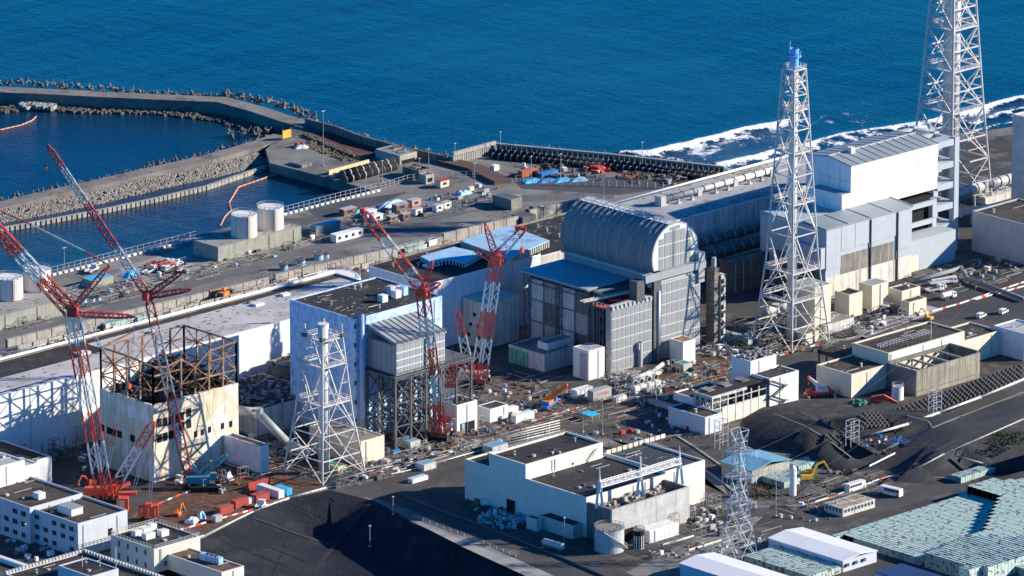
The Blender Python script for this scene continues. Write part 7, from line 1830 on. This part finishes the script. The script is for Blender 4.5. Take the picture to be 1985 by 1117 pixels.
for i,(x,y,w,lab) in enumerate(((1000,822,9,'long white generator container with round ports near the spired building'),(985,808,5,'white box container behind the long generator container'),)):
    shipping(lab,x,y,w,white,d=2.6,h=2.8,name='generator_container')
bpix('white fronted pump shed left of the pipe bundle by the nearest crane',800,930,938,830,790,white,skyb,.0,name='shed'); bpix('small blue roofed shed beside the pipe bundle',822,902,914,846,805,offw,bluer,.0,name='shed'); bpix('open blue roofed shed behind the spired building corner',955,868,882,985,935,offw,bluer,.0,name='shed'); bpix('blue grey roofed shed near the cream hut',796,858,872,815,770,offw,bluer,.0,name='shed')
bpix('long grey canopy roof left of the damaged building',1302,788,796,1310,1255,galv,M('canopy grey',(.2,.23,.26)),.0,name='canopy')
scatter([(700,890),(860,850),(1000,800),(1010,830),(900,870),(740,925)],60,'round the foot of the nearest crane',0,('white','steel','dark grey','blue','rusty','cream'),seed=8)
scatter([(700,945),(640,930),(730,905),(960,850),(980,862),(800,905)],50,'beside the pipe bundle before the spired building',0,('white','steel','dark grey','pale blue'),seed=9,scale=.9)
scatter([(900,760),(1040,735),(1120,755),(1060,800),(960,800)],50,'in the brown yard near the orange crane',0,('white','steel','dark grey','red','blue'),seed=10,scale=.9)
scatter([(1200,745),(1290,705),(1420,680),(1430,730),(1330,775),(1220,790)],60,'in the yard before the barrel building',0,('white','mint','steel','dark grey','blue','cream'),seed=11)
scatter([(1140,835),(1300,800),(1340,830),(1310,860),(1180,860)],26,'left of the damaged building',0,('white','steel','red','pale blue'),seed=12,scale=.8)
scatter([(1380,650),(1470,630),(1540,600),(1600,680),(1500,690),(1400,690)],46,'at the foot of the full height stack',0,('white','steel','rusty','dark grey'),seed=13)
scatter([(1640,620),(1720,590),(1800,600),(1740,630),(1660,660)],46,'in the transformer yard below the cream blocks',0,('white','steel','white','dark grey'),seed=14,kinds=(0,3,3,2))
scatter([(1760,545),(1900,505),(1985,500),(1985,530),(1850,560),(1800,575)],40,'on the car park under the white cover',0,('white','pale grey','green','steel','cream'),seed=15)
scatter([(1330,985),(1400,985),(1400,1040),(1340,1030)],34,'in the switch yard between spired building and pylon',0,('white','pale grey','steel'),seed=16,kinds=(0,2,3))
scatter([(1250,1075),(1400,1050),(1470,1040),(1480,1070),(1350,1085)],40,'in the switch yard at the pylon foot',0,('steel','white','pale grey','dark grey'),seed=17,kinds=(0,3,4))
scatter([(895,965),(960,975),(1030,1000),(1000,1030),(900,1000)],34,'in the shade of the spired building',0,('white','steel','pale blue','dark grey','cream'),seed=18)
scatter([(30,860),(190,850),(190,930),(120,905)],30,'in the shade between the left hall and the crane',0,('steel','pale grey','dark grey','rusty'),seed=19)
scatter([(330,900),(450,870),(540,905),(430,960),(340,950)],40,'round the teal crane',0,('white','steel','dark grey','rusty','orange'),seed=20)
scatter([(465,720),(560,690),(560,850),(470,860)],44,'in the shade between the burnt and the cube building',0,('steel','pale grey','dark grey','rusty','white'),seed=21)
scatter([(1500,1000),(1590,955),(1620,1010),(1540,1015)],14,'beside the prefab office',0,('steel','dark grey','white'),seed=22,scale=.8)
scatter([(1530,900),(1640,895),(1700,925),(1600,950)],20,'on the truck park by the silo',0,('white','steel','dark grey','blue'),seed=23,scale=.8)
scatter([(0,1040),(100,1050),(160,1075),(60,1095),(0,1085)],22,'behind the bottom left office',0,('white','steel','pale grey'),seed=24)
scatter([(1650,850),(1730,845),(1715,868),(1670,866)],12,'on the slope pad by the small steel frame',5.5,('white','blue','orange','steel'),seed=25,scale=.7)
heap('tangled brown pipes and scrap at the foot of the full height stack',1480,660,11,160,M('pale brown scrap',(.3,.25,.18),.4,.6,.8),0,1.2,long_=True)
heap('scrap and pipework in the shade beside the burnt building',520,880,10,150,conc,0,1.2,long_=True); heap('rubble with white slabs right of the burnt building',525,820,9,110,offw,0,1.5,hh=2.5)
heap('dark scaffold tangle at the foot of the burnt building',345,885,13,260,dgrey,0,1.8,hh=12,long_=True); heap('pale scaffold bars at the foot of the burnt building',370,890,10,120,galv,0,1.6,hh=10,long_=True)
heap('scrap lying between the barrel building and the tower',1385,680,7,110,conc,0,1.0,long_=True); heap('pipework heap in front of the barrel building',1215,735,8,160,offw,0,1.1,hh=2.5,long_=True)
heap('dark wreckage behind the damaged hall corner',1440,450,10,120,dgrey,0,2,hh=3); heap('blue sheets on wreckage between the halls',1405,436,4,18,skyb,6,2.5)
heap('blue scrap pieces on the slope pad',1740,858,3,30,blue,4.5,.9,long_=True); heap('white bundles on the car park edge',1720,535,5,40,white,0,1.0)
heap('bundles and sheets in the dark yard beside the spired building',975,1010,9,120,M('pale bundles',(.5,.5,.5),.3,.5,.7),0,1.0,hh=1.4); heap('brown scrap in the dark yard beside the spired building',985,990,5,50,brown,0,1.0)
# shaded yard left: ribs and dark frames on the left hall side
for i in range(6):
    o = P(60+i*22,900-i*7); m = MB(); m.cb((o.x,o.y,3),(.5,.5,6)); m.build('frame_post',grey,None,label='grey frame post in the dark yard behind the left offices',cat='post',group='frame posts in the dark left yard')
# ---- black drums pattern (rows of black sandbags / mats)
mb = MB(); 
for k in range(3):
    A = P(830,892+k*6); B = P(985,840+k*6)
    for i in range(60): c_ = A.lerp(B,(i+.5)/60); mb.cb((c_.x+rnd(-.2,.2),c_.y,.45),(.75,1.1,.9),rnd(-.3,.3))
    A = P(650,935+k*6); B = P(760,912+k*6)
    for i in range(44): c_ = A.lerp(B,(i+.5)/44); mb.cb((c_.x+rnd(-.2,.2),c_.y,.45),(.75,1.1,.9),rnd(-.3,.3))
mb.build('sandbags',M('grey sandbags',(.13,.125,.12),.4,.9,.9),None,label='rows of grey sandbags before the spired building',cat='sandbags')['kind'] = 'stuff'
mb = MB()
for k in range(6):
    for i in range(46):
        t_ = (i+.5*(k%2))/46; x = 1600+t_*385; y = 846-t_*138+k*3.6; c_ = P(x,y,5.2); mb.cb((c_.x,c_.y,5.6-k*.28+3.0*max(0,1-abs(t_-.2)*8)),(1.15,.8,.9),.2+rnd(-.15,.15))
mb.build('block_mat',M('crib block grey',(.07,.068,.066),.3,.8,.9),None,label='strip of grey crib blocks running up the slope to the right',cat='retaining blocks')['kind'] = 'stuff'
# ---- steel portal frames on the slope
for i,(x,y,h_,lab,z_) in enumerate(((1652,858,8,'small steel frame tower on the slope pad, left one',5.5),(1812,800,8,'small steel frame tower on the slope beside the crib blocks',5),(1398,868,10,'slim steel frame tower beside the pylon',0))):
    o = P(x,y,z_); r = thing('frame_tower',lab,'frame tower',o,'small steel frame towers'); s_ = 2.0
    for dx in (-s_,s_):
        for dy in (-s_*.6,s_*.6): m = MB(); m.beam((o.x+dx,o.y+dy,z_-1),(o.x+dx,o.y+dy,z_+h_),.22); m.build('post',galv,r)
    for k in range(4):
        z = z_+h_*(k+1)/4; m = MB(); q = [(o.x-s_,o.y-s_*.6,z),(o.x+s_,o.y-s_*.6,z),(o.x+s_,o.y+s_*.6,z),(o.x-s_,o.y+s_*.6,z),(o.x-s_,o.y-s_*.6,z)]; m.path(q,.16); m.build('ring_beam',galv,r)
# ---- vehicles
van('white bus parked beside the pipe road near the silo',1658,950,radians(-28+30),white,bus=True); van('white bus standing end on, right of the silo road',1727,960,radians(98),white,bus=True)
van('white car on the shaded road at the right',1902,616,radians(10),white); van('white car beside the blue white corner building',1945,608,radians(12),white)
truck('white pump truck with folded booms on the car park',1828,552,radians(-25),white,'pump',L=11); truck('small white flatbed truck on the car park',1812,566,radians(-15),white,'flat'); truck('white tank truck on the car park',1838,580,radians(-5),white,'tank',L=6.5)
truck('white truck parked in the shade by the cream building door',952,982,radians(-40),white,'box'); truck('yellow and dark loader truck near the red containers',505,985,radians(30),white,'flat',L=5)
# ---- barriers
barriers([(1380,722),(1450,707),(1590,668)],.03,'red and white barriers along the road before the stack',2.6,mats=(white,red,dgrey))
barriers([(1780,612),(1860,590),(1985,548)],.03,'red and white barriers on the right road, long row',1.8,mats=(white,white,white,red)); barriers([(1890,582),(1985,556)],.03,'short row of red and white barriers by the right building',1.8,mats=(white,white,red))
barriers([(1030,818),(1090,800),(1130,790)],.03,'red and white barriers beside the brown yard',2.4)
barriers([(1590,972),(1640,955),(1720,925),(1800,928),(1860,930)],.03,'white and dark red barriers along the truck park road',4,mats=(white,dred,white)); barriers([(1685,905),(1735,880)],3.2,'pale barrier beam on the slope road',3,mats=(white,))
barriers([(1460,985),(1560,982),(1600,968)],.6,'long white pipes beside the barrier road',5,mats=(white,brown)); barriers([(1285,1058),(1345,1040)],.03,'white rail fence before the panelled shed',3,mats=(white,)); barriers([(1335,1068),(1400,1048)],.03,'white rail fence near the pylon foot',3,mats=(white,))
barriers([(960,815),(1040,790),(1110,768)],.03,'white railings in the brown yard',2.5,mats=(white,dgrey))
barriers([(1230,860),(1290,848),(1380,838)],.03,'pale kerb beam left of the damaged building',4,mats=(conc,))
# roads on the slopes: pale kerbs
for a,lab in (([(1135,845,0),(1180,870,0),(1215,885,0)],'pale kerb beside the sloping path'),([(1235,850,0),(1290,868,0),(1330,885,0),(1400,935,0),(1430,960,0)],'long pale gutter down the slope behind the spired building'),([(1310,845,0),(1350,870,0),(1400,905,0)],'pale gutter left of the damaged building slope'),([(1100,840,0),(1160,862,0),(1205,880,0)],'second pale kerb on the path by the spired building')):
    w = [P(*p) for p in a]; wall_between(w,.8,0,.35,conc,'kerb',lab,'kerb')
pipe('white pipe climbing the slope beside the crib blocks',[(1690,842,6),(1760,822,6),(1820,800,6.5),(1900,770,6),(1985,735,5)],.9,offw,sup=False)
pipe('pale yellow gutter edge of the upper slope road',[(1770,912,5),(1830,880,8.2),(1985,812,9.5)],.5,conc,sup=False); pipe('lower pale gutter edge of the slope road',[(1855,885,5.4),(1905,898,3),(1985,906,2.4)],.5,conc,sup=False)
# ---- lamp posts and masts
lamp('tall lamp mast on the quay edge, right of the rusty field',627,322,22,QZ,heads=2); lamp('lamp post at the left quay edge above the crane strut',125,527,9,QZ,heads=2)
for i,(x,y,z,h) in enumerate(((741,352,QZ,8),(813,352,QZ,9),(831,333,QZ,9),(920,372,QZ,11),(882,318,QZ,8),(970,300,QZ,9),(1030,348,QZ,9),(1087,348,QZ,10),(1245,330,QZ,11),(1170,385,0,12),(1262,790,0,0),(1168,842,0,13),(1272,800,0,9),(1130,838,0,6),(762,998,0,6),(1094,1056,0,9),(967,985,0,9),(1504,1000,0,13),(717,1060,-8,7),(50,1068,0,9),(537,1100,-18,9))):
    if h: lamp(['slim lamp post standing %s' % p for p in ('by the intake pipes','behind the pump house','left of the ramp foot','beside the quay crossroads','near the ramp bend','at the corner of the dark sea wall','by the orange container','by the blue piles','before the sea wall scrap','behind the barrel roof','unused','by the cyan canopy','left of the damaged building, curved','near the cyan canopy path','at the sunlit verge end','beside the silver tank','beside the cream building door','between pylon and prefab office','on the dark bank','at the bottom left fence','low on the dark bank')][i],x,y,h,z,arm=1.2 if i in (12,13) else 0,group='slim lamp posts')
for i,(x,y) in enumerate(((575,262),(548,262))):
    if i == 0: continue
o = P(556,270,QZ); r = thing('notice_board','orange yellow board on a frame where the breakwaters meet','board',o); m = MB(); m.cb((o.x,o.y,QZ+2.2),(4.2,.2,3.2),0); m.build('board',yellow,r); 
for k in (-2.3,2.3): m = MB(); m.cb((o.x+k,o.y,QZ+2.2),(.3,.3,4.4)); m.build('post',rust,r)
tarpheap('white sheeted boat like heap on the quay below the rusty field',585,287,6,3,1.6,white,z=QZ,rz=-.5); heap('red box and dark scrap by the white heap on the quay',577,285,1.4,6,dred,QZ,1.3)
# harbour pad with a corner slab
bpix('pale square slab on the quay edge below the tall mast',585,321,326,605,560,conct,conct,0,z=QZ,name='slab')
# power cables from pylon
r = thing('power_lines','thin power lines hanging from the pylon towards the right','cables',(0,0,0))
for k,(y0_,y1_) in enumerate(((876,700),(925,760),(975,830))):
    A = Pv(1458,y0_,P(1432,1098)); B = V((A.x+150,A.y+40,A.z+14)); pts_ = [A.lerp(B,i/16)-V((0,0,6*4*(i/16)*(1-i/16))) for i in range(17)]; m = MB(); m.path(pts_,.05); m.build('line',dgrey,r)
# low green scrub at right edge and dry grass
mb = MB()
for i in range(500):
    o = P(rnd(1925,1990),rnd(838,862),8.2); a = rnd(0,6.28); h = rnd(.3,1.1); mb.quad((o.x,o.y,8),(o.x+.5*cos(a),o.y+.5*sin(a),8),(o.x+.4*cos(a),o.y+.5*sin(a),8+h))
mb.build('scrub',leafg,None,label='low green scrub on the slope at the right edge',cat='scrub')['kind'] = 'stuff'
mb = MB()
for i in range(1600):
    if i < 700: o = P(rnd(1460,1505),rnd(935,968),0)
    elif i < 1100: o = P(rnd(1100,1400),rnd(842,850),0)
    else: o = P(rnd(1680,1985),rnd(925,935),0)
    a = rnd(0,6.28); h = rnd(.3,.9); mb.quad((o.x,o.y,0),(o.x+.3*cos(a),o.y+.3*sin(a),0),(o.x+.25*cos(a),o.y+.4*sin(a),h))
mb.build('dry_grass',plant,None,label='tufts of dry grass on verges and slopes',cat='grass')['kind'] = 'stuff'
# steel plates and thin low pipework that fill the yards
def inpoly(poly):
    xs = [p[0] for p in poly]; ys = [p[1] for p in poly]
    while True:
        x = rnd(min(xs),max(xs)); y = rnd(min(ys),max(ys))
        if inside(x,y,poly): return x,y
def plates(poly,n,mat,lab,z=0.0):
    mb = MB()
    for i in range(n):
        x,y = inpoly(poly); o = P(x,y,z); k = random.randint(1,4)
        for j in range(k): mb.box(o.x+j*3.1,o.y,z+.03,o.x+j*3.1+3.0,o.y+1.5,z+.06+.012*(i%7))
    mb.build('ground_plates',mat,None,label=lab,cat='ground plates')['kind'] = 'stuff'
def lines(poly,n,mat,lab,z=0.0,w=(.08,.22),hmax=1.4,lng=(3,14)):
    mb = MB()
    for i in range(n):
        x,y = inpoly(poly); o = P(x,y,z); L_ = rnd(*lng); zz = z+rnd(.15,hmax); a = random.choice([0,0,0,pi/2,pi/2,rnd(0,3.1)]); ww = rnd(*w)
        q = V((o.x+L_*cos(a),o.y+L_*sin(a),zz)); mb.beam((o.x,o.y,zz),q,ww)
        if zz > z+.8: mb.beam((o.x,o.y,z),(o.x,o.y,zz),.1); mb.beam((q.x,q.y,z),(q.x,q.y,zz),.1)
    mb.build('low_pipework',mat,None,label=lab,cat='pipework')['kind'] = 'stuff'
def frames(poly,n,mat,lab,z=0.0,hh=(2,5)):
    mb = MB()
    for i in range(n):
        x,y = inpoly(poly); o = P(x,y,z); a,b_,h = rnd(1.5,4),rnd(1.2,3),rnd(*hh)
        for k in (h*.5,h):
            q = [(o.x,o.y,z+k),(o.x+a,o.y,z+k),(o.x+a,o.y+b_,z+k),(o.x,o.y+b_,z+k),(o.x,o.y,z+k)]; mb.path(q,.12)
        for dx in (0,a):
            for dy in (0,b_): mb.beam((o.x+dx,o.y+dy,z),(o.x+dx,o.y+dy,z+h),.12)
    mb.build('scaffolding',mat,None,label=lab,cat='scaffolding')['kind'] = 'stuff'
random.seed(77)
YA = [(690,905),(860,862),(1010,800),(1180,760),(1420,690),(1440,720),(1290,780),(1080,812),(1000,850),(860,890),(730,925)]
YB2 = [(560,935),(640,905),(760,880),(980,842),(990,856),(900,880),(700,940),(640,935)]
YC = [(460,700),(560,680),(560,870),(540,920),(430,950),(330,960),(460,860)]
YD = [(900,760),(1000,725),(1110,760),(1270,800),(1180,830),(1060,820),(960,800)]
YE = [(1400,640),(1600,560),(1640,640),(1740,590),(1760,640),(1600,680),(1480,700),(1390,680)]
YF = [(0,600),(200,560),(430,500),(700,425),(990,385),(1000,392),(700,450),(430,530),(0,655)]
YG = [(0,720),(0,690),(400,585),(660,515),(960,440),(1060,415),(1060,425),(660,530),(330,620)]
YH = [(1330,985),(1400,970),(1470,1010),(1500,1060),(1340,1085),(1230,1085)]
YI = [(1750,540),(1985,480),(1985,540),(1850,575),(1800,580)]
YJ = [(1500,985),(1600,925),(1720,925),(1700,960),(1560,1010)]
plates(YD,60,M('worn steel plate',(.16,.13,.105),.5,.5,.7,fine=.3),'steel ground plates in the brown yard'); plates([(255,1005),(430,920),(560,885),(560,950),(392,1030)],70,M('rust brown plate',(.15,.075,.05),.5,.5,.8,fine=.3),'steel ground plates in the crane yard')
plates(YA,90,M('dusty plate',(.16,.15,.135),.5,.5,.8,fine=.3),'dusty ground plates along the middle yard'); plates(YE,50,M('dusty plate',(.16,.15,.135)),'dusty ground plates by the full height stack'); plates(YI,40,M('dusty plate',(.16,.15,.135)),'dusty ground plates on the car park')
plates(YF,90,M('pale plate',(.27,.26,.24),.4,.4,.8,fine=.3),'pale ground plates on the quay road',QZ+.03); plates(YG,60,M('pale plate',(.27,.26,.24)),'pale ground plates behind the long hall'); plates(YJ,40,M('dusty plate',(.16,.15,.135)),'dusty ground plates on the truck park')
for poly,nm,n,z in ((YA,'along the middle yard',340,0),(YB2,'before the spired building',240,0),(YC,'between the burnt building and the shortened stack',240,0),(YD,'in the brown yard',120,0),(YE,'by the full height stack',300,0),(YF,'on the quay road',320,QZ),(YG,'behind the long hall',260,0),(YH,'in the switch yard',110,0),(YI,'on the car park',90,0),(YJ,'on the truck park',60,0)):
    n = int(n*.62)
    lines(poly,int(n*.36),M('dusty pipe',(.38,.36,.33),.3,.5,.7),'thin pale pipes and rails %s'%nm,z); lines(poly,int(n*.42),dgrey,'thin dark pipes and cable trays %s'%nm,z); lines(poly,n//4,M('rusty pipe',(.26,.16,.10),.4,.5,.8),'thin rusty pipes %s'%nm,z,lng=(2,8))
for poly,nm,n,z in ((YA,'along the middle yard',40,0),(YC,'between the burnt building and the shortened stack',46,0),(YE,'by the full height stack',44,0),(YH,'in the switch yard',26,0),(YF,'on the quay road',30,QZ),(YG,'behind the long hall',24,0)):
    frames(poly,int(n*.55),M('dull steel',(.28,.28,.27),.3,.5,.6),'light steel frames and scaffolds %s'%nm,z)
frames([(450,700),(560,690),(560,830),(470,860)],40,dgrey,'tall dark scaffolds in the shade between the reactors',0,(5,10))
frames([(0,850),(170,830),(180,900),(0,900)],24,dgrey,'dark scaffolds in the shade behind the left offices',0,(4,8))
print('tetrapods',NT[0],'scatter',NS[0],'mint',ni)
